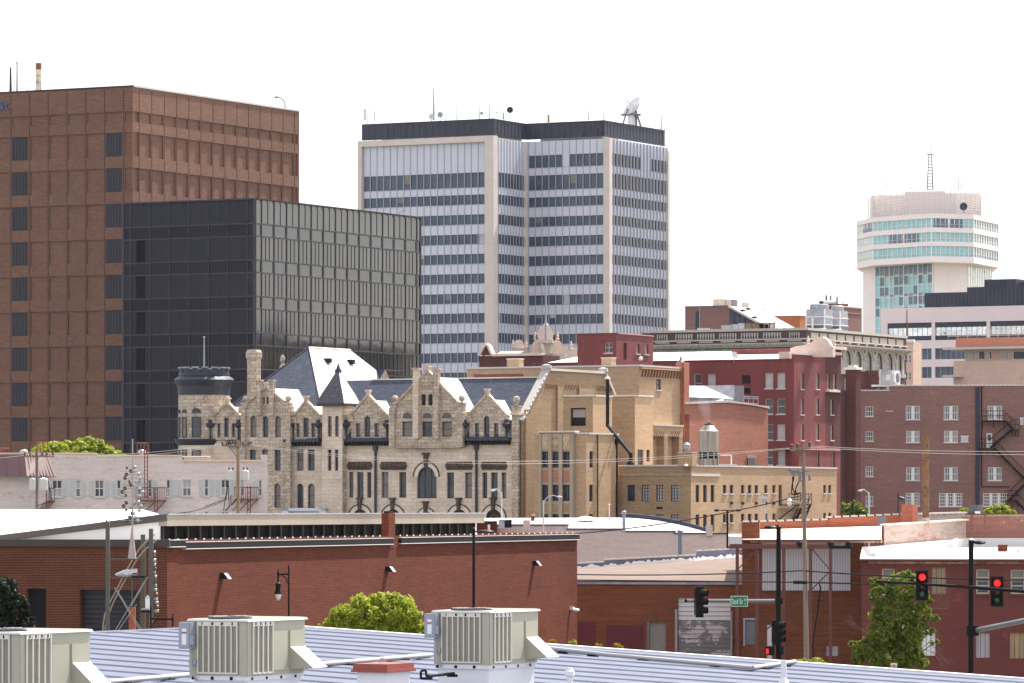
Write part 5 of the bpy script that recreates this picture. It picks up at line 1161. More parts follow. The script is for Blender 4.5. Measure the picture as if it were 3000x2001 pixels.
# ---------------------------------------------------------------- far right group
def condo():
    t_ = 28; d = 1150; s_ = d/F
    c0 = pt(2731, 1490, d); TTn = math.radians(12)
    t = thing('condo_tower', 'pale tower with wide turquoise glazed top storeys and rooftop lattice', 'tower', (c0.x, c0.y, 0))
    # plan points of the wide storeys, from left to right (pixel column, distance)
    plan = [(2509, 1172), (2556, 1156), (2728, 1140), (2853, 1144), (2926, 1166), (2900, 1200), (2540, 1205)]
    def ringpts(pl, z): return [Vector(((x-1500)/F*dd, dd, z)) for x, dd in pl]
    def fr(i, pl, n=0.0):
        a = Vector(((pl[i][0]-1500)/F*pl[i][1], pl[i][1], 0)); b = Vector(((pl[i+1][0]-1500)/F*pl[i+1][1], pl[i+1][1], 0)); D = (b-a).normalized()
        return Fr(a.x, a.y, (D.x, D.y), (D.y, -D.x)), (b-a).length
    Z = lambda y: ZC+(YH-y)/F*1140
    m = MB(); lo, hi = ringpts(plan, Z(768)), ringpts(plan, Z(625)); m.face(hi, m_condo); m.face(lo[::-1], m_condo)
    bands = [(768, 751), (710.5, 700), (676, 665), (638, 625)]; g0 = [(751, 710.5), (700, 676), (665, 638)]; g0 = [(750, 720), (707, 680), (666, 639)]; bands = [(768, 750), (720, 707), (680, 666), (639, 625)]
    for y0, y1 in bands:
        A, Bq = ringpts(plan, Z(y0)), ringpts(plan, Z(y1))
        for i in range(7): m.face([A[i], A[(i+1) % 7], Bq[(i+1) % 7], Bq[i]], m_condo)
        if y0 < 768: m.face(A[::-1], m_condo); m.face(Bq, m_condo)
    m.build('floor_band', t)
    for y0, y1 in g0:
        for i in range(4):
            f, L = fr(i, plan); g = MB(); g.box(f, .1, L-.1, Z(y0), Z(y1), -.5, -.35, m_cgl2 if i in (3,) or (i == 0) else m_cgl); w = g.build('window_band', t)
            k = {0: 8, 1: 12, 2: 9, 3: 10}[i]; q = MB()
            for j in range(k+1): x = .1+(L-.2)*j/k; q.box(f, x-.07, x+.07, Z(y0), Z(y1), -.35, -.15, m_condo if i != 3 else m_gal)
            q.box(f, .1, L-.1, Z(y0)+.8, Z(y0)+.88, -.35, -.2, m_condo); q.build('mullion', w)
            if (i, y0) in ((1, 707), (2, 666), (0, 666)):
                q = MB(); u0, u1 = (.28, .78) if i == 1 else ((.08, .75) if i == 2 else (.4, .9)); q.box(f, L*u0, L*u1, Z(y0)+.05, Z(y1)-.1, -.36, -.3, m_cgd); q.box(f, L*(u0+u1)/2-.2, L*(u0+u1)/2+.2, Z(y0), Z(y1), -.34, -.1, m_condo)
                n_ = 24
                for j in range(n_): x = L*(u0+(u1-u0)*j/n_); q.box(f, x, x+.06, Z(y0), Z(y0)+1.1, -.1, -.05, m_wfin)
                q.build('balcony', w)
    # shaft
    pl2 = [(2528, 1170), (2736, 1146), (2834.5, 1150), (2904, 1172), (2880, 1195), (2545, 1200)]
    A, Bq = ringpts(pl2, 0), ringpts(pl2, Z(760)); m = MB()
    for i in range(6): m.face([A[i], A[(i+1) % 6], Bq[(i+1) % 6], Bq[i]], m_condo)
    m.build('shaft', t)
    f, L = fr(0, pl2); u0, u1 = (2566-2528)/(2736.-2528), 1.0
    x0 = f.sx(2566); x1 = f.sx(2734); random.seed(5); cw = MB(); cw.box(f, x0, x1, 0, Z(768), .003, .1, m_cgl); cwo = cw.build('curtain_wall', t); q = MB(); q2 = MB(); q3 = MB()
    for k in range(16):
        z1 = Z(768)-k*2.62; z0 = z1-2.62
        if z0 < 0: break
        q.box(f, x0, x1, z0-.05, z0+.05, .1, .2, m_condo)
        for j in range(12):
            a = x0+(x1-x0)*j/12; b = x0+(x1-x0)*(j+1)/12; r = random.random()
            if r < .32 or k == 0: q2.box(f, a+.06, b-.06, z0+.5, z1-.05, .1, .13, m_cgd); q2.build('dark_pane', cwo); q2 = MB()
            if r > .78 and k % 2 == 0: q3.box(f, a+.06, b-.06, z0+.02, z0+.7, .13, .16, m_stone2d); q3.build('spandrel', cwo); q3 = MB()
    for j in range(13): x = x0+(x1-x0)*j/12; w = .16 if j % 3 == 0 else .05; q.box(f, x-w, x+w, 0, Z(768), .1, .3, m_condo)
    q.build('mullion', cwo)
    f, L = fr(2, pl2); q = MB(); q.box(f, .1, L-.1, 0, Z(768), .003, .1, m_cgl2); cwo = q.build('curtain_wall', t); q = MB()
    for k in range(22):
        z = Z(768)-k*2.62
        if z < 0: break
        q.box(f, .1, L-.1, z-.08, z+.08, .1, .2, m_condo)
        for j in range(2): a = L*(.22+.45*j); q.box(f, a, a+1.0, z-1.5, z-.5, .1, .13, m_cgd if k % 2 == 0 else m_condo)
    for j in range(11): x = .1+(L-.2)*j/10; q.box(f, x-.06, x+.06, 0, Z(768), .1, .22, m_condo)
    q.build('mullion', cwo)
    # rooftop lattice screen and plant
    pl3 = [(2545, 1170), (2660, 1152), (2800, 1150), (2888, 1172)]; q = MB(); zr0, zr1 = Z(629), Z(552)
    for i in range(3):
        f, L = fr(i, pl3); n_ = (7, 9, 6)[i]
        for j in range(n_+1): x = L*j/n_; q.box(f, x-.1, x+.1, zr0-1, zr1, -.1, .1, m_latt)
        for j in range(10): z = zr0+(zr1-zr0)*(j+1)/10.; q.box(f, 0, L, z-.05, z+.05, -.05, .05, m_latt)
    q.build('roof_lattice', t)
    q = MB(); ff = Fr(0, 1168, (1, 0), (0, -1))
    for x0, y0, x1, k in ((2556, 572, 2650, 0), (2650, 561, 2768, .6), (2768, 566, 2872, .2)): q.box(ff, *ff.rect(x0, y0, x1, 645), -8, k, m_condo)
    q.build('plant_room', t)
    # mast
    t2 = thing('lattice_mast', 'tapering lattice radio mast on the pale condo tower', 'mast', pt(2725, 552, 1165)); b = MB(); p = pt(2725, 556, 1165); h = pt(2725, 454, 1165).z-p.z; w = .75
    for (dx, dy) in ((-1, -1), (1, -1), (1, 1), (-1, 1)): b.tube(p+Vector((dx*w, dy*w, 0)), p+Vector((dx*w*.5, dy*w*.5, h)), .1, .08, m_steel, 5)
    for k in range(11):
        z = h*k/11; wk = w*(1-.5*k/11); wn = w*(1-.5*(k+1)/11)
        b.beam(p+Vector((-wk, -wk, z)), p+Vector((wk, -wk, z)), .1, .16, m_blk); b.beam(p+Vector((-wk, -wk, z)), p+Vector((wn, -wn, z+h/11)), .06, .06, m_steel); b.beam(p+Vector((wk, -wk, z)), p+Vector((wk, wk, z)), .1, .16, m_blk)
    b.build('lattice', t2); b = MB(); b.tube(p+Vector((0, 0, h)), pt(2726, 402, 1165), .12, .04, m_steel, 6); b.box(Fr(p.x, p.y, (1, 0), (0, -1)), -.9, .9, p.z+h, p.z+h+.15, -.9, .9, m_steel); b.build('tip', t2)
    for i, (x, y0, w, lb) in enumerate(((2598, 504, .06, 'thin aerial left of the lattice mast on the condo tower'), (2818, 492, .07, 'tallest thin aerial right of the lattice mast on the condo tower'), (2808, 506, .06, 'aerial just left of the tallest one right of the lattice mast'), (2745, 486, .05, 'bent-tip aerial beside the lattice mast'), (2669, 540, .09, 'stub aerial left of the lattice mast'))):
        whip(x, y0, 556, 1165, w, lb, group='aerials on the pale condo tower')
    dish(2823, 605, 11.5, 1142, (-.3, -1, .1), 'dark round dish in front of the condo tower lattice', m_pent, post=.6)
    dish(2866, 612, 8, 1150, (.6, -1, .3), 'pale tilted dish right of the dark dish on the condo tower', m_white, post=.4)
m_latt = paint('haze toned lattice', C(236,220,210), .05, .7)  # paled like the tower below, haze put into the colour
m_stone2d = paint('mauve spandrel', C(150,136,144), .08, .7)
condo()
def office():
    f = Fr((2580-1500)/F*905, 905, (math.cos(TT), -math.sin(TT)), (-math.sin(TT), -math.cos(TT))); L = f.sx(3420); Z = lambda y, x=0: f.z(y, x)
    t = thing('white_office', 'pinkish white office building with mirrored window ribbons', 'office building', f.p(0, 0)); xx = f.sx(2660)
    zt = Z(904, 0); dz = Z(946, xx)-Z(1020, xx); m = MB(); rows = [(Z(998, xx), Z(946, xx))]+[(Z(1054, xx)-k*dz*.73, Z(1022, xx)-k*dz*.73) for k in range(0, 5)]
    cols = [(2599.5, 2729), (2738.6, 2890), (2900, 3034), (3044, 3180), (3190, 3330)]; ops = [(f.sx(a), f.sx(b), z0, z1) for z0, z1 in rows for a, b in cols if z0 > 1]
    wall(m, f, 0, L, 0, zt, ops, m_off, .5); m.face([f.p(0, 0), f.p(0, 0, -20), f.p(0, zt, -20), f.p(0, zt)], m_off); m.face([f.p(0, zt), f.p(L, zt), f.p(L, zt, -20), f.p(0, zt, -20)], m_conc); m.build('wall', t)
    for i, o in enumerate(ops):
        g = MB(); g.box(f, o[0], o[1], o[2], o[3], -.6, -.5, m_skyg if i < 3 else m_tgl); w = g.build('window_band', t); q = MB()
        if i < 3: q.box(f, o[0], o[1], o[3]-1.0, o[3], -.5, -.3, m_pent); q.box(f, o[0], o[1], o[2], o[2]+.9, -.5, -.3, m_pent)
        n_ = int((o[1]-o[0])/1.0)
        for j in range(n_): x = o[0]+(o[1]-o[0])*j/n_; q.box(f, x-.04, x+.04, o[2], o[3], -.5, -.42, m_wfin)
        q.build('mullion', w)
    # dark rooftop block
    P = [(2710, 857, 2834, 907), (2834, 836, 3300, 905), (2885, 818, 2977, 900), (2977, 824, 3200, 900)]
    u = thing('dark_roof_block', 'dark blue ribbed plant screen stepping up on the white office roof', 'roof screen', f.p(f.sx(2840), zt))
    for i, (x0, y0, x1, y1) in enumerate(P):
        n = (-3, -2.6, -8, -10)[i]; g = MB(); a0, a1, z0, z1 = f.rect(x0, y0, x1, y1, n); g.box(f, a0, a1, zt, z1, n-10, n, m_pent); k = int((a1-a0)/.8)
        for j in range(k): x = a0+(a1-a0)*j/k; g.box(f, x-.04, x+.04, zt, z1, n, n+.08, m_mul)
        g.build('screen_panel', u)
    whip(2657, 907, 1000, 880, .1, 'reddish flagpole in front of the white office wall', cat='flagpole', m=m_rust, name='flagpole', group=None)
office()
def stone_block():
    f = Fr((2794-1500)/F*700, 700, (math.cos(TT), -math.sin(TT)), (-math.sin(TT), -math.cos(TT))); L = f.sx(3420); Z = lambda y: f.z(y, 5)
    t = thing('stone_building', 'beige stone-clad building with recessed window storey and orange brick top', 'building', f.p(0, 0)); m = MB()
    m.box(f, 0, L, 0, Z(1056.6), -18, 0, m_stone2)
    for i in range(14): x = L*i/14; m.box(f, x-.03, x+.03, 0, Z(1058), 0, .012, m_cop)
    for y in (1072, 1088, 1103, 1119): m.box(f, 0, L, Z(y)-.03, Z(y)+.03, 0, .01, m_cop)
    m.build('wall', t)
    g = MB(); g.box(f, f.sx(2820), L, Z(1056.6), Z(1023.6), -14, -1.0, m_stone2); g.build('window_storey', t)
    xs = [(2826, 2842), (2845, 2861), (2865, 2888), (2896, 2908), (2930, 2943), (2945, 2957), (2966, 3030)]
    for i, (a, b) in enumerate(xs): window(f, f.rect(a, 1026, b, 1055, -.95), t, m_tgl if i in (2, 3, 6) else m_wgw, m_cream, n=-.94, dep=.05, nx=1, nz=1, fw=.2)
    g = MB(); g.box(f, f.sx(2770), L, Z(1023.6), Z(1016.5), -14, 1.2, m_cop); g.build('canopy', t)
    g = MB(); g.box(f, f.sx(2800, -2), L, Z(1016.5), Z(987.7), -14, -2, m_org3); g.build('brick_top', t)
    g = MB(); g.box(f, f.sx(2770), f.sx(2824), Z(1104), Z(1098), 0, 1.3, m_cop); g.build('ledge', t)
    g = MB(); z = Z(987)
    for x0, x1, y in ((2805, 2890, 977), (2890, 3040, 974)):
        a0, a1 = f.sx(x0, -6), f.sx(x1, -6)
        for k in range(3): g.tube(f.p(a0, z+.3+.35*k, -2.3), f.p(a1, z+.3+.35*k, -2.3), .04, .04, m_cop, 5)
        n_ = int((a1-a0)/1.5)
        for j in range(n_+1): x = a0+(a1-a0)*j/n_; g.tube(f.p(x, z, -2.3), f.p(x, z+1.1, -2.3), .04, .04, m_cop, 5)
    g.build('roof_railing', t)
m_org3 = brick('dusty orange brick', C(188,122,98), C(170,106,84), C(180,130,108), .22, .075, .012, var=.12)
stone_block()
def narrow():
    B = Bx(2675, 760, 2640, 2700); f, s = B.F, B.S; zt = f.z(1003, 0); t = thing('beige_building', 'narrow beige building squeezed between ornate cornice and white office', 'building', f.p(0, 0)); m = MB()
    ops = [f.rect(x, y, x+8, y+24) for x in (2651, 2661) for y in (1040, 1090, 1140)]; B.shell(m, 0, zt, m_stone2, m_whroof, 0, False, True); wall(m, f, -B.L, 0, 0, zt, ops, m_stone2, .2); m.build('wall', t)
    for o in ops: window(f, o, t, m_wgl, m_wfw, dep=.2, fw=.12)
    g = MB(); g.box(f, -B.L, .2, zt, zt+.5, -.4, .2, m_white); g.build('coping', t)
narrow()
def brown_block():
    f = Fr((2499-1500)/F*470, 470, (math.cos(TT*.25), -math.sin(TT*.25)), (-math.sin(TT*.25), -math.cos(TT*.25))); L = f.sx(3420); t = thing('brown_brick_building', 'broad brown brick building with white multi-pane windows and iron fire escape', 'building', f.p(15, 0))
    yt = 1131; z1 = f.z(1131, f.sx(2800)); z2 = f.z(1145.5, 2); aS = f.sx(2606); aE = f.sx(2984); z3 = f.z(1175, aE)
    W = [(2535.4,1190.6,2558,1220,3,2), (2536,1263.8,2558,1293,3,2), (2536,1366,2558,1396,3,2), (2536,1453,2558,1483,3,2), (2598,1180,2614.6,1203.5,3,2)]
    for x0, x1 in ((2654, 2694.5), (2765, 2806.6)): W += [(x0,1189,x1,1229.4,8,2), (x0+1,1262,x1-1,1296.5,8,2), (x0+1,1369,x1-1,1408,8,2)]
    W += [(2653,1443.7,2694,1483,8,4), (2751,1444.5,2819,1484,12,4), (2893.5,1188.6,2935.7,1228.8,8,2), (2894.6,1369,2934,1408,8,2), (2880,1444.5,2949,1484,12,4)]
    ops = [f.rect(*w[:4]) for w in W]; dr = f.rect(2890, 1269, 2906.6, 1312)
    m = MB(); wall(m, f, 0, aS, 0, z2, [o for o in ops if o[1] < aS], m_brn, .12)
    wall(m, f, aS, aE, 0, z1, [o for o in ops if o[0] > aS]+[dr] if True else [], m_brn, .12); 
    m.face([f.p(aE, 0), f.p(L, 0), f.p(L, z1), f.p(aE, z1)], m_brn); m.face([f.p(0, z2, 0), f.p(aS, z2), f.p(aS, z2, -14), f.p(0, z2, -14)], m_conc); m.face([f.p(aS, z1), f.p(L, z1), f.p(L, z1, -14), f.p(aS, z1, -14)], m_conc)
    m.face([f.p(0, 0), f.p(0, 0, -14), f.p(0, z2, -14), f.p(0, z2)], m_brn); m.face([f.p(aS, z2), f.p(aS, z2, -14), f.p(aS, z1, -14), f.p(aS, z1)], m_brn); m.build('wall', t)
    for w, o in zip(W, ops):
        q = window(f, o, t, m_wgl if (w[0]+w[1]) % 3 < 2 else m_wgb, m_wfw, dep=.12, nx=w[4], nz=w[5], fw=.065, sill=m_cop, sh=.08)
        if w[4] == 8: g = MB(); c = (o[0]+o[1])/2; g.box(f, c-.13, c+.13, o[2], o[3], -.11, -.02, m_wfw); g.build('mullion', q)
        if w[4] == 12:
            g = MB()
            for u in (1/3., 2/3.): c = o[0]+(o[1]-o[0])*u; g.box(f, c-.12, c+.12, o[2], o[3], -.11, -.02, m_wfw)
            g.build('mullion', q)
    g = MB(); g.box(f, dr[0], dr[1], dr[2], dr[3], -.12, -.06, m_wfw); d_ = g.build('door', t); g = MB(); c0 = dr[0]+.12; g.box(f, c0, dr[1]-.12, dr[2]+(dr[3]-dr[2])*.5, dr[3]-.15, -.06, -.03, m_wgl); g.build('door_pane', d_)
    c = MB(); c.box(f, aS-.1, L, z1, z1+.12, -.4, .08, m_cop); c.box(f, 0, aS, z2, z2+.12, -.4, .08, m_cop)
    for i in range(60): x = aS+(L-aS)*i/60; c.box(f, x, x+.08, z1+.12, z1+.2, -.3, .1, m_white)
    c.build('coping', t)
    for q in ((2814, 1278, 2838, 1295), (2987, 1225, 3000, 1243)):
        o = f.rect(*q); g = MB(); g.box(f, o[0], o[1], o[2], o[3], 0, .06, m_steel)
        for i in range(6): z = o[2]+(o[3]-o[2])*(i+.5)/6; g.box(f, o[0]+.05, o[1]-.05, z-.03, z+.03, .06, .1, m_white)
        g.box(f, o[0]-.05, o[1]+.05, o[2]-.05, o[2], 0, .1, m_white); g.box(f, o[0]-.05, o[1]+.05, o[3], o[3]+.05, 0, .1, m_white); g.build('vent_grille', t)
    g = MB()
    for x, r in ((2861.5, .12), (2866, .12)): a = f.sx(x); g.tube(f.p(a, 0, .15), f.p(a, z1-.1, .15), r, r, m_pent, 8)
    a = f.sx(2876); g.tube(f.p(a, f.z(1426, a), .1), f.p(a, z1, .1), .05, .05, m_blk, 6); g.tube(f.p(a, f.z(1426, a), .1), f.p(f.sx(2958), f.z(1426, a), .1), .05, .05, m_blk, 6); g.build('downpipe', t)
    # fire escape
    g = MB(); H = lambda x, y, n: f.P(x, y, n)
    def deck(x0, x1, y):
        a0, a1, z, _ = f.rect(x0, y, x1, y-1); g.box(f, a0, a1, z-.08, z, .05, 1.0, m_blk)
        for k in (.5, 1.0): g.tube(f.p(a0, z+k, 1.0), f.p(a1, z+k, 1.0), .03, .03, m_blk, 4)
        n_ = max(2, int((a1-a0)/.5))
        for i in range(n_+1): x = a0+(a1-a0)*i/n_; g.tube(f.p(x, z, 1.0), f.p(x, z+1.0, 1.0), .025, .025, m_blk, 4)
        for x in (a0+.1, (a0+a1)/2, a1-.1): g.beam(f.p(x, z-.7, .05), f.p(x, z-.05, .9), .06, .06, m_blk)
    def stair(x0, y0, x1, y1, n0=.25, n1=.95):
        p, q = f.at(x0, y0), f.at(x1, y1)
        for n in (n0, n1):
            g.beam(f.p(p[0], p[1], n), f.p(q[0], q[1], n), .06, .22, m_blk); g.tube(f.p(p[0], p[1]+.9, n), f.p(q[0], q[1]+.9, n), .03, .03, m_blk, 4)
        k = int(abs(p[1]-q[1])/.25)
        for i in range(k): u = i/k; g.beam(f.p(p[0]+(q[0]-p[0])*u, p[1]+(q[1]-p[1])*u, n0), f.p(p[0]+(q[0]-p[0])*u, p[1]+(q[1]-p[1])*u, n1), .2, .03, m_blk)
    deck(2876, 2945, 1234); stair(2945, 1234, 2970, 1260); deck(2963, 2987, 1260); stair(2963, 1260, 2902, 1312); deck(2870, 2915, 1315); stair(2915, 1315, 3010, 1412); stair(3010, 1412, 2955, 1467, .25, .95); deck(2945, 2985, 1467); stair(2975, 1467, 3010, 1500)
    g.build('fire_escape', t)
    # darker wing, chimney and rooftop fan unit
    B = Bx(2467, 462, 2462, 2499.5); q = B.F; u = thing('dark_brick_wing', 'dark brick wing with white-capped chimney between hotel and brown building', 'building', q.p(0, 0)); m = MB(); B.shell(m, 0, q.z(1143, 0), m_mar2, m_conc); m.build('wall', u)
    a0, a1, z0, z1_ = q.rect(2478, 1150, 2508, 1083, -1); z0, z1_ = z1_, z0; z1_ = q.z(1083, 1, -1); b = MB(); b.box(q, a0, a1, 0, z1_, -2.2, -.9, m_mar); b.box(q, a0-.15, a1+.15, z1_, z1_+.25, -2.3, -.8, m_white); b.box(q, a0+.2, a1-.2, z1_+.25, z1_+.45, -2.0, -1.0, m_cop); b.build('chimney', u)
    d = 478; ff = Fr(0, d, (1, 0), (0, -1)); b = MB(); b.box(ff, *ff.rect(2518, 1088, 2538, 1140), -1.5, 0, m_mar); b.box(ff, *ff.rect(2538, 1085, 2575, 1140), -1.8, -.4, m_mar); tag(b.build('roof_brick_block'), 'low maroon brick block behind the brown building parapet', 'brick block')
    u = thing('rooftop_fan_unit', 'grey rooftop cooling unit with large round side fan on steel frame', 'rooftop unit', pt(2610, 1140, 474)); B = Bx(2612, 473, 2581, 2638); q = B.F; b = MB(); B.shell(b, q.z(1128, 0), q.z(1084, 0), m_gal, m_gal); b.box(q, *q.rect(2598, 1098, 2609, 1114), 0, .15, m_cream); b.build('casing', u)
    ss = B.S; c = ss.P(2624, 1108, .02); b = MB(); r = 19*473/F; b.lathe(c, [(r, 0), (r, .25), (r*.9, .27), (r*.88, .05)], m_white, 20, axis=(ss.N[0], ss.N[1], 0)); b.build('fan_ring', u)
    b = MB(); b.lathe(c, [(r*.87, .06), (r*.86, .08)], m_blk, 20, axis=(ss.N[0], ss.N[1], 0))
    for i in range(5):
        a = 2*math.pi*i/5; x = Vector((ss.D[0], ss.D[1], 0)); v = (x*math.cos(a)+Vector((0, 0, 1))*math.sin(a))*r*.8; nv = Vector((ss.N[0], ss.N[1], 0))*.14; b.beam(c+nv, c+nv+v, .25, .03, m_steel, up=(ss.N[0], ss.N[1], 0))
    b.build('fan', u); b = MB(); z = q.z(1132, 0); b.box(q, q.sx(2553), q.sx(2640), z, z+.2, -.3, 0, m_cop)
    for x in (2565, 2585, 2612): b.tube(q.p(q.sx(x), z, -.1), q.p(q.sx(x)-.3, q.z(1146, 0), -.1), .05, .05, m_blk, 5)
    b.box(q, q.sx(2576), q.sx(2580), q.z(1130, 0), q.z(1082, 0), -.2, 0, m_cop); b.build('frame', u)
m_mar2 = brick('greyish maroon brick', C(100,68,66), C(86,56,56), C(92,70,68), .22, .075, .012, var=.15)  # slightly greyer maroon for the dark wing
brown_block()
# ---------------------------------------------------------------- white painted brick block, left
def white_block():
    f = Fr((784-1500)/F*345, 345, (math.cos(TT*.15), math.sin(TT*.15)), (math.sin(TT*.15), -math.cos(TT*.15))); aL = f.sx(-380); t = thing('white_brick_building', 'white painted old brick building with shuttered windows and red fire escapes', 'building', f.p(-10, 0))
    W = [(152,1405.5,182.5,1456,2), (221,1406,236.6,1456,1), (277,1406,305,1456,2), (341.5,1406,355,1456,1), (402,1406,414,1456,1), (432.6,1405,446,1456,1), (487,1405,499.5,1456,1), (534.7,1405,560.7,1454,2), (598,1404,611.7,1454,1), (647,1404,671.7,1454,2), (704,1405,716,1454,1), (757,1406,768,1454,1)]
    ops = [f.rect(*w[:4])+(w[4],) for w in W]; dz = f.z(1405, -10)-f.z(1499.5, -10); low = [(a, b, c-dz, d-dz, k) for a, b, c, d, k in ops]
    z1 = f.z(1333, f.sx(300)); z2 = f.z(1352, -2); ast = f.sx(534); a3 = f.sx(283)
    m = MB(); o_ = [o[:4] for o in ops+low]; wall(m, f, aL, 0, 0, z2, o_, m_whb, .15)
    m.face([f.p(aL, z2), f.p(ast, z2), f.p(ast, z1-.1), f.p(a3, z1-.1), f.p(a3, z1+.05), f.p(aL, z1+.05)], m_whb)
    m.box(f, f.sx(766), 0, z2, f.z(1332, 0), -.6, 0, m_whb); m.face([f.p(0, 0), f.p(0, 0, -15), f.p(0, z2, -15), f.p(0, z2)], m_whb)
    m.face([f.p(aL, z2-.2, -.3), f.p(0, z2-.2, -.3), f.p(0, z2-.2, -15), f.p(aL, z2-.2, -15)], m_conc); m.box(f, aL, ast, z2, z1-.1, -.5, -.01, m_whb); m.build('wall', t)
    g = MB()
    for x0, x1, z in ((aL, a3, z1+.05), (a3, ast, z1-.1), (ast, f.sx(766), z2)): g.box(f, x0, x1, z, z+.12, -.5, .1, m_peach)
    g.box(f, ast+.1, f.sx(617), z2+.15, f.z(1337, -10), -4.2, -4, m_gal); g.box(f, ast, f.sx(618), f.z(1337, -10), f.z(1334, -10), -4.3, -3.8, m_peach); g.build('coping', t)
    gl = [m_wgl, m_wgw, m_wgb]; random.seed(11)
    for i, o in enumerate(ops+low):
        w = window(f, o[:4], t, gl[i % 3], m_wfw, dep=.15, nx=o[4], nz=2, fw=.07, lower=gl[(i+1) % 3], sill=m_cop, sh=.08)
        s = MB(); sw = .28
        for a, b in ((o[0]-sw-.08, o[0]-.08), (o[1]+.08, o[1]+sw+.08)):
            if random.random() < .12: continue
            s = MB(); s.box(f, a, b, o[2], o[3]-.05, 0, .05, m_shut); 
            for k in range(8): z = o[2]+(o[3]-o[2])*(k+.5)/8; s.box(f, a+.03, b-.03, z-.02, z+.02, .05, .07, m_shut)
            s.build('shutter', w)
    # metal hip awning
    r = MB(); n = 1.1; x0, x1 = f.sx(79, n), f.sx(167, 0); zt, zb = f.z(1331, f.sx(20)), f.z(1395, f.sx(20)); P = f.p
    q = [P(aL, zb, n), P(x0, zb, n), P(x0-.0, zt, .3), P(aL, zt, .3)]; xr = f.sx(80, 0)
    A, B_ = P(f.sx(79, n), zb, n), P(f.sx(167, 0), zb, 0); T0, T1 = P(f.sx(72, .3), zt, .3), P(f.sx(140, 0), zt, 0)
    T0 = P(f.sx(72, .5), zt, .5)
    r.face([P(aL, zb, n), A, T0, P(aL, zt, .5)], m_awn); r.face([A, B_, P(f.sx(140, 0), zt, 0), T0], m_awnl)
    for i in range(12):
        u = (i+.5)/12; p = P(aL, zb, n).lerp(A, u); p2 = P(aL, zt, .5).lerp(T0, u); r.beam(p, p2, .05, .06, m_awn)
    for i in range(1, 9): u = i/9; r.beam(A.lerp(B_, u), T0.lerp(P(f.sx(140, 0), zt, 0), u), .07, .07, m_awn)
    r.build('awning', t)
    # fire escapes and roof ladders
    def esc(x0, x1, yd, yt, lx, ly0, ly1):
        g = MB(); a0, a1 = f.sx(x0), f.sx(x1); z = f.z(yd, a0); zt_ = f.z(yt, a0); g.box(f, a0, a1, z-.08, z, .05, .95, m_iron)
        for n in (.95,):
            g.tube(f.p(a0, zt_, n), f.p(a1, zt_, n), .035, .035, m_iron, 4); k = int((a1-a0)/.16)
            for i in range(k+1): x = a0+(a1-a0)*i/k; g.tube(f.p(x, z, n), f.p(x, zt_, n), .016, .016, m_iron, 4)
        for x in (a0, a1): g.tube(f.p(x, zt_, .05), f.p(x, zt_, .95), .03, .03, m_iron, 4)
        for u in (.05, .35, .65, .97): x = a0+(a1-a0)*u; g.beam(f.p(x-.8, z-.9, .05), f.p(x, z-.05, .9), .05, .05, m_iron)
        for (xx, y0, y1) in zip(lx, ly0, ly1):
            a = f.sx(xx); b = a+.22; za, zb_ = f.z(y0, a), f.z(y1, a)
            g.tube(f.p(a, za, 1.0), f.p(a, zb_, 1.0), .035, .035, m_iron, 4); g.tube(f.p(b, za, 1.0), f.p(b, zb_, 1.0), .035, .035, m_iron, 4); k = int(abs(za-zb_)/.3)
            for i in range(k): q = zb_+(za-zb_)*(i+.5)/k; g.tube(f.p(a, q, 1.0), f.p(b, q, 1.0), .02, .02, m_iron, 4)
        g.build('fire_escape', t)
    esc(399, 487.5, 1465, 1429, (424, 453), (1298, 1429), (1460, 1500)); esc(687.5, 757, 1461, 1428, (725,), (1423,), (1515,)); esc(136.6, 161, 1466, 1430, (137,), (1430,), (1491,))
    for x0, x1, y0, y1 in ((107, 139, 1296, 1330), (402, 434, 1298, 1338), (-10, 27, 1313, 1328)):
        g = MB(); a0, a1, z0, z1_ = f.rect(x0, y0, x1, y1, -1)
        for x in (a0, a0+(a1-a0)*.33, a0+(a1-a0)*.62, a1): g.tube(f.p(x, z0, -1), f.p(x, z1_, -1), .035, .035, m_iron, 4)
        g.tube(f.p(a0, z1_, -1), f.p(a1, z1_, -1), .035, .035, m_iron, 4); g.build('roof_ladder', t)
    for px, lb in ((70, 'small grey roof vent at the left of the white brick parapet'), (416, 'pale box vent beside the roof ladder on the white brick building')):
        b = MB(); c = f.P(px, 1330, -2); b.lathe(c, [(.18, -.1), (.2, .05), (.3, .1), (.3, .25), (.1, .35)], m_gal, 10); tag(b.build('roof_ventilator'), lb, 'ventilator')
m_whb = brick('white painted brick', C(238,228,220), C(228,216,208), C(206,190,180), .22, .075, .014, stain=C(146,108,96), slo=.56, shi=.76, var=.22)
m_peach = paint('peach coping', C(236,206,180), .08, .7)
m_shut = paint('pale green shutter', C(192,200,194), .1, .7)
m_awn = paint('plum metal awning', C(112,82,84), .08, .5); m_awnl = paint('awning with painted sunlight', C(226,196,186), .06, .5)  # sunlit flank of the awning: light put into a pinker copy
m_iron = paint('rust red iron', C(124,64,56), .15, .7)
white_block()
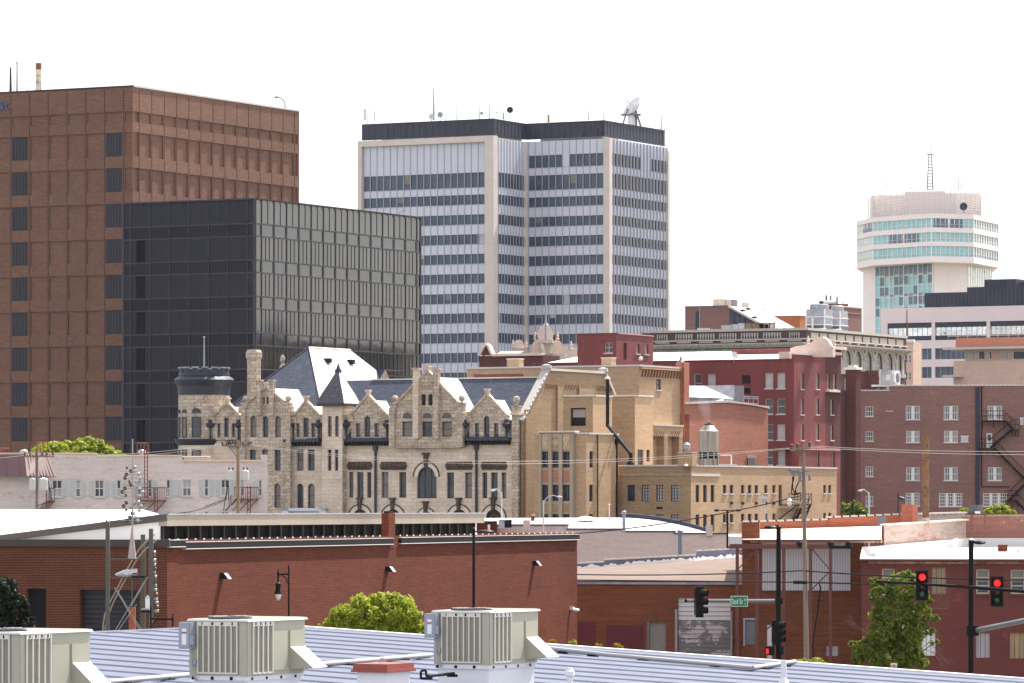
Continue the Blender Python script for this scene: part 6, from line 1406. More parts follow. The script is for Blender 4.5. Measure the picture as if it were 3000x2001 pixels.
# ---------------------------------------------------------------- brick warehouse with clerestory
def warehouse():
    B = Bx(490, 200, -420, 1691, t=17.5); f, s = B.F, B.S; zp = f.z(1583, 0); L, W = B.L, B.W
    t = thing('brick_warehouse', 'long red brick warehouse with white roof and dark clerestory strip', 'warehouse', f.p(0, 0)); m = MB()
    ops = [f.rect(78, 1725, 135, 1880), f.rect(233, 1728, 408, 1960)]
    wall(m, f, -L, 0, 0, zp, ops, m_redw, .35); m.face([s.p(0, 0), s.p(W, 0), s.p(W, zp), s.p(0, zp)], m_redw2)
    m.face([s.p(W, 0), s.p(W, 0, -12), s.p(W, zp, -12), s.p(W, zp)], m_redw2); m.face([f.p(-L, 0), f.p(-L, 0, -W), f.p(-L, zp, -W), f.p(-L, zp)], m_redw); m.build('wall', t)
    g = MB(); o = ops[0]; g.box(f, *o[:4], -.35, -.3, m_blk); g.build('door', t)
    g = MB(); o = ops[1]; g.box(f, *o[:4], -.4, -.34, m_ndoor)
    for i in range(16): z = o[2]+(o[3]-o[2])*i/16; g.box(f, o[0], o[1], z, z+.03, -.34, -.31, m_blk)
    g.build('roller_door', t)
    c = MB(); c.box(f, -L, .15, zp-.28, zp+.0, 0, .15, m_fas); c.box(f, -L, .15, zp, zp+.03, -.4, .17, m_fas)
    bks = [s.sx(535), s.sx(1145)]; segs = [(0, bks[0], 0), (bks[0], bks[1], -.1), (bks[1]+1.2, W, -.08)]
    for a0, a1, dz in segs:
        c.box(s, a0, a1, zp-.28+dz, zp+dz, 0, .15, m_blk); c.box(s, a0, a1, zp-.31+dz, zp-.28+dz, 0, .17, m_white); c.box(s, a0, a1, zp+dz, zp+.02+dz, -.4, .16, m_white)
    k = 60
    for i in range(k): a = W*(i+.5)/k; c.lathe(s.p(a, zp, -.1), [(.02, 0), (.045, .03), (.02, .07)], m_white, 5)
    c.build('coping', t)
    a0, a1, z0, z1 = s.rect(1143, 1503, 1162, 1585, .1); b = MB(); b.box(s, a0, a1, zp-.6, z1, -.36, .02, m_redw2); b.box(s, a0+.2, a1-.15, z1, z1+.1, -.3, -.05, m_blk); b.build('chimney', t)
    # roofs
    r = MB(); zr = 11.95; nb = 36.0; gx = s.sx(505)
    A = f.p(-L-25, zp-.15, -.4); Bp = f.p(-.4, zp-.15, -.4); xr = f.sx(420, -nb)
    r.face([A, f.p(-6.0, zp-.15, -.4), f.p(xr, zr, -nb), f.p(-L-45, zr, -nb)], m_whroof); r.face([f.p(-6.0, zp-.15, -.4), Bp, f.p(f.sx(520, -nb), 11.3, -nb-1), f.p(xr, zr, -nb)], m_whroof)
    r.face([f.p(-.4, zp-.2, 0), s.p(W, zp-.2, -.3), s.p(W, zp-.2, -14), f.p(-12, zp-.2, 0)], m_whroof); r.build('roof', t)
    # clerestory monitor set back from the long wall
    n = -1.6; e0 = s.sx(476, n); e1 = s.sx(1391, n); zt = s.z(1517, e0, n)
    zt = 11.72; zg = zt-.50; th = .42
    g = MB(); g.box(s, e0, e1, zp-.3, zg, n-.1, n-.05, m_clg); w = g.build('window_band', t); q = MB(); k = 30
    for i in range(k+1): x = e0+(e1-e0)*i/k; q.box(s, x-.08, x+.08, zp-.3, zg, n-.05, n+.05, m_blk)
    q.box(s, e0, e1, zp-.3, zp+.02, n-.05, n+.03, m_blk); q.build('mullion', w)
    g = MB(); dl = 9.6; drop = 1.15
    p0, p1 = s.p(e0-.2, zt, n+.35), s.p(e1+.8, zt+.05, n+.35)
    g.box(s, e0-.2, e1+.8, zg, zt, n-.1, n+.3, m_fasg); g.box(s, e0-.2, e1+.8, zt, zt+.06, n-.1, n+.36, m_gal); g.build('fascia', t)
    g = MB(); bk = [s.p(e0-.2, zt+.03, n), s.p(e1+.8, zt+.03, n), s.p(e1+.8, zt-drop, n-dl), s.p(e0-.2, zt-drop, n-dl)]; g.face(bk, m_whroof)
    g.build('monitor_roof', t)
    g = MB(); g.face([s.p(e0, zp-.4, n), s.p(e0, zg+.3, n), s.p(e0, zt-drop-.1, n-dl)], m_white); g.build('end_wall', t); g = MB(); g.face([s.p(e1, zp-.4, n), s.p(e1, zg+.3, n), s.p(e1, zt-drop-.1, n-dl)], m_white); g.box(s, e1-.05, e1+.12, zp-.3, zg, n-.1, n+.06, m_white); g.build('end_wall', t)
    g = MB(); g.beam(s.p(e0-.25, zt-.12, n+.3), s.p(e0-.25, zt-drop-.12, n-dl), .12, .3, m_fas); g.build('rake_board', t)
    # wall lamps
    for px, py in ((655, 1687), (1139, 1667), (1569, 1650)):
        a, z = s.at(px, py, .1); b = MB(); h = .13; P = [(.0, -h), (.42, -h*1.1), (.2, h), (0, h)]
        A = [s.p(a-.23, z+v, u) for u, v in P]; C_ = [s.p(a+.23, z+v, u) for u, v in P]; b.face(A, m_blk); b.face(C_, m_blk)
        for i in range(4): b.face([A[i], A[(i+1) % 4], C_[(i+1) % 4], C_[i]], m_gal if i == 1 else m_blk)  # pale outer slope puts the lamp's sunlit shine into the colour
        tag(b.build('wall_lamp'), 'black wedge wall lamp on long brick wall, %s of three' % ({655: 'leftmost', 1139: 'middle', 1569: 'rightmost'}[px]), 'wall lamp', 'wedge lamps on the long brick wall')
    a, z = s.at(1676, 1782, .1); b = MB(); b.box(s, a-.12, a+.12, z-.08, z+.08, 0, .2, m_white); b.tube(s.p(a, z-.05, .15), s.p(a+.3, z-.12, .4), .08, .09, m_white, 8); tag(b.build('security_camera'), 'small white security camera at the right end of the brick wall', 'camera')
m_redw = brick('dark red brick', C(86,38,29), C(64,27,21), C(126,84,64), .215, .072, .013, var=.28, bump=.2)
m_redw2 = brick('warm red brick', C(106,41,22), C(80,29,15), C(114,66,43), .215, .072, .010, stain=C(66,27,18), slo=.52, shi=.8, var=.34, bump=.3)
m_ndoor = paint('navy roller door', C(30,30,42), .12, .5); m_fas = paint('dark brown fascia', C(66,58,54), .08, .6); m_fasg = paint('taupe fascia', C(148,136,122), .12, .5, streak=True)
m_clg = glass('clerestory glass with painted dark reflection', C(13,14,13), .35, 1.04, .1, .5, .3)  # dark reflection put into the base colour, own gloss nearly off
warehouse()
def barrel():
    f = Fr((1430-1500)/F*325, 325, (math.cos(TT*.35), -math.sin(TT*.35)), (-math.sin(TT*.35), -math.cos(TT*.35))); a1 = f.sx(2128); t = thing('barrel_roof_building', 'mauve brick building with white curved barrel roof and stepped parapet', 'building', f.p(0, 0)); m = MB()
    st = [(1430, 1662, 1540), (1662, 1826, 1552), (1826, 1976, 1559), (1976, 2128, 1565)]
    for i, (x0, x1, y) in enumerate(st): u0, u1 = f.sx(x0), f.sx(x1); z = f.z(y, (u0+u1)/2); m.box(f, u0, u1, 0, z, -.4, 0, m_mauve)
    m.face([f.p(a1, 0), f.p(a1, 0, -20), f.p(a1, f.z(1565, a1), -20), f.p(a1, f.z(1565, a1))], m_mauve); m.build('wall', t)
    c = MB()
    for i, (x0, x1, y) in enumerate(st): u0, u1 = f.sx(x0), f.sx(x1); z = f.z(y, (u0+u1)/2); c.box(f, u0-.05, u1+.08, z, z+.1, -.45, .06, m_mul)
    c.build('coping', t)
    # curved roof rises to its crown and falls to the right; arched rear parapet
    r = MB(); K = 24; n0, n1 = -1.0, -20.0; prof = []
    for i in range(K+1):
        u = i/K; px = 1380+(2075-1380)*u; y = 1515+46*max(0, (u-.62)/.38)**1.9+(3*(1-u))
        prof.append((px, y))
    A = [f.P(x, y+34*(1-.55*i/K), n0) for i, (x, y) in enumerate(prof)]; Bq = [f.P(x, y, n1) for x, y in prof]
    A = [f.p(min(f.sx(x+30, n0), a1-.3), f.z(1572, f.sx(x), n0), n0) for x, y in prof]
    for i in range(K): r.face([A[i], A[i+1], Bq[i+1], Bq[i]], m_barrel)
    for i in range(0, K): r.beam(A[i], Bq[i], .06, .06, m_wfin)
    r.build('roof', t)
    p = MB()
    for i in range(15, K): q0, q1 = Bq[i], Bq[i+1]; p.hexa([q0+Vector((0, 0, -.4)), q1+Vector((0, 0, -.4)), q1+Vector((0, .5, -.4)), q0+Vector((0, .5, -.4)), q0+Vector((0, 0, .3)), q1+Vector((0, 0, .3)), q1+Vector((0, .5, .32)), q0+Vector((0, .5, .32))], m_pent)
    p.build('arched_parapet', t)
    d = 322; ff = Fr(0, d, (1, 0), (0, -1))
    def dome(px, py, w, lb, dd=d+8):
        b = MB(); c = pt(px, py, dd); s_ = dd/F; b.lathe(c, [(w*s_, 0), (w*s_, 4*s_), (w*.8*s_, 8*s_), (w*.4*s_, 11*s_), (.01, 12*s_)], m_whroof, 20); tag(b.build('skylight_dome'), lb, 'skylight')
    dome(1464, 1531, 33, 'white skylight dome nearest the clerestory end', 335); dome(1717, 1524, 28, 'white skylight dome in the middle of the curved roof', 340)
    def pipe(px, y0, y1, w, m_, lb, capw=1.5):
        b = MB(); p, q = pt(px, y1, d-2), pt(px, y0, d-2); s_ = d/F; b.tube(p, q, w*s_/2, w*s_/2, m_, 10); b.lathe(q-Vector((0, 0, 5*s_)), [(w*capw*s_/2, 0), (w*capw*s_/2, 8*s_), (w*.4*s_, 11*s_)], m_, 10); tag(b.build('vent_pipe'), lb, 'pipe')
    pipe(1828, 1502, 1560, 9, m_gal, 'tall silver vent pipe on the curved white roof'); pipe(1992.6, 1558, 1640, 12, paint('blue grey pipe', C(118,126,140), .12, .5, .3), 'blue grey vent pipe in front of the mauve brick wall', 1.45)
    b = MB(); b.box(ff, *ff.rect(1533, 1524, 1553, 1552), -.8, 0, m_mauve); tag(b.build('brick_stub'), 'short mauve brick chimney stub on the curved roof', 'chimney')
    b = MB(); b.box(ff, *ff.rect(2069, 1539, 2088, 1570), -.8, 0, m_mauve); tag(b.build('brick_stub'), 'mauve brick stub at the right end of the curved roof', 'chimney')
    b = MB(); c = pt(1561, 1526, d); s_ = d/F; b.lathe(c, [(5*s_, 0), (5*s_, 9*s_), (10*s_, 11*s_), (10*s_, 14*s_), (4*s_, 19*s_), (1*s_, 21*s_)], m_rust, 10); tag(b.build('rusty_vent'), 'rusty capped roof vent near the pale street lamp', 'ventilator')
    b = MB(); q = ff.rect(1461, 1522, 1478, 1548); b.box(ff, *q, -1, 0, m_gal); q = ff.rect(1478, 1523, 1499, 1546); b.box(ff, *q, -1, 0, m_blk); tag(b.build('condenser'), 'grey and black condenser box by the clerestory end', 'air conditioner')
    b = MB(); q = ff.rect(1395, 1531, 1456, 1570); b.box(ff, *q, -3, -.2, m_redw2); b.box(ff, q[0], q[1], q[3], q[3]+.1, -3, -.1, m_blk); q = ff.rect(1429, 1537, 1436, 1565); b.box(ff, *q, -.2, .1, m_white); tag(b.build('brick_parapet'), 'low brick parapet with white pipe beyond the clerestory end', 'parapet')
    b = MB(); q = ff.rect(2132, 1571, 2185, 1600); b.box(ff, *q, -6, 0, m_white); q = ff.rect(2132, 1600, 2185, 1608); b.box(ff, *q, -6, 0, m_redp)
    for i in range(9): x = ff.sx(2132)+i*.14*1.0; b.box(ff, x, x+.03, ff.z(1600), ff.z(1571), 0, .02, m_wfin)
    tag(b.build('white_shed'), 'white ribbed shed end between mauve wall and crane bay', 'shed')
m_mauve = brick('mauve painted brick', C(222,200,190), C(208,186,176), C(198,176,168), .215, .072, .012, stain=C(186,158,148), slo=.6, shi=.75, var=.14)
m_barrel = paint('pale standing seam roof', C(178,170,172), .04, .6)
barrel()
def low_shop():
    f = Fr((1660-1500)/F*268, 268, (math.cos(TT*.45), -math.sin(TT*.45)), (-math.sin(TT*.45), -math.cos(TT*.45))); a1 = f.sx(2180); t = thing('brick_shop', 'low red brick workshop with peeling roller door and grey door', 'building', f.p(2, 0)); m = MB(); zt = f.z(1712, 4)
    ops = [f.rect(1896, 1822, 1951, 1960), f.rect(1986, 1752, 2140, 1990)]
    wall(m, f, 0, a1, 0, zt, ops, m_redd, .22); m.build('wall', t)
    g = MB()
    for q in ((1692, 1822, 1746, 1925), (1776, 1832, 1888, 1925)): o = f.rect(*q, .01); g.box(f, *o, .002, .012, m_plum)
    g.build('painted_patch', t)
    o = ops[0]; g = MB(); g.box(f, *o, -.25, -.18, m_peel); g.build('door', t); g = MB(); g.box(f, o[0]-.0, o[0]+.12, o[2], o[3], -.17, .02, m_steel); g.build('door_frame', t)
    o = ops[1]; zm = f.z(1817, 10); g = MB(); g.box(f, o[0], o[1], zm, o[3], -.25, -.18, m_white); g.box(f, o[0], o[1], o[2], zm, -.25, -.18, m_peel2)
    for i in range(18): z = o[2]+(o[3]-o[2])*i/18; g.box(f, o[0], o[1], z, z+.025, -.18, -.15, m_steel)
    g.build('roller_door', t); g = MB(); g.box(f, o[0]-.16, o[0]-.02, 0, f.z(1786, 10), -.0, .08, m_gal); g.box(f, o[1]+.02, o[1]+.12, 0, f.z(1790, 10), 0, .08, m_gal); g.build('door_guard', t)
    c = MB(); c.box(f, 0, a1, zt, zt+.16, -.2, .12, m_gal); c.box(f, 0, a1, zt+.16, zt+.2, -.25, .16, m_blk); c.build('coping', t)
    # flat tar roof and stepped tile parapet behind
    nb = 26.0; rr = MB(); b0 = f.P(1640, 1672, -nb); b1 = f.P(2178, 1632, -nb-6)
    rr.face([f.p(-4, zt+.02, -.2), f.p(a1, zt+.02, -.2), b1, f.p(f.sx(1600, -nb), b0.z, -nb)], m_tar); rr.build('roof', t)
    p = MB(); st = [(1640, 1770, 1653, 0), (1770, 2040, 1640, 2), (2040, 2178, 1614, 4)]
    def yy(x): return 1660-(x-1640)*.045
    for x0, x1, y0, _ in st:
        P0, P1 = f.P(x0, y0+2, -nb-6*(x0-1640)/538.0), f.P(x1, y0-(x1-x0)*.052+2, -nb-6*(x1-1640)/538.0)
        lo0, lo1 = Vector((P0.x, P0.y, b0.z-.7)), Vector((P1.x, P1.y, b0.z-.7)); bk = Vector((.1, .4, 0))
        p.hexa([lo0, lo1, lo1+bk, lo0+bk, P0, P1, P1+bk, P0+bk], m_tarw)
        k = int((P1-P0).length/.42)
        for i in range(k): q = P0.lerp(P1, (i+.5)/k); p.beam(q+Vector((-.17, .2, .06)), q+Vector((.17, .2, .06)), (.5), .07, m_cop)
    p.build('stepped_parapet', t)
    random.seed(2); g = MB(); Q = []
    for i in range(91):
        u = i/90.0; x = 1641+536*u; q = f.P(x, 0, -nb-6*u+.12); Q.append((Vector((q.x, q.y, b0.z+(b1.z-b0.z)*u-.05)), random.uniform(.12, .34)))
    for (p, h), (q, h2) in zip(Q, Q[1:]): g.face([p, q, q+Vector((0, .02, h2)), p+Vector((0, .02, h))], m_whroof); g.face([p+Vector((0, -h*3, .06)), q+Vector((0, -h2*3, .06)), q+Vector((0, 0, .06)), p+Vector((0, 0, .06))], m_whroof)
    g.build('tar_flashing', t)
m_redd = brick('sooty red brick', C(126,56,38), C(98,42,30), C(148,102,72), .215, .072, .014, var=.4, stain=C(88,48,42), slo=.62, shi=.8)
m_plum = paint('plum paint patch', C(104,44,52), .15, .8)
m_peel = paint('peeling grey door', C(142,138,132), .06, .6, c2=C(196,192,188), lo=.6, hi=.615, scale=.6)
m_peel2 = paint('peeling grey roller door', C(128,126,126), .05, .6, c2=C(206,196,198), lo=.52, hi=.53, scale=.3)
m_tar = paint('dusty tan roofing', C(116,98,86), .14, .9, scale=.2, c2=C(100,82,70), lo=.5, hi=.7)
m_tarw = paint('blue grey tarred brick', C(106,112,124), .2, .8)
low_shop()
def crane_bay():
    f = Fr((2174-1500)/F*262, 262, (math.cos(TT*.3), -math.sin(TT*.3)), (-math.sin(TT*.3), -math.cos(TT*.3))); a1 = f.sx(2532); t = thing('crane_bay', 'brick bay with white corrugated doors behind a rusty red crane frame', 'building', f.p(5, 0)); m = MB(); Z = lambda y: f.z(y, 5)
    ops = [f.rect(2183, 1816, 2215, 1888), f.rect(2420, 1893, 2455, 1922), f.rect(2247, 1830, 2262, 1960)]
    wall(m, f, 0, a1, 0, Z(1590), ops, m_redd, .15); m.box(f, 0, 1.0, Z(1590), Z(1530), -.5, 0, m_redd); m.box(f, f.sx(2492), a1, Z(1600), Z(1588), -.5, .01, m_redd)
    m.face([f.p(0, 0), f.p(0, 0, -25), f.p(0, Z(1590), -25), f.p(0, Z(1590))], m_redd); m.build('wall', t)
    g = MB(); o = ops[0]; g.box(f, *o, -.15, -.1, m_steel)
    g.box(f, o[0]-.1, o[0], o[2]-.1, o[3]+.1, -.1, .06, m_gal); g.box(f, o[1], o[1]+.1, o[2]-.1, o[3]+.1, -.1, .06, m_gal); g.box(f, o[0], o[1], o[3], o[3]+.1, -.1, .06, m_gal); g.build('mesh_window', t)
    g = MB(); g.box(f, *ops[1], -.15, -.1, m_gal); g.build('vent_panel', t); g = MB(); g.box(f, *ops[2], -.15, -.08, m_white); g.build('door', t)
    o = f.rect(2233, 1608, 2491, 1730, .05); g = MB(); g.box(f, *o, .0, .1, m_corr); k = 34
    for i in range(k): x = o[0]+(o[1]-o[0])*i/k; g.box(f, x, x+.04, o[2], o[3], .1, .13, m_wfin)
    g.box(f, f.sx(2232), f.sx(2492), Z(1598), Z(1588), .0, .14, m_corr); g.build('sliding_door', t)
    # roof slab with rusty edge
    r = MB(); P = [f.p(f.sx(2180), Z(1580), 1.2), f.p(f.sx(2583, 1), Z(1580), 1.2), f.P(2583, 1541, -20), f.P(2176, 1553, -20)]; r.face(P, m_whrust); r.box(f, f.sx(2180), f.sx(2583, 1), Z(1585), Z(1580)-.01, .2, 1.2, m_iron); r.box(f, f.sx(2200), f.sx(2583, .3), Z(1590), Z(1585), .0, .5, m_rustw); r.build('roof', t)
    # bright brick parapet behind, stepped, with tile coping
    p = MB(); c = MB()
    for x0, x1, y0, y1 in ((2173, 2428, 1531, 1524), (2418, 2660, 1518, 1508)):
        A, B_ = f.P(x0, y0, -20.5), f.P(x1, y1, -20.5); lo = Z(1580)-.3; bk = Vector((.05, .45, 0)); a_, b_ = Vector((A.x, A.y, lo)), Vector((B_.x, B_.y, lo))
        p.hexa([a_, b_, b_+bk, a_+bk, A, B_, B_+bk, A+bk], m_orb); k = int((B_-A).length/.5)
        for i in range(k): q = A.lerp(B_, (i+.5)/k); c.beam(q+Vector((-.2, .2, .06)), q+Vector((.2, .2, .06)), .55, .1, m_cop); c.beam(q+Vector((.24, .2, .07)), q+Vector((.27, .2, .07)), .57, .13, m_blk)
    p.build('brick_parapet', t); c.build('tile_coping', t)
    # steel frame
    u = thing('hoist_crane', 'rusty red steel crane structure with hoist beam and cross bracing', 'crane', f.p(5, 0, 2.5)); n = 2.2
    g = MB(); g.box(f, f.sx(2138, n), f.sx(2433, n), f.z(1608, 5, n), f.z(1594, 5, n), n-.15, n+.15, m_iron2); g.box(f, f.sx(2433, n), f.sx(2492, n), f.z(1606, 5, n), f.z(1600, 5, n), n-.1, n+.1, m_blk)
    for x in (2343, 2434, 2487): a, z = f.at(x, 1597, n); g.lathe(f.p(a, z, n), [(.12, -.2), (.2, -.1), (.2, .15), (.1, .25)], m_blk, 8)
    g.build('hoist_beam', u)
    for x in (2160, 2218, 2296, 2375, 2433): a = f.sx(x, n); g = MB(); g.box(f, a-.09, a+.09, 0, f.z(1608 if x > 2200 else 1594, a, n), n-.09, n+.09, m_iron2); g.build('post', u)
    for x0, y0, x1, y1 in ((2160, 1670, 2218, 1608), (2160, 1670, 2245, 1750), (2375, 1730, 2433, 1672), (2380, 1608, 2433, 1672), (2296, 1800, 2375, 1730), (2296, 1800, 2360, 1862), (2218, 1870, 2296, 1800)):
        g = MB(); g.beam(f.P(x0, y0, n), f.P(x1, y1, n), .07, .07, m_iron2); g.build('brace', u)
m_corr = paint('white corrugated sheet', C(214,208,206), .06, .6, streak=True, c2=C(196,176,158), lo=.66, hi=.78)
m_orb = brick('bright orange red brick', C(196,104,74), C(174,86,60), C(180,126,102), .215, .072, .012, var=.16)
m_whrust = paint('cream roof with rust', C(232,218,202), .05, .7, c2=C(206,168,136), lo=.6, hi=.75)
m_iron2 = paint('rust brown steel', C(108,62,54), .15, .7)
crane_bay()
def red_house():
    f = Fr((2524-1500)/F*258, 258, (math.cos(TT*.1), -math.sin(TT*.1)), (-math.sin(TT*.1), -math.cos(TT*.1))); a1 = f.sx(3450); t = thing('red_painted_building', 'red painted brick building with white roof and boarded windows', 'building', f.p(5, 0)); m = MB(); Z = lambda y: f.z(y, 5)
    tops = [(2584,1666,2621,1745,0), (2730,1662.6,2771.5,1740,1), (2860,1668,2898.7,1740,0), (2961,1669,3003,1740,0)]; lows = [(2701,1849,2740.5,1921,2), (2859,1854,2900,1927,3), (2958,1854,3003,1929,1), (2590,1850,2628,1925,3)]
    ops = [f.rect(*q[:4]) for q in tops+lows]; zt = Z(1643); wall(m, f, 0, a1, 0, zt, ops, m_redp2, .2)
    m.face([f.p(0, 0), f.p(0, 0, -20), f.p(0, zt, -20), f.p(0, zt)], m_redp2); m.build('wall', t)
    bd = {1: m_wood, 2: m_white, 3: m_woodg}
    for q, o in zip(tops+lows, ops):
        if q[4] == 0: window(f, o, t, m_wgb, m_wfr, dep=.2, nx=1, nz=3, fw=.08, lower=m_wgl, sill=m_redp2)
        else: g = MB(); g.box(f, *o, -.18, -.1, bd[q[4]]); [g.box(f, o[0]+(o[1]-o[0])*i/3-.01, o[0]+(o[1]-o[0])*i/3+.01, o[2], o[3], -.1, -.09, m_blk) for i in (1, 2)]; g.build('boarded_window', t)
    c = MB(); c.box(f, -.1, a1, zt, zt+.1, -.3, .3, m_iron2); c.box(f, .4, a1, Z(1652), Z(1645), .0, .1, m_woodt); c.build('eave_board', t)
    r = MB(); P = [f.p(-.1, zt+.11, .32), f.p(a1, zt+.11, .32), f.P(3060, 1603, -16), f.P(2825, 1599, -16), f.P(2600, 1613, -8)]; r.face([f.p(-.1, zt+.11, .32), f.p(a1, zt+.11, .32), f.P(3450, 1600, -18), f.P(2525, 1606, -15)], m_whroof)
    r.face([f.p(-.1, zt+.12, .3), f.P(2526, 1602, -2.0), f.P(2620, 1598, -8), f.p(2, zt+.12, -2)], m_whroof); r.build('roof', t)
    # parapet walls behind
    p = MB(); lo = Z(1650)
    def seg(x0, y0, n0, x1, y1, n1, mm, th=.4):
        A, B_ = f.P(x0, y0, n0), f.P(x1, y1, n1); a_, b_ = Vector((A.x, A.y, lo)), Vector((B_.x, B_.y, lo)); bk = Vector((.05, th, 0)); p.hexa([a_, b_, b_+bk, a_+bk, A, B_, B_+bk, A+bk], mm); return A, B_
    A, B_ = seg(2590, 1540, -9, 2830, 1525, -19, m_whbr); A2, B2 = seg(2818, 1513, -19.2, 3460, 1510, -19.6, m_rdwh); A3, B3 = seg(2686, 1508, -24, 2825, 1504, -30, m_whbr)
    p.build('parapet_wall', t); p = MB()
    F1, F2 = seg(2600, 1597, -8.7, 2828, 1577, -18.7, m_whroof, .2); seg(2826, 1576, -18.8, 3460, 1578, -19.2, m_whroof, .2); p.build('flashing', t)
    for P0, P1 in ((A, B_), (A3, B3)):
        c = MB()
        k = int((P1-P0).length/.8)
        for i in range(k): q = P0.lerp(P1, (i+.5)/k); e = (P1-P0).normalized()*.36; c.beam(q-e+Vector((0, .2, .05)), q+e+Vector((0, .2, .05)), .5, .1, m_cop)
        c.build('tile_coping', t)
    c = MB(); c.beam(A2+Vector((0, .2, .05)), B2+Vector((0, .2, .05)), .5, .1, m_tanp); c.build('tile_coping', t)
    b = MB(); q = f.P(2712, 1560, -14.0); ff = Fr(0, q.y, (1, 0), (0, -1)); b.box(ff, *ff.rect(2705, 1600, 2722, 1518), -.4, .1, m_whbr); b.build('pilaster', t)
    # things on the roofs
    d = q.y+.2; b = MB(); s_ = d/F; r0 = 9.8*s_; z0 = pt(0, 1516, d).z; cc = pt(2712, 1516, d)
    for i in range(4): h = 60*s_; b.lathe(cc+Vector((0, 0, i*h)), [(r0, 0), (r0, h-.12), (r0*1.05, h-.1), (r0*1.05, h-.02)], m_rust2, 14)
    tag(b.build('rusty_flue'), 'tall rusty brown sheet metal flue rising from the white brick wall', 'chimney')
    B = Bx(2673, 277, 2641, 2689); b = MB(); q = B.F; B.shell(b, q.z(1545, 0), q.z(1478, 0), m_orb, m_orb); tag(b.build('square_chimney'), 'square bright orange brick chimney beside the rusty flue', 'chimney')
    B = Bx(2861, 272, 2837, 2879); q = B.F; u = thing('condenser', 'dark grey condenser on a steel stand above the brick parapet', 'air conditioner', q.p(0, q.z(1508, 0))); b = MB(); B.shell(b, q.z(1506, 0), q.z(1480, 0), m_cond, m_gal)
    for fr_, a0, a1_ in ((q, -B.L, 0), (B.S, 0, B.W)):
        for i in range(9): z = q.z(1504, 0)+i*.06; b.box(fr_, a0+.05, a1_-.05, z, z+.02, 0, .03, m_steel)
    b.build('casing', u); b = MB(); b.box(q, -B.L-.1, .9, q.z(1510, 0), q.z(1507, 0), -1, .3, m_iron2)
    for x in (-.3, .55): b.box(q, x, x+.1, q.z(1552, 0), q.z(1510, 0), .1, .2, m_iron2)
    b.build('stand', u); b = MB(); b.box(q, -.05, .25, q.z(1505, 0), q.z(1498, 0), .02, .15, m_white); b.build('valve_box', u)
    ff = Fr(0, 266, (1, 0), (0, -1)); b = MB(); b.box(ff, *ff.rect(2925, 1615, 2952, 1596), -.4, .0, m_redw2); b.box(ff, *ff.rect(2926, 1642, 2951, 1615), -.39, -.01, m_whroof); tag(b.build('small_chimney'), 'small brick chimney with white base on the white roof', 'chimney')
    b = MB(); p0 = pt(2983, 1625, 265); b.tube(p0, p0+Vector((0, 0, .3)), .04, .04, m_iron2, 8); b.lathe(p0-Vector((0, 0, .1)), [(.1, 0), (.04, .12)], m_white, 8); tag(b.build('vent_pipe'), 'short brown vent pipe at the right of the white roof', 'pipe')
    b = MB()
    for x in (2794, 2801): p0 = pt(x, 1600, 268); b.path([p0, pt(x, 1583, 268), pt(x+3, 1579, 268), pt(x+7, 1583, 268)], .06, m_white, 8)
    tag(b.build('gooseneck_vent'), 'pair of white gooseneck pipes against the white flashing', 'pipe')
    dish(2583, 1525, 15, 268, (-.35, -.8, .45), 'grey satellite dish on the corner of the white brick wall', m_steel, post=.15, depth=.22)
m_redp2 = paint('oxblood painted brick', C(108,52,45), .16, .8, scale=.3, c2=C(130,74,66), lo=.6, hi=.72)
m_wood = paint('weathered yellow board', C(176,146,104), .14, .9, streak=True, c2=C(136,122,110)); m_woodg = paint('grey board', C(176,170,172), .14, .9, streak=True, c2=C(128,118,112)); m_woodt = paint('old fascia timber', C(170,138,108), .2, .9, c2=C(110,72,58))
m_whbr = brick('flaking white brick', C(214,200,188), C(196,176,164), C(176,150,138), .215, .072, .012, stain=C(160,92,76), slo=.52, shi=.7, var=.22)
m_rdwh = brick('red brick with white residue', C(150,76,64), C(126,58,50), C(182,146,132), .215, .072, .014, stain=C(206,182,172), slo=.56, shi=.72, var=.25)
m_rust2 = paint('rusty brown flue metal', C(118,86,58), .3, .9, scale=1.1, c2=C(64,44,34), lo=.5, hi=.62); m_cond = paint('dark grey condenser', C(74,78,84), .1, .5)
red_house()
# ---------------------------------------------------------------- foreground metal roof
m_mroof = paint('pale blue metal roofing', C(94,100,118), .1, .6, 0, scale=.4, spec=.3, c2=C(106,111,126), lo=.5, hi=.7); m_mtrim = paint('white metal trim', C(226,226,226), .04, .5)
m_putty = paint('putty enamel', C(176,173,152), .04, .5, scale=.8); m_coil = paint('taupe coil fins', C(152,145,128), .08, .7, scale=4.0); m_puttyw = paint('pale putty and painted sunlight', C(216,214,200), .03, .45)  # paler putty also puts sunlight on lids and hood slopes into colour
m_elec = paint('grey electrical enamel', C(150,156,166), .05, .5); m_redlid = paint('brick red hatch lid', C(150,74,58), .06, .6); m_cond_ = paint('grey conduit', C(168,166,164), .1, .5)
RD = 125.0
RF = Fr((895-1500)/F*RD, RD, (math.cos(TT), -math.sin(TT)), (-math.sin(TT), -math.cos(TT)))
RZ0 = 12-353*RD/F; RIDGE = -1.2
def rz(a): return RZ0+.06-abs(a-RIDGE)*.05
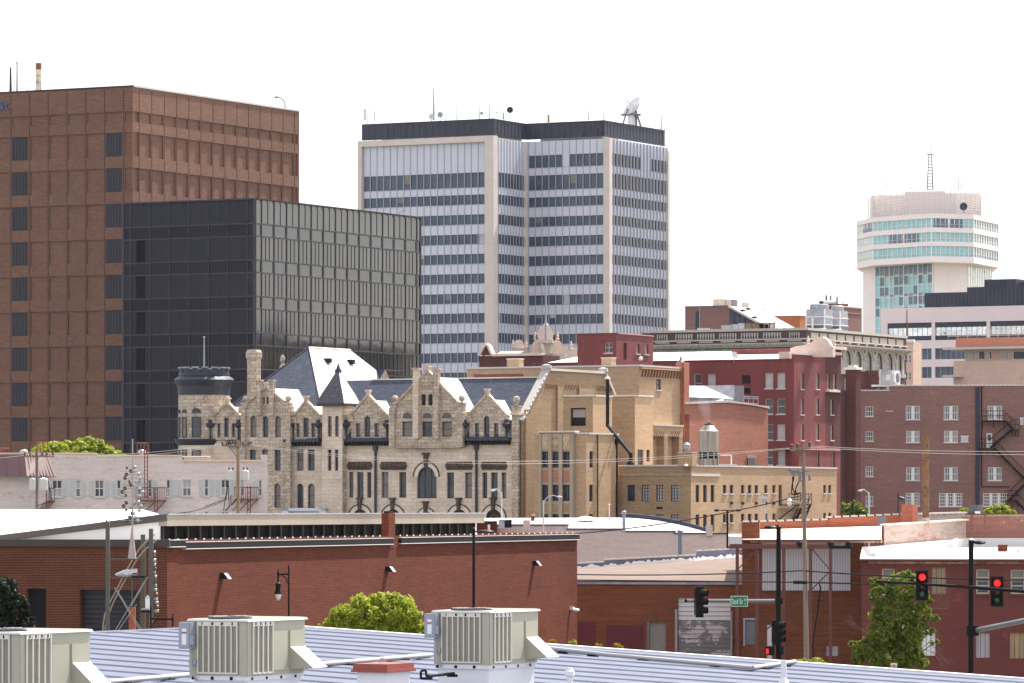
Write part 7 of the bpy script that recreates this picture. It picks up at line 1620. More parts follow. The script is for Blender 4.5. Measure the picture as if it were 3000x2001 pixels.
def metal_roof():
    t = thing('metal_roof_building', 'foreground building with pale blue ribbed metal roof', 'building', RF.p(0, 0, 20)); a0, a1 = -24.0, 30.0; N1 = 50.0; g = MB(); p = 1.7; n = 0.0
    while n < N1:
        for (u0, h0, u1, h1) in ((0, .0, .12, .036), (.12, .036, .8, .036), (.8, .036, .84, .0), (.84, 0, p, 0)):
            for x0, x1 in ((a0, RIDGE), (RIDGE, a1)):
                g.face([RF.p(x0, rz(x0)+h0, n+u0), RF.p(x1, rz(x1)+h0, n+u0), RF.p(x1, rz(x1)+h1, n+u1), RF.p(x0, rz(x0)+h1, n+u1)], m_mroof)
        n += p
    g.build('roof', t)
    g = MB()
    for x0, x1 in ((a0, RIDGE), (RIDGE, a1)): g.beam(RF.p(x0, rz(x0)+.02, -.05), RF.p(x1, rz(x1)+.02, -.05), .25, .12, m_mtrim)
    for x in (-3.2, 3.5, 9.5): pass
    g.build('roof_trim', t)
    g = MB()
    for x0, x1, n0, n1 in ((a0, a1, 0, 0), (a0, a1, N1, N1)): g.face([RF.p(x0, 0, n0), RF.p(x1, 0, n0), RF.p(x1, rz(x1)-.1, n0), RF.p(RIDGE, rz(RIDGE)-.1, n0), RF.p(x0, rz(x0)-.1, n0)], m_conc)
    for x in (a0, a1): g.face([RF.p(x, 0, 0), RF.p(x, 0, N1), RF.p(x, rz(x)-.1, N1), RF.p(x, rz(x)-.1, 0)], m_conc)
    g.build('wall', t)
    g = MB()
    for pts, lb in ((((930, 1946), (1262, 1919)), 'grey conduit between the two middle air conditioners'), (((1608, 1899), (1780, 1918), (2205, 1956), (2330, 1938)), 'longest grey conduit, bent beside the plain white vent post'), (((300, 1999), (555, 1977)), 'short grey conduit beside the air conditioner without a switch box')):
        P = []
        for x, y in pts:     # sit the conduit on the roof: find the row depth
            lo, hi = 60.0, 125.0
            for _ in range(40):
                d = (lo+hi)/2; q = pt(x, y, d); a = (q.x-RF.ox)*RF.D[0]+(q.y-RF.oy)*RF.D[1]
                if q.z < rz(a)+.1: hi = d
                else: lo = d
            P.append(pt(x, y, d))
        g.path(P, .055, m_cond_, 8)
        for A, B_ in zip(P, P[1:]):
            k = max(2, int((B_-A).length/3))
            for i in range(k): c = A.lerp(B_, (i+.5)/k); g.box(Fr(c.x, c.y, RF.D, RF.N), -.12, .12, c.z-.12, c.z-.04, -.1, .1, m_blk)
        tag(g.build('roof_conduit'), lb, 'conduit', 'grey conduits lying on the metal roof'); g = MB()
    for px, y0, y1, w, lb in ((1669, 1957, 2030, 20, 'white roof vent pipe with octagonal cap at the bottom edge'), (2296, 1934, 1988, 17, 'plain white vent post on the right of the metal roof')):
        d = 92 if px < 2000 else 94; s_ = d/F; c = pt(px, y1, d); h = (y1-y0)*s_; b = MB()
        if px < 2000: b.lathe(c, [(w*.42*s_, 0), (w*.42*s_, h-26*s_), (w*.72*s_, h-22*s_), (w*.72*s_, h-10*s_), (w*.45*s_, h-5*s_), (w*.4*s_, h)], m_mtrim, 8)
        else: b.lathe(c-Vector((0, 0, .1)), [(w*1.0*s_, 0), (w*.5*s_, .12), (w*.5*s_, h+.1)], m_mtrim, 14)
        tag(b.build('vent_pipe'), lb, 'pipe')
metal_roof()
def rtu(px, d, xl, xr, yt, yb, label, curb=.42, discon=True):
    B = Bx(px, d, xl, xr); f, s = B.F, B.S; z1, z0 = f.z(yt, 0), f.z(yb, 0); h = z1-z0; L, W = B.L, B.W
    t = thing('rooftop_air_conditioner', label, 'air conditioner', f.p(0, z0-curb), 'putty coloured air conditioners on the metal roof')
    m = MB(); B.shell(m, z0, z1-.04, m_putty, m_putty)
    for fr, u, v in ((s, .0, 1.0),):
        a0 = W*.42
        m.box(s, a0+.05, a0+W*.26, z0+h*.08, z1-h*.22, 0, .02, m_putty); m.box(s, a0+W*.3, W-.06, z0+h*.3, z1-h*.22, 0, .03, m_putty); m.box(s, a0+.02, a0+.04, z0, z1-.05, 0, .02, m_putty)
    m.box(f, -.16, 0, z0, z1-.05, 0, .015, m_putty); m.box(s, 0, .14, z0, z1-.05, 0, .015, m_putty); m.box(f, -L, -L+.2, z0, z1-.05, 0, .015, m_putty); m.build('cabinet', t)
    def coil(fr, a0, a1, k, nm='coil_guard'):
        g = MB(); zt, zb = z1-.13, z0+.06; g.box(fr, a0, a1, zb, zt, .0, .012, m_coil)
        nn = int((zt-zb)/.05)
        for i in range(nn): z = zb+(zt-zb)*i/nn; g.box(fr, a0, a1, z, z+.012, .012, .016, m_coil)
        g.build('coil', t); g = MB()
        for i in range(k+1): x = a0+(a1-a0)*i/k; g.box(fr, x-.011, x+.011, zb-.02, z1-.05, .022, .05, m_puttyw)
        g.box(fr, a0, a1, zt, z1-.05, .01, .04, m_puttyw); g.box(fr, a0, a1, zb-.03, zb, .01, .04, m_puttyw)
        for i in range(4): x = a0+(a1-a0)*(i+.5)/4; g.box(fr, x-.02, x+.02, z1-.11, z1-.06, .04, .046, m_blk)
        g.build(nm, t)
    coil(f, -L+.2, -.2, 7); coil(s, .16, W*.41, 4)
    g = MB(); e = .045
    g.hexa([f.p(-L-e, z1-.04, e), f.p(e, z1-.04, e), f.p(e, z1-.04, -W-e), f.p(-L-e, z1-.04, -W-e), f.p(-L-e+.02, z1+.0, e-.02), f.p(e-.02, z1+.0, e-.02), f.p(e-.02, z1+.0, -W-e+.02), f.p(-L-e+.02, z1+.0, -W-e+.02)], m_puttyw)
    for i in range(4): n = -W*(.45+.16*i); g.box(f, -L-e, e, z1, z1+.012, n-.03, n, m_puttyw)
    g.build('lid', t); g = MB(); c = f.p(-L*.5, z1, -W*.2); r = min(L*.36, W*.2); g.lathe(c, [(r, 0), (r, .02), (r*.9, .03), (r*.2, .05), (.02, .06)], m_blk, 24)
    for q in range(8): a = math.pi*q/8; v = Vector((math.cos(a), math.sin(a), 0))*r; g.tube(c-v+Vector((0, 0, .05)), c+v+Vector((0, 0, .05)), .006, .006, m_steel, 4)
    g.build('fan_grille', t)
    # intake hood on the flank
    a0, a1 = W*.73, W-.03; ht = z0+h*.5; hb = z0+.07; out = .52; g = MB()
    P = [(0, hb), (out, hb+.05), (0, ht)]; A = [s.p(a0, z, n) for n, z in P]; C_ = [s.p(a1, z, n) for n, z in P]; g.face(A, m_putty); g.face(C_[::-1], m_putty)
    g.face([A[1], C_[1], C_[2], A[2]], m_puttyw); g.face([A[0], C_[0], C_[1], A[1]], m_blk); g.build('intake_hood', t)
    g = MB(); g.box(f, -L+.02, -.02, z0-.09, z0, -W+.02, -.01, m_mtrim)
    for i in range(9): x = -L+L*(i+.5)/9; g.box(f, x-.03, x+.03, z0-.08, z0-.02, -.02, .0, m_blk) if i % 3 == 0 else None
    for i in range(4): x = W*(i+.4)/4; g.box(s, x-.03, x+.03, z0-.08, z0-.03, -.03, -.012, m_blk)
    g.build('base_rail', t); g = MB(); g.box(f, -L+.06, -.06, z0-.09-curb-.6, z0-.09, -W+.06, -.07, m_mtrim); g.build('curb', t)
    if discon:
        g = MB(); zt = z1-.06; a = -L-.1; g.box(f, a-.02, a+.24, zt-.5, zt, .02, .2, m_elec); g.box(f, a+.0, a+.22, zt-.48, zt-.02, .2, .215, m_elec); g.box(f, a+.06, a+.16, zt-.18, zt-.12, .215, .22, m_white); g.box(f, a+.06, a+.16, zt-.42, zt-.22, .215, .22, m_white); g.box(f, a+.06, a+.16, zt-.2, zt-.18, .215, .222, m_redlid)
        g.tube(f.p(a+.25, zt-.25, .17), f.p(a+.25, zt-.42, .17), .05, .05, m_elec, 8); g.build('disconnect_box', t)
        g = MB(); P = [f.p(a+.18, zt-.5, .1), f.p(a+.2, zt-.8, .12), f.p(a+.24, zt-1.0, .1), f.p(a+.3, zt-1.1, .04)]; g.path(P, .022, m_cond_, 6); g.box(f, a+.14, a+.28, zt-.8, zt-.7, .02, .1, m_elec); g.build('whip_conduit', t)
    return t
rtu(1434, 93, 1272, 1576, 1790, 1948, 'air conditioner on white curb, the one below the tall lamp post')
rtu(724, 85, 556, 893, 1815, 1981, 'large air conditioner just left of the round tree', .5)
rtu(58, 80, -130, 264, 1852, 2040, 'air conditioner nearest the shaded evergreen, without a grey switch box', .5, False)
def hatch():
    B = Bx(1134, 90, 1034, 1213); f = B.F; z1 = f.z(1946, 0); t = thing('roof_hatch', 'brick red roof hatch on a white curb between two air conditioners', 'roof hatch', f.p(0, z1-.6))
    g = MB(); e = .0; g.box(f, -B.L, 0, z1-.13, z1, -B.W, 0, m_redlid); g.box(f, -B.L-.03, .03, z1-.17, z1-.12, -B.W-.03, .03, m_redlid); g.build('lid', t)
    g = MB(); g.box(f, -B.L+.06, -.06, z1-.7, z1-.17, -B.W+.06, -.06, m_mtrim); g.build('curb', t); g = MB(); c = f.p(-.45, z1, -.5); g.path([c, c+Vector((0, 0, .07)), c+Vector((.06, 0, .1)), c+Vector((.09, 0, .02))], .012, m_cond_, 6); g.build('handle', t)
    d = 92; b = MB(); g_ = lambda x, y, dd=d: pt(x, y, dd); b.path([g_(1233, 1990), g_(1233, 1966), g_(1247, 1963), g_(1250, 1983), g_(1262, 1983)], .025, m_blk, 8); b.tube(g_(1255, 1981), g_(1330, 1973, 93), .03, .03, m_blk, 8); b.box(Fr(g_(1250, 1990).x, d, (1, 0), (0, -1)), -.1, .12, g_(0, 1991).z, g_(0, 1984).z, -.1, .1, m_blk); b.box(Fr(g_(1325, 1980).x, 93, (1, 0), (0, -1)), -.12, .1, g_(0, 1983, 93).z, g_(0, 1976, 93).z, -.1, .1, m_blk)
    tag(b.build('gas_pipe'), 'short black gas pipe on blocks beside the white curb', 'pipe')
hatch()
# ---------------------------------------------------------------- street furniture
m_pole = paint('weathered utility pole wood', C(150,132,116), .18, .9, streak=True, c2=C(110,96,86), scale=.9); m_polel = paint('light new pole wood', C(160,136,106), .12, .9, streak=True, c2=C(138,114,88), scale=.9)
m_ins = paint('brown insulator', C(86,60,52), .1, .4); m_alu = paint('pale lamp pole metal', C(196,198,202), .06, .5)
def post(b, px, y0, y1, w, d, m, k=12, w1=None):
    p = pt(px, y1, d); q = pt(px, y0, d); b.tube(Vector((p.x, p.y, 0)), q, (w1 or w)*d/F/2, w*d/F/2, m, k)
def led(b, c, L, m, dirx=1): b.lathe(c+Vector((L*.5*dirx, 0, 0)), [(L*.15, -.09), (L*.48, -.05), (L*.5, 0), (L*.4, .05), (.02, .09)], m, 16)
def signal_post():
    d = 200; s = d/F; t = thing('traffic_signal_pole', 'black signal pole with lamp on top and a green street sign on its arm', 'signal pole', pt(2281, 2300, d)); t.location.z = 0; ORG[t.name] = Vector(t.location)
    b = MB(); post(b, 2281, 1546, 1985, 14, d, m_black, 14, 17); b.lathe(pt(2281, 1546, d), [(7.6*s, 0), (7.6*s, 3*s), (1*s, 10*s)], m_black, 14); b.build('pole', t)
    b = MB(); b.tube(pt(2281, 1761, d), pt(2012, 1760, d), 6.2*s, 3.6*s, m_cond2, 12); b.lathe(pt(2009, 1760, d), [(1*s, -4*s), (5.5*s, -2*s), (5.5*s, 3*s), (1*s, 5*s)], m_black, 10, axis=(1, 0, 0)); b.box(Fr(pt(2281, 1761, d).x, d, (1, 0), (0, -1)), -.15, .17, pt(0, 1770, d).z, pt(0, 1752, d).z, -.15, .15, m_black); b.build('mast_arm', t)
    b = MB(); c = pt(2244, 1545, d); b.beam(pt(2283, 1541, d), pt(2250, 1543, d), 6*s, 6*s, m_black); led(b, pt(2278, 1544, d), 40*s, m_black, -1); b.build('street_light', t)
    # street sign
    b = MB(); ff = Fr(0, d-.2, (1, 0), (0, -1)); r = ff.rect(2141, 1746, 2191, 1777); b.box(ff, r[0], r[1], r[2], r[3], -.03, 0, m_white); b.box(ff, r[0]+.02, r[1]-.02, r[2]+.02, r[3]-.02, 0, .006, m_sign); sg = b.build('street_sign', t)
    for body, x, y, size in (('2nd St', 2160, 1769, .31), ('500', 2183.5, 1760, .13), ('E', 2183.5, 1773, .14)):
        o = text_mesh('sign_text', body, size, .004, m_white); o.parent = sg; q = ff.P(x, y, .012); o.location = q-Vector(t.location); o.rotation_euler = (math.radians(90), 0, 0); o.scale = (.6, 1, 1)
    def head(t, cx, y0, y1, facing, lit, backw, name='signal_head'):
        h = (y1-y0)*s; c = pt(cx, (y0+y1)/2, d-.25); b = MB(); fx = Fr(c.x, c.y, (1, 0), (0, -1))
        if facing == 'cam':
            w = backw*s; b.box(fx, -w/2, w/2, c.z-h/2, c.z+h/2, -.05, 0, m_black); b.box(fx, -w*.3, w*.3, c.z-h*.42, c.z+h*.42, -.25, .06, m_black)
        else:
            b.box(fx, -.17, .17, c.z-h/2, c.z+h/2, -.35, .0, m_black); b.box(fx, -.17, .1, c.z-h*.42, c.z+h*.42, -.2, .12, m_black); b.box(fx, -.24, -.19, c.z-h*.42, c.z+h*.42, -.1, .02, m_black)
        H = b.build(name, t)
        for i in range(3):
            z = c.z+h*(.28-.28*i); b = MB(); r = .15
            ax = Vector((0, -1, 0)) if facing == 'cam' else Vector((.95, -.3, -.05)).normalized(); o_ = Vector((c.x, c.y-.06, z)) if facing == 'cam' else Vector((c.x+.08, c.y-.05, z))
            mm = (m_redon if lit and i == 0 else (m_lens_r, m_lens_a, m_lens_g)[i]); b.lathe(o_, [(r, 0), (r*.9, .03), (r*.5, .05), (.01, .055)], mm, 16, axis=ax); b.build('lens', H)
            b = MB(); x = ax.cross(Vector((0, 0, 1))).normalized(); y = x.cross(ax).normalized()
            for j in range(12):
                a, a2 = math.pi*(-.2+1.4*j/12), math.pi*(-.2+1.4*(j+1)/12); P = [o_+(x*math.cos(q)+y*math.sin(q))*(r+.02) for q in (a, a2)]; L0 = ax*(.26 if facing != 'cam' else .16)
                Q = [o_+(x*math.cos(q)+y*math.sin(q))*(r+.035) for q in (a, a2)]; b.face([P[0], P[1], P[1]+L0, P[0]+L0], m_black); b.face([Q[0], Q[1], Q[1]+L0, Q[0]+L0], m_black); b.face([P[0]+L0, P[1]+L0, Q[1]+L0, Q[0]+L0], m_black)
            b.build('visor', H)
        return H
    head(t, 2050, 1719, 1809, 'side', 0, 0); H = head(t, 2277, 1817, 1889, 'side', 0, 0)
    b = MB(); ff = Fr(0, d-.3, (1, 0), (0, -1)); r = ff.rect(2241, 1893, 2269, 1920); b.box(ff, *r, -.3, 0, m_black); P = b.build('pedestrian_signal', t); b = MB(); r = ff.rect(2244, 1900, 2252, 1916); b.box(ff, *r, 0, .02, m_redon2); b.build('lens', P)
    b = MB(); r = ff.rect(2285, 1893, 2296, 1918); b.box(ff, *r, -.3, 0, m_black); b.build('pedestrian_signal', t)
    # right hand pole
    t2 = thing('traffic_signal_pole', 'black signal pole with two lit red signals on a long thin arm', 'signal pole', (pt(2845, 1700, d).x, d, 0))
    b = MB(); post(b, 2845, 1584, 2001, 15, d, m_black, 14, 18); b.lathe(pt(2845, 1584, d), [(8*s, 0), (8.6*s, 1*s), (8.6*s, 3*s), (2*s, 7*s), (.5*s, 10*s)], m_gal, 14); b.box(Fr(pt(2845, 1, d).x, d, (1, 0), (0, -1)), -.2, .32, pt(0, 1862, d).z, pt(0, 1832, d).z, -.2, .2, m_black); b.build('pole', t2)
    b = MB(); led(b, pt(2852, 1589, d), 36*s, m_black, 1); b.beam(pt(2845, 1586, d), pt(2860, 1588, d), 5*s, 5*s, m_black); b.build('street_light', t2)
    b = MB(); b.tube(pt(2567, 1703, d), pt(2845, 1720, d-1), 3.4*s, 5*s, m_black, 10); b.tube(pt(2845, 1720, d-1), pt(3050, 1737, d-2), 5*s, 5.6*s, m_black, 10); b.build('mast_arm', t2)
    b = MB(); b.tube(pt(2865, 1846, d-.5), pt(3060, 1806, d-16), 8*s, 7.0*s, m_cond2, 14); b.build('mast_arm', t2)
    head(t2, 2701.5, 1672, 1759, 'cam', 1, 36); head(t2, 2921, 1689, 1777, 'cam', 1, 37)
m_cond2 = paint('brushed grey arm metal', C(120,122,126), .06, .4, .6); m_sign = paint('street sign green', C(0,112,82), .03, .5)
m_redon = emis('lit red signal lens', (.9, .015, .015, 1), 1.0); m_redon2 = emis('dim red hand lens', (.6, .01, .01, 1), .5)
m_lens_r = glass('dark red lens', C(50,14,12), .2); m_lens_a = glass('amber lens off', C(84,48,26), .2); m_lens_g = glass('green lens off', C(24,70,52), .2)
signal_post()
def lamps():
    d = 205; s = d/F
    t = thing('street_lamp', 'tall plain black street lamp rising behind the middle air conditioner', 'street lamp', (pt(1388, 0, d).x, d, 0)); b = MB(); post(b, 1388, 1552, 1900, 8, d, m_black, 10, 10); b.lathe(pt(1388, 1552, d), [(4.5*s, 0), (4.5*s, 4*s), (.5*s, 7*s)], m_black, 10); b.build('pole', t)
    b = MB(); b.beam(pt(1388, 1558, d), pt(1405, 1555, d), 3*s, 3*s, m_black); led(b, pt(1397, 1557, d), 52*s, m_black, 1); b.build('lamp_head', t)
    # ornate teardrop lamps
    def ornate_lamp(px, y0, xa, ya, side, lb, lit=True, d=205):
        s = d/F; t = thing('ornate_street_lamp', lb, 'street lamp', (pt(px, 0, d).x, d, 0), 'black ornate street lamps'); b = MB(); post(b, px, y0+5, 1990, 5, d, m_black, 10, 6.5); b.lathe(pt(px, y0+5, d), [(3.2*s, -2*s), (3.2*s, 0), (1.5*s, 2*s), (2*s, 4*s), (.4*s, 7*s)], m_black, 8); b.build('pole', t)
        sg = -1 if xa < px else 1; b = MB(); b.beam(pt(px, ya, d), pt(xa, ya+1, d), 4*s, 5*s, m_black); P = [pt(px, ya+28, d), pt(px+sg*6, ya+24, d), pt(px+sg*7, ya+12, d), pt(px+sg*16, ya+6, d), pt(px+sg*20, ya+3, d)]; b.path(P, 2*s, m_black, 6)
        b.lathe(pt(xa, ya+22, d), [(1.5*s, 0), (3*s, 6*s), (2*s, 12*s), (3.4*s, 16*s), (3.4*s, 28*s), (1.5*s, 31*s), (2.2*s, 34*s), (.5*s, 37*s)], m_black, 10); b.build('arm', t)
        b = MB(); b.lathe(pt(xa, ya+58, d), [(11.5*s, 0), (11.5*s, 2*s), (9.5*s, 6*s), (7*s, 13*s), (7.5*s, 22*s), (9*s, 27*s), (8*s, 31*s), (3*s, 34*s), (2*s, 38*s)], m_black, 16); b.build('lamp_housing', t, smooth=False)
        if lit: b = MB(); b.lathe(pt(xa, ya+78, d), [(.5*s, 0), (4*s, 2*s), (7.5*s, 8*s), (9.5*s, 15*s), (9.5*s, 20*s)], m_globe, 16); b.build('glass_globe', t, smooth=True)
    ornate_lamp(846, 1655, 815, 1682, -1, 'black ornate teardrop street lamp in front of the long brick wall')
    ornate_lamp(442, 1776, 506, 1813, 1, 'black ornate lamp partly hidden behind the sculpture and metal roof', False, 170)
    # distant lamps
    def arm_lamp(px, y0, y1, xh, yh, d, lb, m=None, w=4):
        m = m or m_alu; s = d/F; t = thing('street_lamp', lb, 'street lamp', (pt(px, 0, d).x, d, 0)); b = MB(); post(b, px, y0, y1, w, d, m, 8, w*1.3); b.build('pole', t); sg = 1 if xh > px else -1
        b = MB(); P = [pt(px, y0+12, d), pt(px+sg*5, y0-2, d), pt(px+sg*14, yh-1, d), pt(px+sg*abs(xh-px)*.6, yh-5, d), pt(xh, yh, d)]; b.path(P, 1.5*s, m, 6); b.build('arm', t)
        b = MB(); b.lathe(pt(xh, yh, d), [(.5*s, -6*s), (3.4*s, -3*s), (3.4*s, 4*s), (1*s, 10*s)], m, 8, axis=(sg, 0, -.12)); b.build('lamp_head', t)
    arm_lamp(1592, 1466, 1600, 1638, 1456, 305, 'pale cobra head lamp in front of the tan stair tower'); arm_lamp(1470, 1442, 1560, 1446, 1436, 335, 'pale lamp post in front of the stone hall', w=3); arm_lamp(2546, 1442, 1512, 2523, 1437, 360, 'pale lamp post in front of the brown building')
    b = MB(); d = 300; post(b, 2131, 1494, 1610, 6, d, m_black, 8); p = pt(2131, 1495, d); b.beam(p-Vector((.45, 0, 0)), p+Vector((.45, 0, 0)), .2, .06, m_black); led(b, p+Vector((-.5, 0, 0)), .4, m_black, -1); led(b, p+Vector((.5, 0, 0)), .4, m_black, 1); tag(b.build('twin_lamp'), 'black twin-headed lamp post by the curved roof', 'street lamp')
    b = MB(); d = 300; post(b, 2240, 1462, 1530, 4.5, d, m_alu, 8); p = pt(2237, 1459, d); b.box(Fr(p.x, d, (1, 0), (0, -1)), -.3, .2, p.z-.08, p.z+.12, -.2, .2, m_alu); tag(b.build('box_lamp'), 'pale box-headed lamp post before the tan annex side', 'street lamp')
    b = MB(); d = 365; post(b, 2497, 1437, 1512, 3, d, m_black, 6); p = pt(2497, 1436, d); b.beam(p, p+Vector((.3, 0, 0)), .1, .05, m_black); tag(b.build('slim_lamp'), 'slim black lamp post beside the small tree by the brown building', 'street lamp')
    b = MB(); d = 362; post(b, 2631, 1445, 1510, 3, d, m_black, 6); p = pt(2640, 1460, d); b.lathe(p, [(.18, -.2), (.12, .1), (.04, .25)], m_navy, 8, axis=(-.8, 0, .5)); tag(b.build('bell_lamp'), 'dark bell-shaped floodlight on a pole before the brown building', 'floodlight')
    b = MB(); d = 340; post(b, 1785, 1480, 1530, 3.5, d, m_alu, 8); b.lathe(pt(1785, 1481, d), [(.02, 0), (.1, .06), (.02, .14)], paint('gold ball', C(214,170,70), .1, .4), 8); tag(b.build('flagpole'), 'short pole with gold ball above the curved roof', 'flagpole')
m_globe = paint('frosted lamp globe', C(226,220,212), .04, .3)
lamps()
def poles():
    def xarm(b, px0, px1, y, d, m, ins, k=6, tilt=0):
        p, q = pt(px0, y, d-.2), pt(px1, y+tilt, d-.2); b.beam(p, q, .12, .13, m)
        for x in ins: c = pt(x, y-1+tilt*(x-px0)/(px1-px0), d-.2); b.lathe(c, [(.05, 0), (.1, .08), (.06, .14), (.1, .2), (.04, .28)], m_ins, 8)
    def trans(b, px0, px1, y0, y1, d, m): 
        c = pt((px0+px1)/2, y1, d-.3); r = (px1-px0)/2*d/F; h = (y1-y0)*d/F; b.lathe(c, [(r*.9, 0), (r, .05), (r, h-.05), (r*.9, h), (r*.3, h+.08)], m, 16)
        for u in (-.5, .5): b.lathe(c+Vector((r*u, 0, h)), [(.05, 0), (.07, .1), (.03, .25)], m_ins, 6)
    m_tr = paint('pale transformer', C(206,206,200), .04, .5)
    d = 330; t = thing('utility_pole', 'weathered utility pole at the left before the plum awning', 'utility pole', (pt(108, 0, d).x, d, 0)); b = MB(); post(b, 108, 1318, 1495, 9, d, m_pole, 10); b.build('pole', t)
    b = MB(); xarm(b, 70, 158, 1337, d, m_pole, (73, 88, 124, 137, 155)); b.build('crossarm', t)
    for x0, x1 in ((86, 104), (115, 140)): b = MB(); trans(b, x0, x1, 1402, 1437, d, m_tr); b.build('transformer', t)
    b = MB(); b.path([pt(x, y, d-.4) for x, y in ((141, 1410), (148, 1440), (150, 1470), (128, 1475), (108, 1482))], .03, m_blk, 5); b.build('drop_cable', t)
    d = 320; t = thing('utility_pole', 'light brown utility pole with two white transformers before the white brick building', 'utility pole', (pt(697.5, 0, d).x, d, 0)); b = MB(); post(b, 697.5, 1289, 1515, 10, d, m_polel, 12, 12); b.build('pole', t)
    b = MB(); xarm(b, 649, 737, 1305, d, m_pole, (652, 664, 676, 686, 712, 728, 735)); b.beam(pt(670, 1307, d), pt(695, 1340, d), .05, .07, m_steel); b.beam(pt(715, 1307, d), pt(705, 1330, d), .05, .07, m_steel); b.build('crossarm', t)
    for x0, x1 in ((666, 687.5), (709, 729.6)): b = MB(); trans(b, x0, x1, 1379, 1408, d, m_tr); b.build('transformer', t)
    b = MB(); random.seed(4)
    for pts in (((668, 1409), (664, 1440), (660, 1460), (655, 1496)), ((669, 1409), (670, 1450), (672, 1485), (660, 1497)), ((670, 1408), (666, 1430), (662, 1462), (600, 1484)), ((695, 1460), (680, 1480), (676, 1470), (676, 1450))): b.path([pt(x, y, d-.35) for x, y in pts], .028, m_blk, 5)
    b.build('drop_cable', t)
    d = 215; t = thing('utility_pole', 'tall weathered wooden utility pole in front of the crane bay', 'utility pole', (pt(2357, 0, d).x, d, 0)); b = MB(); p = pt(2353, 1301, d); q = pt(2364, 1935, d); b.tube(Vector((q.x+.05, q.y, 0)), p, 9*d/F, 5.2*d/F, m_pole, 12); b.build('pole', t)
    b = MB(); xarm(b, 2316, 2376, 1318, d, m_pole, (2318, 2336, 2372), tilt=-7); b.beam(pt(2331, 1320, d), pt(2350, 1352, d), .04, .06, m_pole); b.build('crossarm', t)
    b = MB()
    for x, y in ((2317, 1375), (2325, 1380), (2338, 1376), (2344, 1384), (2342, 1396), (2371, 1392)): b.tube(pt(x, y, d-.3), pt(x+2, y+16, d-.3), .05, .08, m_steel, 8)
    b.beam(pt(2307, 1377, d-.3), pt(2352, 1386, d-.1), .06, .08, m_steel); b.beam(pt(2352, 1380, d), pt(2369, 1381, d-.2), .05, .05, m_steel); b.build('cutout_switch', t)
    b = MB()
    for pts in (((2326, 1398), (2320, 1425), (2319, 1445), (2328, 1450), (2346, 1443)), ((2344, 1402), (2332, 1430), (2330, 1442), (2340, 1448)), ((2322, 1396), (2322, 1430), (2330, 1447))): b.path([pt(x, y, d-.3) for x, y in pts], .03, m_blk, 5)
    b.build('drop_cable', t); b = MB(); b.path([pt(x, y, d-.3) for x, y in ((2400, 1708), (2404, 1720), (2397, 1780), (2386, 1850), (2381, 1890), (2384, 1935))], .04, m_blk, 6); b.build('drop_cable', t)
    b = MB(); b.path([pt(x, y, d) for x, y in ((2350, 1489), (2346, 1474), (2325, 1470), (2313, 1466))], .06, m_tanp, 6); b.lathe(pt(2313, 1484, d), [(.05, 0), (.12, .1), (.1, .22), (.14, .26), (.06, .4)], m_white, 10); b.build('street_light', t)
    # wires
    def wire(pts, r, lb, m=m_blk, sag=0.0):
        P = [pt(*q) for q in pts]; Q = []
        for A, B_ in zip(P, P[1:]):
            for i in range(12): u = i/12.0; Q.append(A.lerp(B_, u)-Vector((0, 0, 4*u*(1-u)*sag)))
        Q.append(P[-1]); b = MB(); b.path(Q, r, m, 4); tag(b.build('overhead_wire'), lb, 'wire', 'overhead wires')
    wire(((-40, 1346, 340), (76, 1334, 330)), .012, 'thin wire from the left edge to the pole with plum awning behind', m_cop)
    wire(((155, 1334, 330), (652, 1301, 320)), .012, 'pale wire between the two transformer poles', m_cop, .25); wire(((137, 1334, 329.6), (686, 1301, 319.6)), .012, 'second pale wire between the two transformer poles', m_cop, .4)
    wire(((728, 1301, 320), (2318, 1312, 215)), .008, 'long faint wire crossing from the transformer pole to the crossarm pole', m_cop, .9); wire(((735, 1305, 320), (2336, 1313, 214.6)), .008, 'lower long faint wire crossing the stone hall', m_cop, 1.0)
    wire(((2372, 1306, 215), (3060, 1322, 200)), .009, 'upper pale wire running right across the brown building', m_cop, .1); wire(((2374, 1310, 214.6), (3060, 1332, 199.6)), .009, 'lower pale wire running right across the brown building', m_cop, .1)
    wire(((500, 1505, 300), (664, 1464, 318)), .03, 'black cable rising to the light brown pole', m_blk, .2); wire(((1690, 1563, 240), (2347, 1452, 215)), .026, 'black cable rising from the curved roof to the tall wooden pole', m_blk, .25)
    wire(((1690, 1683, 245), (2352, 1672, 215)), .03, 'upper black cable over the low workshop roof', m_blk, .1); wire(((2352, 1672, 215), (3060, 1700, 205)), .03, 'upper black cable running right in front of the red painted building', m_blk, .1)
    wire(((1690, 1699, 245), (2356, 1706, 215)), .03, 'lower black cable along the workshop eave', m_blk, .0); wire(((2356, 1706, 215), (2590, 1712, 212)), .035, 'short lower black cable right of the tall wooden pole', m_blk, .0)
    b = MB(); b.tube(pt(2325, 1706, 214.6), pt(2364, 1706, 214.4), .08, .08, m_blk, 8); tag(b.build('cable_splice'), 'black splice sleeve on the cable at the tall wooden pole', 'cable splice')
    # parking sign
    d = 150; ff = Fr(0, d, (1, 0), (0, -1)); t = thing('parking_sign', 'small white no parking sign above the metal roof edge', 'sign', (pt(2619, 0, d).x, d, 0)); b = MB(); r = ff.rect(2609.5, 1943, 2628, 1975); b.box(ff, *r, 0, .02, m_pinkw); S = b.build('sign_panel', t)
    c = pt(2619, 1954.5, d-.03); b = MB()
    for i in range(20): a, a2 = 2*math.pi*i/20, 2*math.pi*(i+1)/20; R1, R2 = .085, .068; b.face([c+Vector((math.cos(q)*R, 0, math.sin(q)*R)) for q, R in ((a, R1), (a2, R1), (a2, R2), (a, R2))], m_signr)
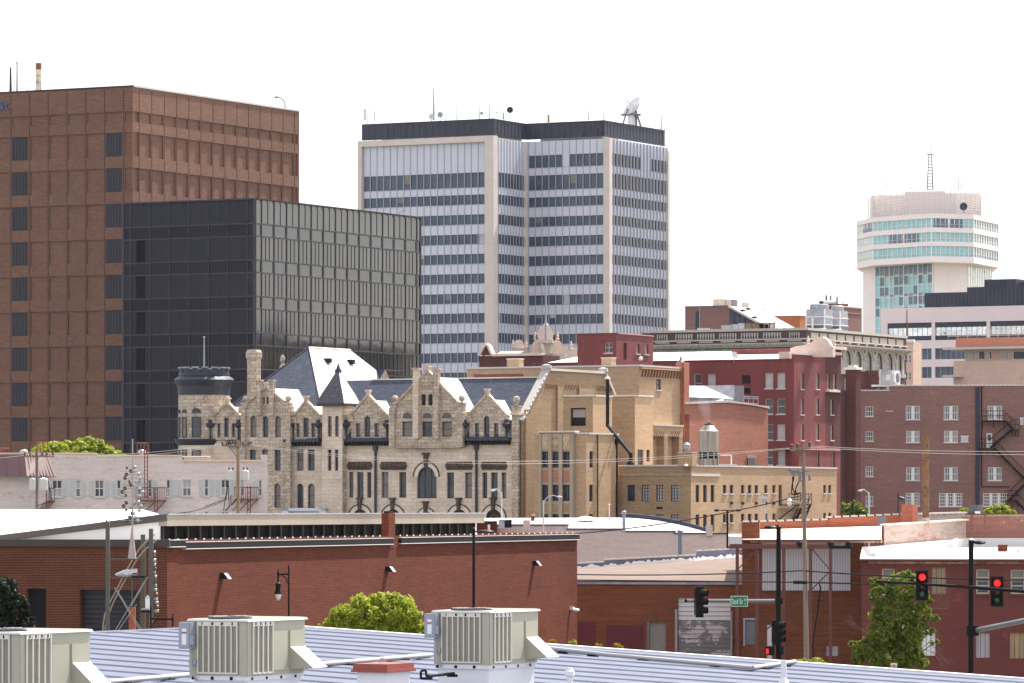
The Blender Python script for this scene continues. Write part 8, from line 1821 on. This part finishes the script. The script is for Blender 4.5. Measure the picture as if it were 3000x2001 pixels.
    b.beam(c+Vector((-.055, -.002, .055)), c+Vector((.055, -.002, -.055)), .016, .004, m_signr, up=(0, -1, 0)); b.build('prohibition_ring', S)
    o = text_mesh('sign_letter', 'P', .15, .002, m_blk); o.parent = S; o.location = c+Vector((0, .003, -.052))-Vector(t.location); o.rotation_euler = (math.radians(90), 0, 0); b = MB(); b.tube((c.x, d+.05, 0), (c.x, d+.05, r[3]), .03, .03, m_gal, 6); b.build('post', t)
m_pinkw = paint('faded white sign', C(232,214,208), .04, .5); m_signr = paint('faded sign red', C(170,54,54), .05, .5)
poles()
# ---------------------------------------------------------------- scrap metal sculpture
def sculpture():
    d = 180; s = d/F; t = thing('scrap_metal_sculpture', 'tall scrap metal sculpture with spinning cups, cone, cylinder and steel posts', 'sculpture', (pt(385, 0, d).x, d, 0))
    m_ol = paint('olive grey steel', C(84,86,78), .1, .6); m_wd = paint('bleached curved slat', C(170,150,128), .15, .8, streak=True); m_chr = paint('polished metal', C(190,192,196), .1, .22, .9); m_cup = paint('brass cup inside', C(120,100,76), .15, .45, .6); m_pipe = paint('rust orange pipe', C(172,92,58), .1, .8)
    ff = Fr(0, d, (1, 0), (0, -1))
    for x0, x1, y0, dd, cut in ((309, 321, 1521, 0, 11), (412, 425, 1566, 1.5, 0), (436, 448, 1549, -.3, 0)):
        b = MB(); f2 = Fr(0, d+dd, (1, 0), (0, -1)); r = f2.rect(x0, y0, x1, 1900); b.prism(f2, [(r[0], 0), (r[1], 0), (r[1], r[3]-cut*s), (r[0], r[3])], -.16, 0, m_ol); b.build('post', t)
    for x0, x1, y in ((321, 436, 1638), (321, 436, 1693)):
        b = MB(); b.beam(pt(x0, y, d), pt(x1, y, d), .1, .04, m_ol); b.beam(pt(x1, y, d), pt(420, y, d+1.5), .1, .04, m_ol); b.build('cross_beam', t)
    b = MB(); b.lathe(pt(387, 1637, d), [(18*s, 0), (16*s, 3*s), (4*s, 82*s), (3.5*s, 86*s)], m_polew, 4, math.pi/4); b.build('cone', t)
    b = MB(); b.tube(pt(388, 1553, d), pt(388.5, 1290, d), 2.6*s, 1.9*s, m_alu2, 8); b.lathe(pt(388.5, 1290, d), [(2.4*s, 0), (2.4*s, 4*s)], m_alu2, 8); b.build('mast', t)
    # hemispherical cups on rods
    tiers = [(1380, [(383, 1380, 0), (395, 1368, 1), (394, 1379, 1), (358+12, 1370, 2)]), (1390, [(370, 1390, 0), (406, 1388, 1)]), (1401, [(366, 1401, 0), (410, 1400, 1)]), (1421, [(377, 1411, 2), (400, 1410, 1), (383, 1421, 0), (393, 1420, 1)]),
             (1431, [(366, 1431, 0), (410, 1431, 1)]), (1441, [(357.5, 1441, 0), (418, 1441, 1)]), (1453, [(367, 1451, 2), (409, 1452, 1)]), (1473, [(370, 1473, 0), (406, 1471, 1)]), (1484, [(362, 1483, 0), (414, 1482, 1)]), (1495, [(368, 1494, 2), (408, 1495, 1)]),
             (1506, [(384, 1504, 2), (392, 1504, 1)]), (1515, [(380, 1515, 0), (397, 1515, 1)]), (1525, [(371, 1525, 0), (404, 1525, 1)])]
    for i, (y, cups) in enumerate(tiers):
        xs = [c[0] for c in cups]; b = MB(); b.tube(pt(min(xs)-(18 if i % 3 == 0 else 6), y, d), pt(max(xs)+(24 if i % 2 else 12), y, d), .012, .012, m_alu2, 5); b.build('rod', t)
        for x, yy, k in cups:
            b = MB(); R = 5.8*s; ax = [Vector((-.25, -1, 0)), Vector((.35, .9, .1)), Vector((-.9, -.35, 0))][k]
            prof = [(.01, -R)]+[(R*math.sin(a*math.pi/12), -R*math.cos(a*math.pi/12)) for a in range(1, 7)]+[(R*.92, .0)]+[(R*.9*math.sin(a*math.pi/12), -R*.86*math.cos(a*math.pi/12)) for a in (5, 4, 3, 2, 1)]+[(.01, -R*.86)]
            b.lathe(pt(x, yy, d), prof, m_cup if k != 1 else m_chr, 14, axis=ax); b.build('cup', t, smooth=True)
    b = MB(); c = pt(338, 1684, d-.1); e = pt(403, 1675, d-.1); ax = (e-c).normalized(); L = (e-c).length; b.lathe(c, [(3.2*s, 0), (4.5*s, L*.06), (7*s, L*.2), (11*s, L*.42), (11.2*s, L*.46), (11*s, L*.6), (11.3*s, L*.63), (11*s, L*.66), (10.6*s, L)], m_chr, 18, axis=ax); b.build('cylinder', t, smooth=False)
    b = MB(); post_ = pt(387, 1695, d); b.tube(post_, pt(387, 1785, d), 1.8*s, 1.8*s, m_ol, 8); b.build('support_rod', t)
    b = MB(); r = ff.rect(377, 1900, 398, 1779); c = pt(387.5, 1779, d); b.tube(Vector((c.x, d, 0)), c, 10.3*s, 10.3*s, m_pipe, 18); b.build('rusty_pipe', t)
    def curve(P, w, nm, m=m_wd):
        b = MB(); Q = []
        for i in range(len(P)-1):
            for k in range(5): u = k/5; Q.append((P[i][0]*(1-u)+P[i+1][0]*u, P[i][1]*(1-u)+P[i+1][1]*u))
        Q.append(P[-1]); 
        for A, B_ in zip(Q, Q[1:]): b.beam(pt(A[0], A[1], d+.4), pt(B_[0], B_[1], d+.4), w*s, .05, m, up=(0, -1, 0))
        b.build(nm, t)
    curve([(303, 1866), (301, 1835), (307, 1800), (320, 1768), (340, 1730), (360, 1690), (385, 1645), (410, 1605), (435, 1580), (453, 1566)], 4, 'curved_slat'); curve([(309, 1866), (308, 1835), (318, 1800), (332, 1765), (352, 1725), (374, 1686), (398, 1644), (422, 1612), (440, 1598), (458, 1582)], 4, 'curved_slat')
    for A, B_ in (((335, 1720), (418, 1862)), ((330, 1860), (425, 1700)), ((340, 1725), (425, 1862)), ((336, 1862), (400, 1770)), ((433, 1690), (385, 1775))):
        b = MB(); b.tube(pt(*A, d-.2), pt(*B_, d-.2), .015, .015, m_alu2, 5); b.build('guy_wire', t)
    random.seed(8); y = 1613
    for i in range(15):
        w = random.uniform(4.5, 6.5) if i < 10 else random.uniform(6, 8); x = 451+i*.55+random.uniform(-1.2, 1.2); h = random.uniform(9, 13); b = MB(); b.lathe(pt(x, y+h, d-.2), [(w*.55*s, 0), (w*s, h*.35*s), (w*.9*s, h*.5*s), (w*s, h*.8*s), (w*.8*s, h*.9*s)], (m_chr, m_cup, m_alu2)[i % 3], 10); b.build('hanging_pot', t); y += h+1.5
    b = MB(); c = pt(432, 1790, d-.5); r = Fr(0, d-.5, (1, 0), (0, -1)).rect(426, 1752, 438, 1787); f3 = Fr(0, d-.5, (1, 0), (0, -1)); b.box(f3, *r, -.15, 0, m_white); m_ = (r[0]+r[1])/2; b.prism(f3, [(r[0]-.02, r[3]), (r[1]+.02, r[3]), (m_+.02, r[3]+.14)], -.17, .02, m_chr); b.build('tin_house', t)
    b = MB(); b.box(f3, *f3.rect(414, 1795, 440, 1789), -.2, .1, m_blk)
    for i in range(6): c = f3.P(416+i*4, 1789, 0); b.lathe(c, [(.03, 0), (.04, .05), (.01, .1)], m_chr, 6)
    b.build('shelf', t); b = MB(); b.box(f3, *f3.rect(386, 1693, 425, 1687), -.2, .1, m_blk); b.build('shelf', t)
m_polew = paint('whitewashed wood', C(186,172,166), .14, .8, streak=True, c2=C(150,134,128)); m_alu2 = paint('dull aluminium', C(166,160,152), .08, .4, .5)
sculpture()
# ---------------------------------------------------------------- foliage
def leafmat(name, c1, c2, c3):
    m, nt, b = _mat(name); g = nt.nodes.new('ShaderNodeNewGeometry'); n1 = _noise(nt, g.outputs['Position'], 2.2, 4, .7); n2 = _noise(nt, g.outputs['Position'], 14.0, 2, .6)
    k = _ramp(nt, n1, .35, .65, c1, c2); k = _mix(nt, _ramp(nt, n2, .45, .7), k, c3); nt.links.new(k, b.inputs['Base Color']); b.inputs['Roughness'].default_value = .45; b.inputs['Specular IOR Level'].default_value = .4
    tr = nt.nodes.new('ShaderNodeBsdfTranslucent'); nt.links.new(k, tr.inputs['Color']); mx = nt.nodes.new('ShaderNodeMixShader'); mx.inputs[0].default_value = .5
    nt.links.new(b.outputs[0], mx.inputs[1]); nt.links.new(tr.outputs[0], mx.inputs[2]); nt.links.new(mx.outputs[0], nt.nodes['Material Output'].inputs['Surface']); return m
m_leaf = leafmat('bright leaves', C(104,126,30), C(160,172,44), C(200,202,70)); m_leafd = leafmat('green leaves', C(62,84,28), C(104,124,36), C(170,178,64)); m_leafy = leafmat('yellow leaves', C(150,130,30), C(186,150,40), C(140,150,40)); m_leafk = leafmat('leaves with painted shade', C(18,28,20), C(26,38,24), C(36,50,30)); m_bark = paint('bark', C(92,80,70), .2, .95)  # dark tree's shade and green leaf highlights are put into these colours
def tree(name, label, cat, blobs, d, n, size, mat, base=None, seed=1, group=None, ysq=1.0, trunk=.12, core=True):
    """blobs (px, py, rx px, rz px, weight): clumps of leaves round limbs that spring from one trunk"""
    random.seed(seed); s = d/F; R = random.Random(seed); bx = base if base is not None else blobs[0][0]; c0 = pt(bx, 0, d); t = thing(name, label, cat, (c0.x, d, 0), group); W = sum(b[4] for b in blobs)
    zmin = min(pt(0, b[1]+b[3]*.6, d).z for b in blobs); b = MB(); b.tube((c0.x, d, 0), (c0.x+.05, d, zmin), trunk, trunk*.75, m_bark, 8)
    for q in blobs: e = pt(q[0], q[1]+q[3]*.1, d); b.tube((c0.x+.05, d, zmin-.1), e, trunk*.5, trunk*.12, m_bark, 6)
    b.build('trunk', t); g = MB(); V, Fc = [], []; ph = [R.uniform(0, 6.28) for _ in range(12)]
    for (px, py, rx, rz_, wt) in blobs:
        c = pt(px, py, d); rx *= s; rz_ *= s; ry = (rx+rz_)/2*ysq; k = int(n*wt/W)
        # sub-clumps on the surface of the blob
        subs = []
        for j in range(max(6, k//45)):
            th = R.uniform(0, 6.283); u = R.uniform(-.75, 1); v = math.sqrt(max(0, 1-u*u)); rr = R.uniform(.62, 1.0); subs.append((Vector((math.cos(th)*v*rx*rr, math.sin(th)*v*ry*rr, u*rz_*rr)), R.uniform(.14, .26)*min(rx, rz_)+size*.5))
        for j in range(k):
            o, sr = subs[j % len(subs)]; w_ = Vector((R.gauss(0, 1), R.gauss(0, 1), R.gauss(0, .8))); w_ = w_.normalized()*sr*R.random()**.45; p = c+o+w_
            nrm = (w_.normalized()+Vector((R.gauss(0, .6), R.gauss(0, .6), R.gauss(.35, .5)))).normalized(); a = nrm.cross(Vector((R.random()-.5, R.random()-.5, R.random()-.5))).normalized(); bb = nrm.cross(a); L = size*R.uniform(.6, 1.25); w2 = L*.5
            i = len(V); V += [p-a*L, p-bb*w2, p+a*L, p+bb*w2]; Fc.append((i, i+1, i+2, i+3))
    me = bpy.data.meshes.new('crown'); o0 = ORG[t.name]; me.from_pydata([(v.x-o0.x, v.y-o0.y, v.z) for v in V], [], Fc); me.materials.append(mat); me.update(); o = bpy.data.objects.new('crown', me); COL.objects.link(o); o.parent = t; return t
tree('round_tree', 'round bright green tree between the two nearer air conditioners', 'tree', [(1080, 1805, 80, 62, 3), (1150, 1790, 75, 55, 3), (1010, 1830, 55, 55, 2), (1195, 1835, 48, 60, 2), (1100, 1850, 110, 60, 4), (1160, 1757, 22, 20, .6), (1060, 1765, 32, 24, .8), (985, 1800, 22, 22, .5), (1225, 1850, 26, 36, .8), (965, 1840, 22, 30, .5)], 150, 24000, .06, m_leaf, 1095, 3)
tree('street_tree', 'tall loose green tree before the red painted building', 'tree', [(2640, 1720, 52, 42, 2), (2585, 1745, 34, 40, 1.2), (2690, 1735, 34, 36, 1.2), (2620, 1800, 72, 50, 3), (2690, 1800, 34, 40, 1.4), (2590, 1860, 66, 46, 2.6), (2660, 1870, 52, 50, 2.4), (2540, 1905, 46, 34, 1.6), (2610, 1925, 80, 42, 3), (2680, 1935, 36, 36, 1.4), (2735, 1812, 20, 14, .3), (2510, 1930, 22, 18, .5), (2720, 1850, 18, 16, .3), (2560, 1708, 16, 16, .25), (2715, 1760, 18, 14, .25), (2740, 1880, 12, 12, .15), (2500, 1890, 14, 12, .2), (2655, 1685, 20, 14, .3), (2600, 1700, 18, 12, .25)], 212, 25000, .088, m_leafd, 2625, 5)
tree('shaded_tree', 'dark shaded evergreen before the door of the brick warehouse', 'tree', [(10, 1740, 40, 50, 2), (40, 1790, 46, 50, 2), (0, 1830, 60, 60, 2), (78, 1835, 26, 34, 1)], 185, 9000, .09, m_leafk, 20, 6)
tree('broad_tree', 'broad green tree crown rising behind the white brick building', 'tree', [(205, 1335, 120, 42, 4), (290, 1345, 85, 38, 3), (120, 1345, 70, 34, 2.2), (255, 1305, 60, 24, 1.6), (340, 1352, 50, 26, 1.5), (65, 1352, 40, 18, .9), (160, 1320, 50, 24, 1.2)], 470, 22000, .19, m_leaf, 210, 7, trunk=.35)
tree('small_tree', 'small green tree beside the slim lamp at the brown building', 'tree', [(2478, 1492, 14, 24, 1), (2505, 1490, 20, 26, 1.6), (2530, 1503, 18, 14, 1), (2490, 1510, 26, 14, 1)], 380, 3200, .14, m_leafd, 2500, 8)
tree('small_tree', 'pale green tree top behind the dark grey condenser', 'tree', [(2905, 1500, 26, 14, 1), (2935, 1494, 24, 18, 1.4), (2822, 1500, 14, 10, .5), (2955, 1506, 24, 10, .8)], 330, 3200, .12, m_leaf, 2920, 9)
tree('low_bush', 'low bush over the roof edge beside the tall wooden pole', 'bush', [(2352, 1947, 18, 16, 1), (2392, 1944, 24, 16, 1.3), (2420, 1952, 18, 8, .6)], 150, 2600, .055, m_leaf, 2380, 10)
for i, (x, y, rx, rz_, m, lb) in enumerate(((1620, 1882, 8, 12, m_leafy, 'small yellow sprig above the roof edge nearest the air conditioner'), (1679, 1885, 13, 14, m_leaf, 'small green shrub tip above the metal roof edge'), (1752, 1897, 9, 10, m_leafy, 'small yellow shrub tip right of the green one'), (1812, 1894, 11, 13, m_leafy, 'small yellow orange shrub tip, rightmost of four'))):
    tree('shrub_tip', lb, 'shrub', [(x, y, rx, rz_, 1), (x+rx*.3, y+rz_*.8, rx*.8, rz_*.6, .6)], 150, 420, .05, m, x, 20+i, 'shrub tips behind the metal roof', trunk=.02)
tree('shrub_tip', 'tiny green sprig left of the round tree', 'shrub', [(938, 1836, 8, 5, 1)], 150, 160, .05, m_leaf, 938, 30, trunk=.02)
def bare():
    d = 214; R = random.Random(5); t = thing('bare_branches', 'leafless twigs reaching over the red painted wall', 'branches', (pt(2700, 0, d).x, d, 0)); b = MB()
    def grow(p, ang, L, r, k):
        q = p+Vector((math.cos(ang)*L, R.uniform(-.1, .1), math.sin(ang)*L)); b.tube(p, q, r, r*.7, m_bark2, 4, False)
        if k: 
            for _ in range(3): grow(p.lerp(q, R.uniform(.4, 1)), ang+R.gauss(0, .55), L*R.uniform(.5, .75), r*.6, k-1)
    for x, y, a in ((2690, 1786, .05), (2700, 1790, .7), (2690, 1905, .6), (2700, 1900, -.3), (2560, 1875, 2.4), (2650, 1840, -1.0)): grow(pt(x, y, d), a, .85, .013, 4)
    b.build('twigs', t)
m_bark2 = paint('pale twig bark', C(112,86,80), .1, .9)
bare()
# ---------------------------------------------------------------- ground, streets, steam, haze
b = MB(); b.face([(-8000, -3000, 0), (8000, -3000, 0), (8000, 14000, 0), (-8000, 14000, 0)], paint('dusty ground', C(92,90,82), .15, .9, scale=.05))
b.build('ground', kind='structure', loc=(0, 0, 0))
m_asp = paint('asphalt', C(66,66,68), .12, .9, scale=.2); m_walk = paint('pavement concrete', C(168,164,156), .08, .9)
b = MB(); q = RF; b.face([q.p(-90, .004, -6), q.p(110, .004, -6), q.p(110, .004, -34), q.p(-90, .004, -34)], m_asp); b.build('road', kind='structure')
b = MB()
for n0, n1 in ((-2.5, -6), (-34, -37.5)): b.box(q, -90, 110, 0, .13, n0, n1, m_walk)
b.build('pavement', kind='structure')
b = MB()
for i in range(28): b.face([q.p(-85+i*7, .01, -19.9), q.p(-82+i*7, .01, -19.9), q.p(-82+i*7, .01, -20.1), q.p(-85+i*7, .01, -20.1)], m_white)
b.build('road_marking', kind='structure')
def volume(name, dens, color, aniso=0.0):
    m, nt, b_ = _mat(name); nt.nodes.remove(b_); v = nt.nodes.new('ShaderNodeVolumePrincipled'); v.inputs['Color'].default_value = color; v.inputs['Density'].default_value = dens; v.inputs['Anisotropy'].default_value = aniso
    nt.links.new(v.outputs[0], nt.nodes['Material Output'].inputs['Volume']); return m
b = MB(); c = pt(2076, 1246, 399); s_ = 399/F
b.lathe(c, [(6*s_, 0), (13*s_, 25*s_), (20*s_, 60*s_), (17*s_, 85*s_), (2*s_, 96*s_)], volume('steam vapour', .09, (1, 1, 1, 1)), 14, axis=(-.22, 0, 1)); b.build('steam', kind='stuff')
b = MB(); HZ = [(-420, -30), (420, -30), (420, 1400), (-420, 1400)]; b.hexa([Vector((x, y, -1)) for x, y in HZ]+[Vector((x, y, 142)) for x, y in HZ], volume('haze air', .000018, (.96, .95, 1.0, 1), .2)); b.build('haze', kind='stuff', loc=(0, 600, -1))
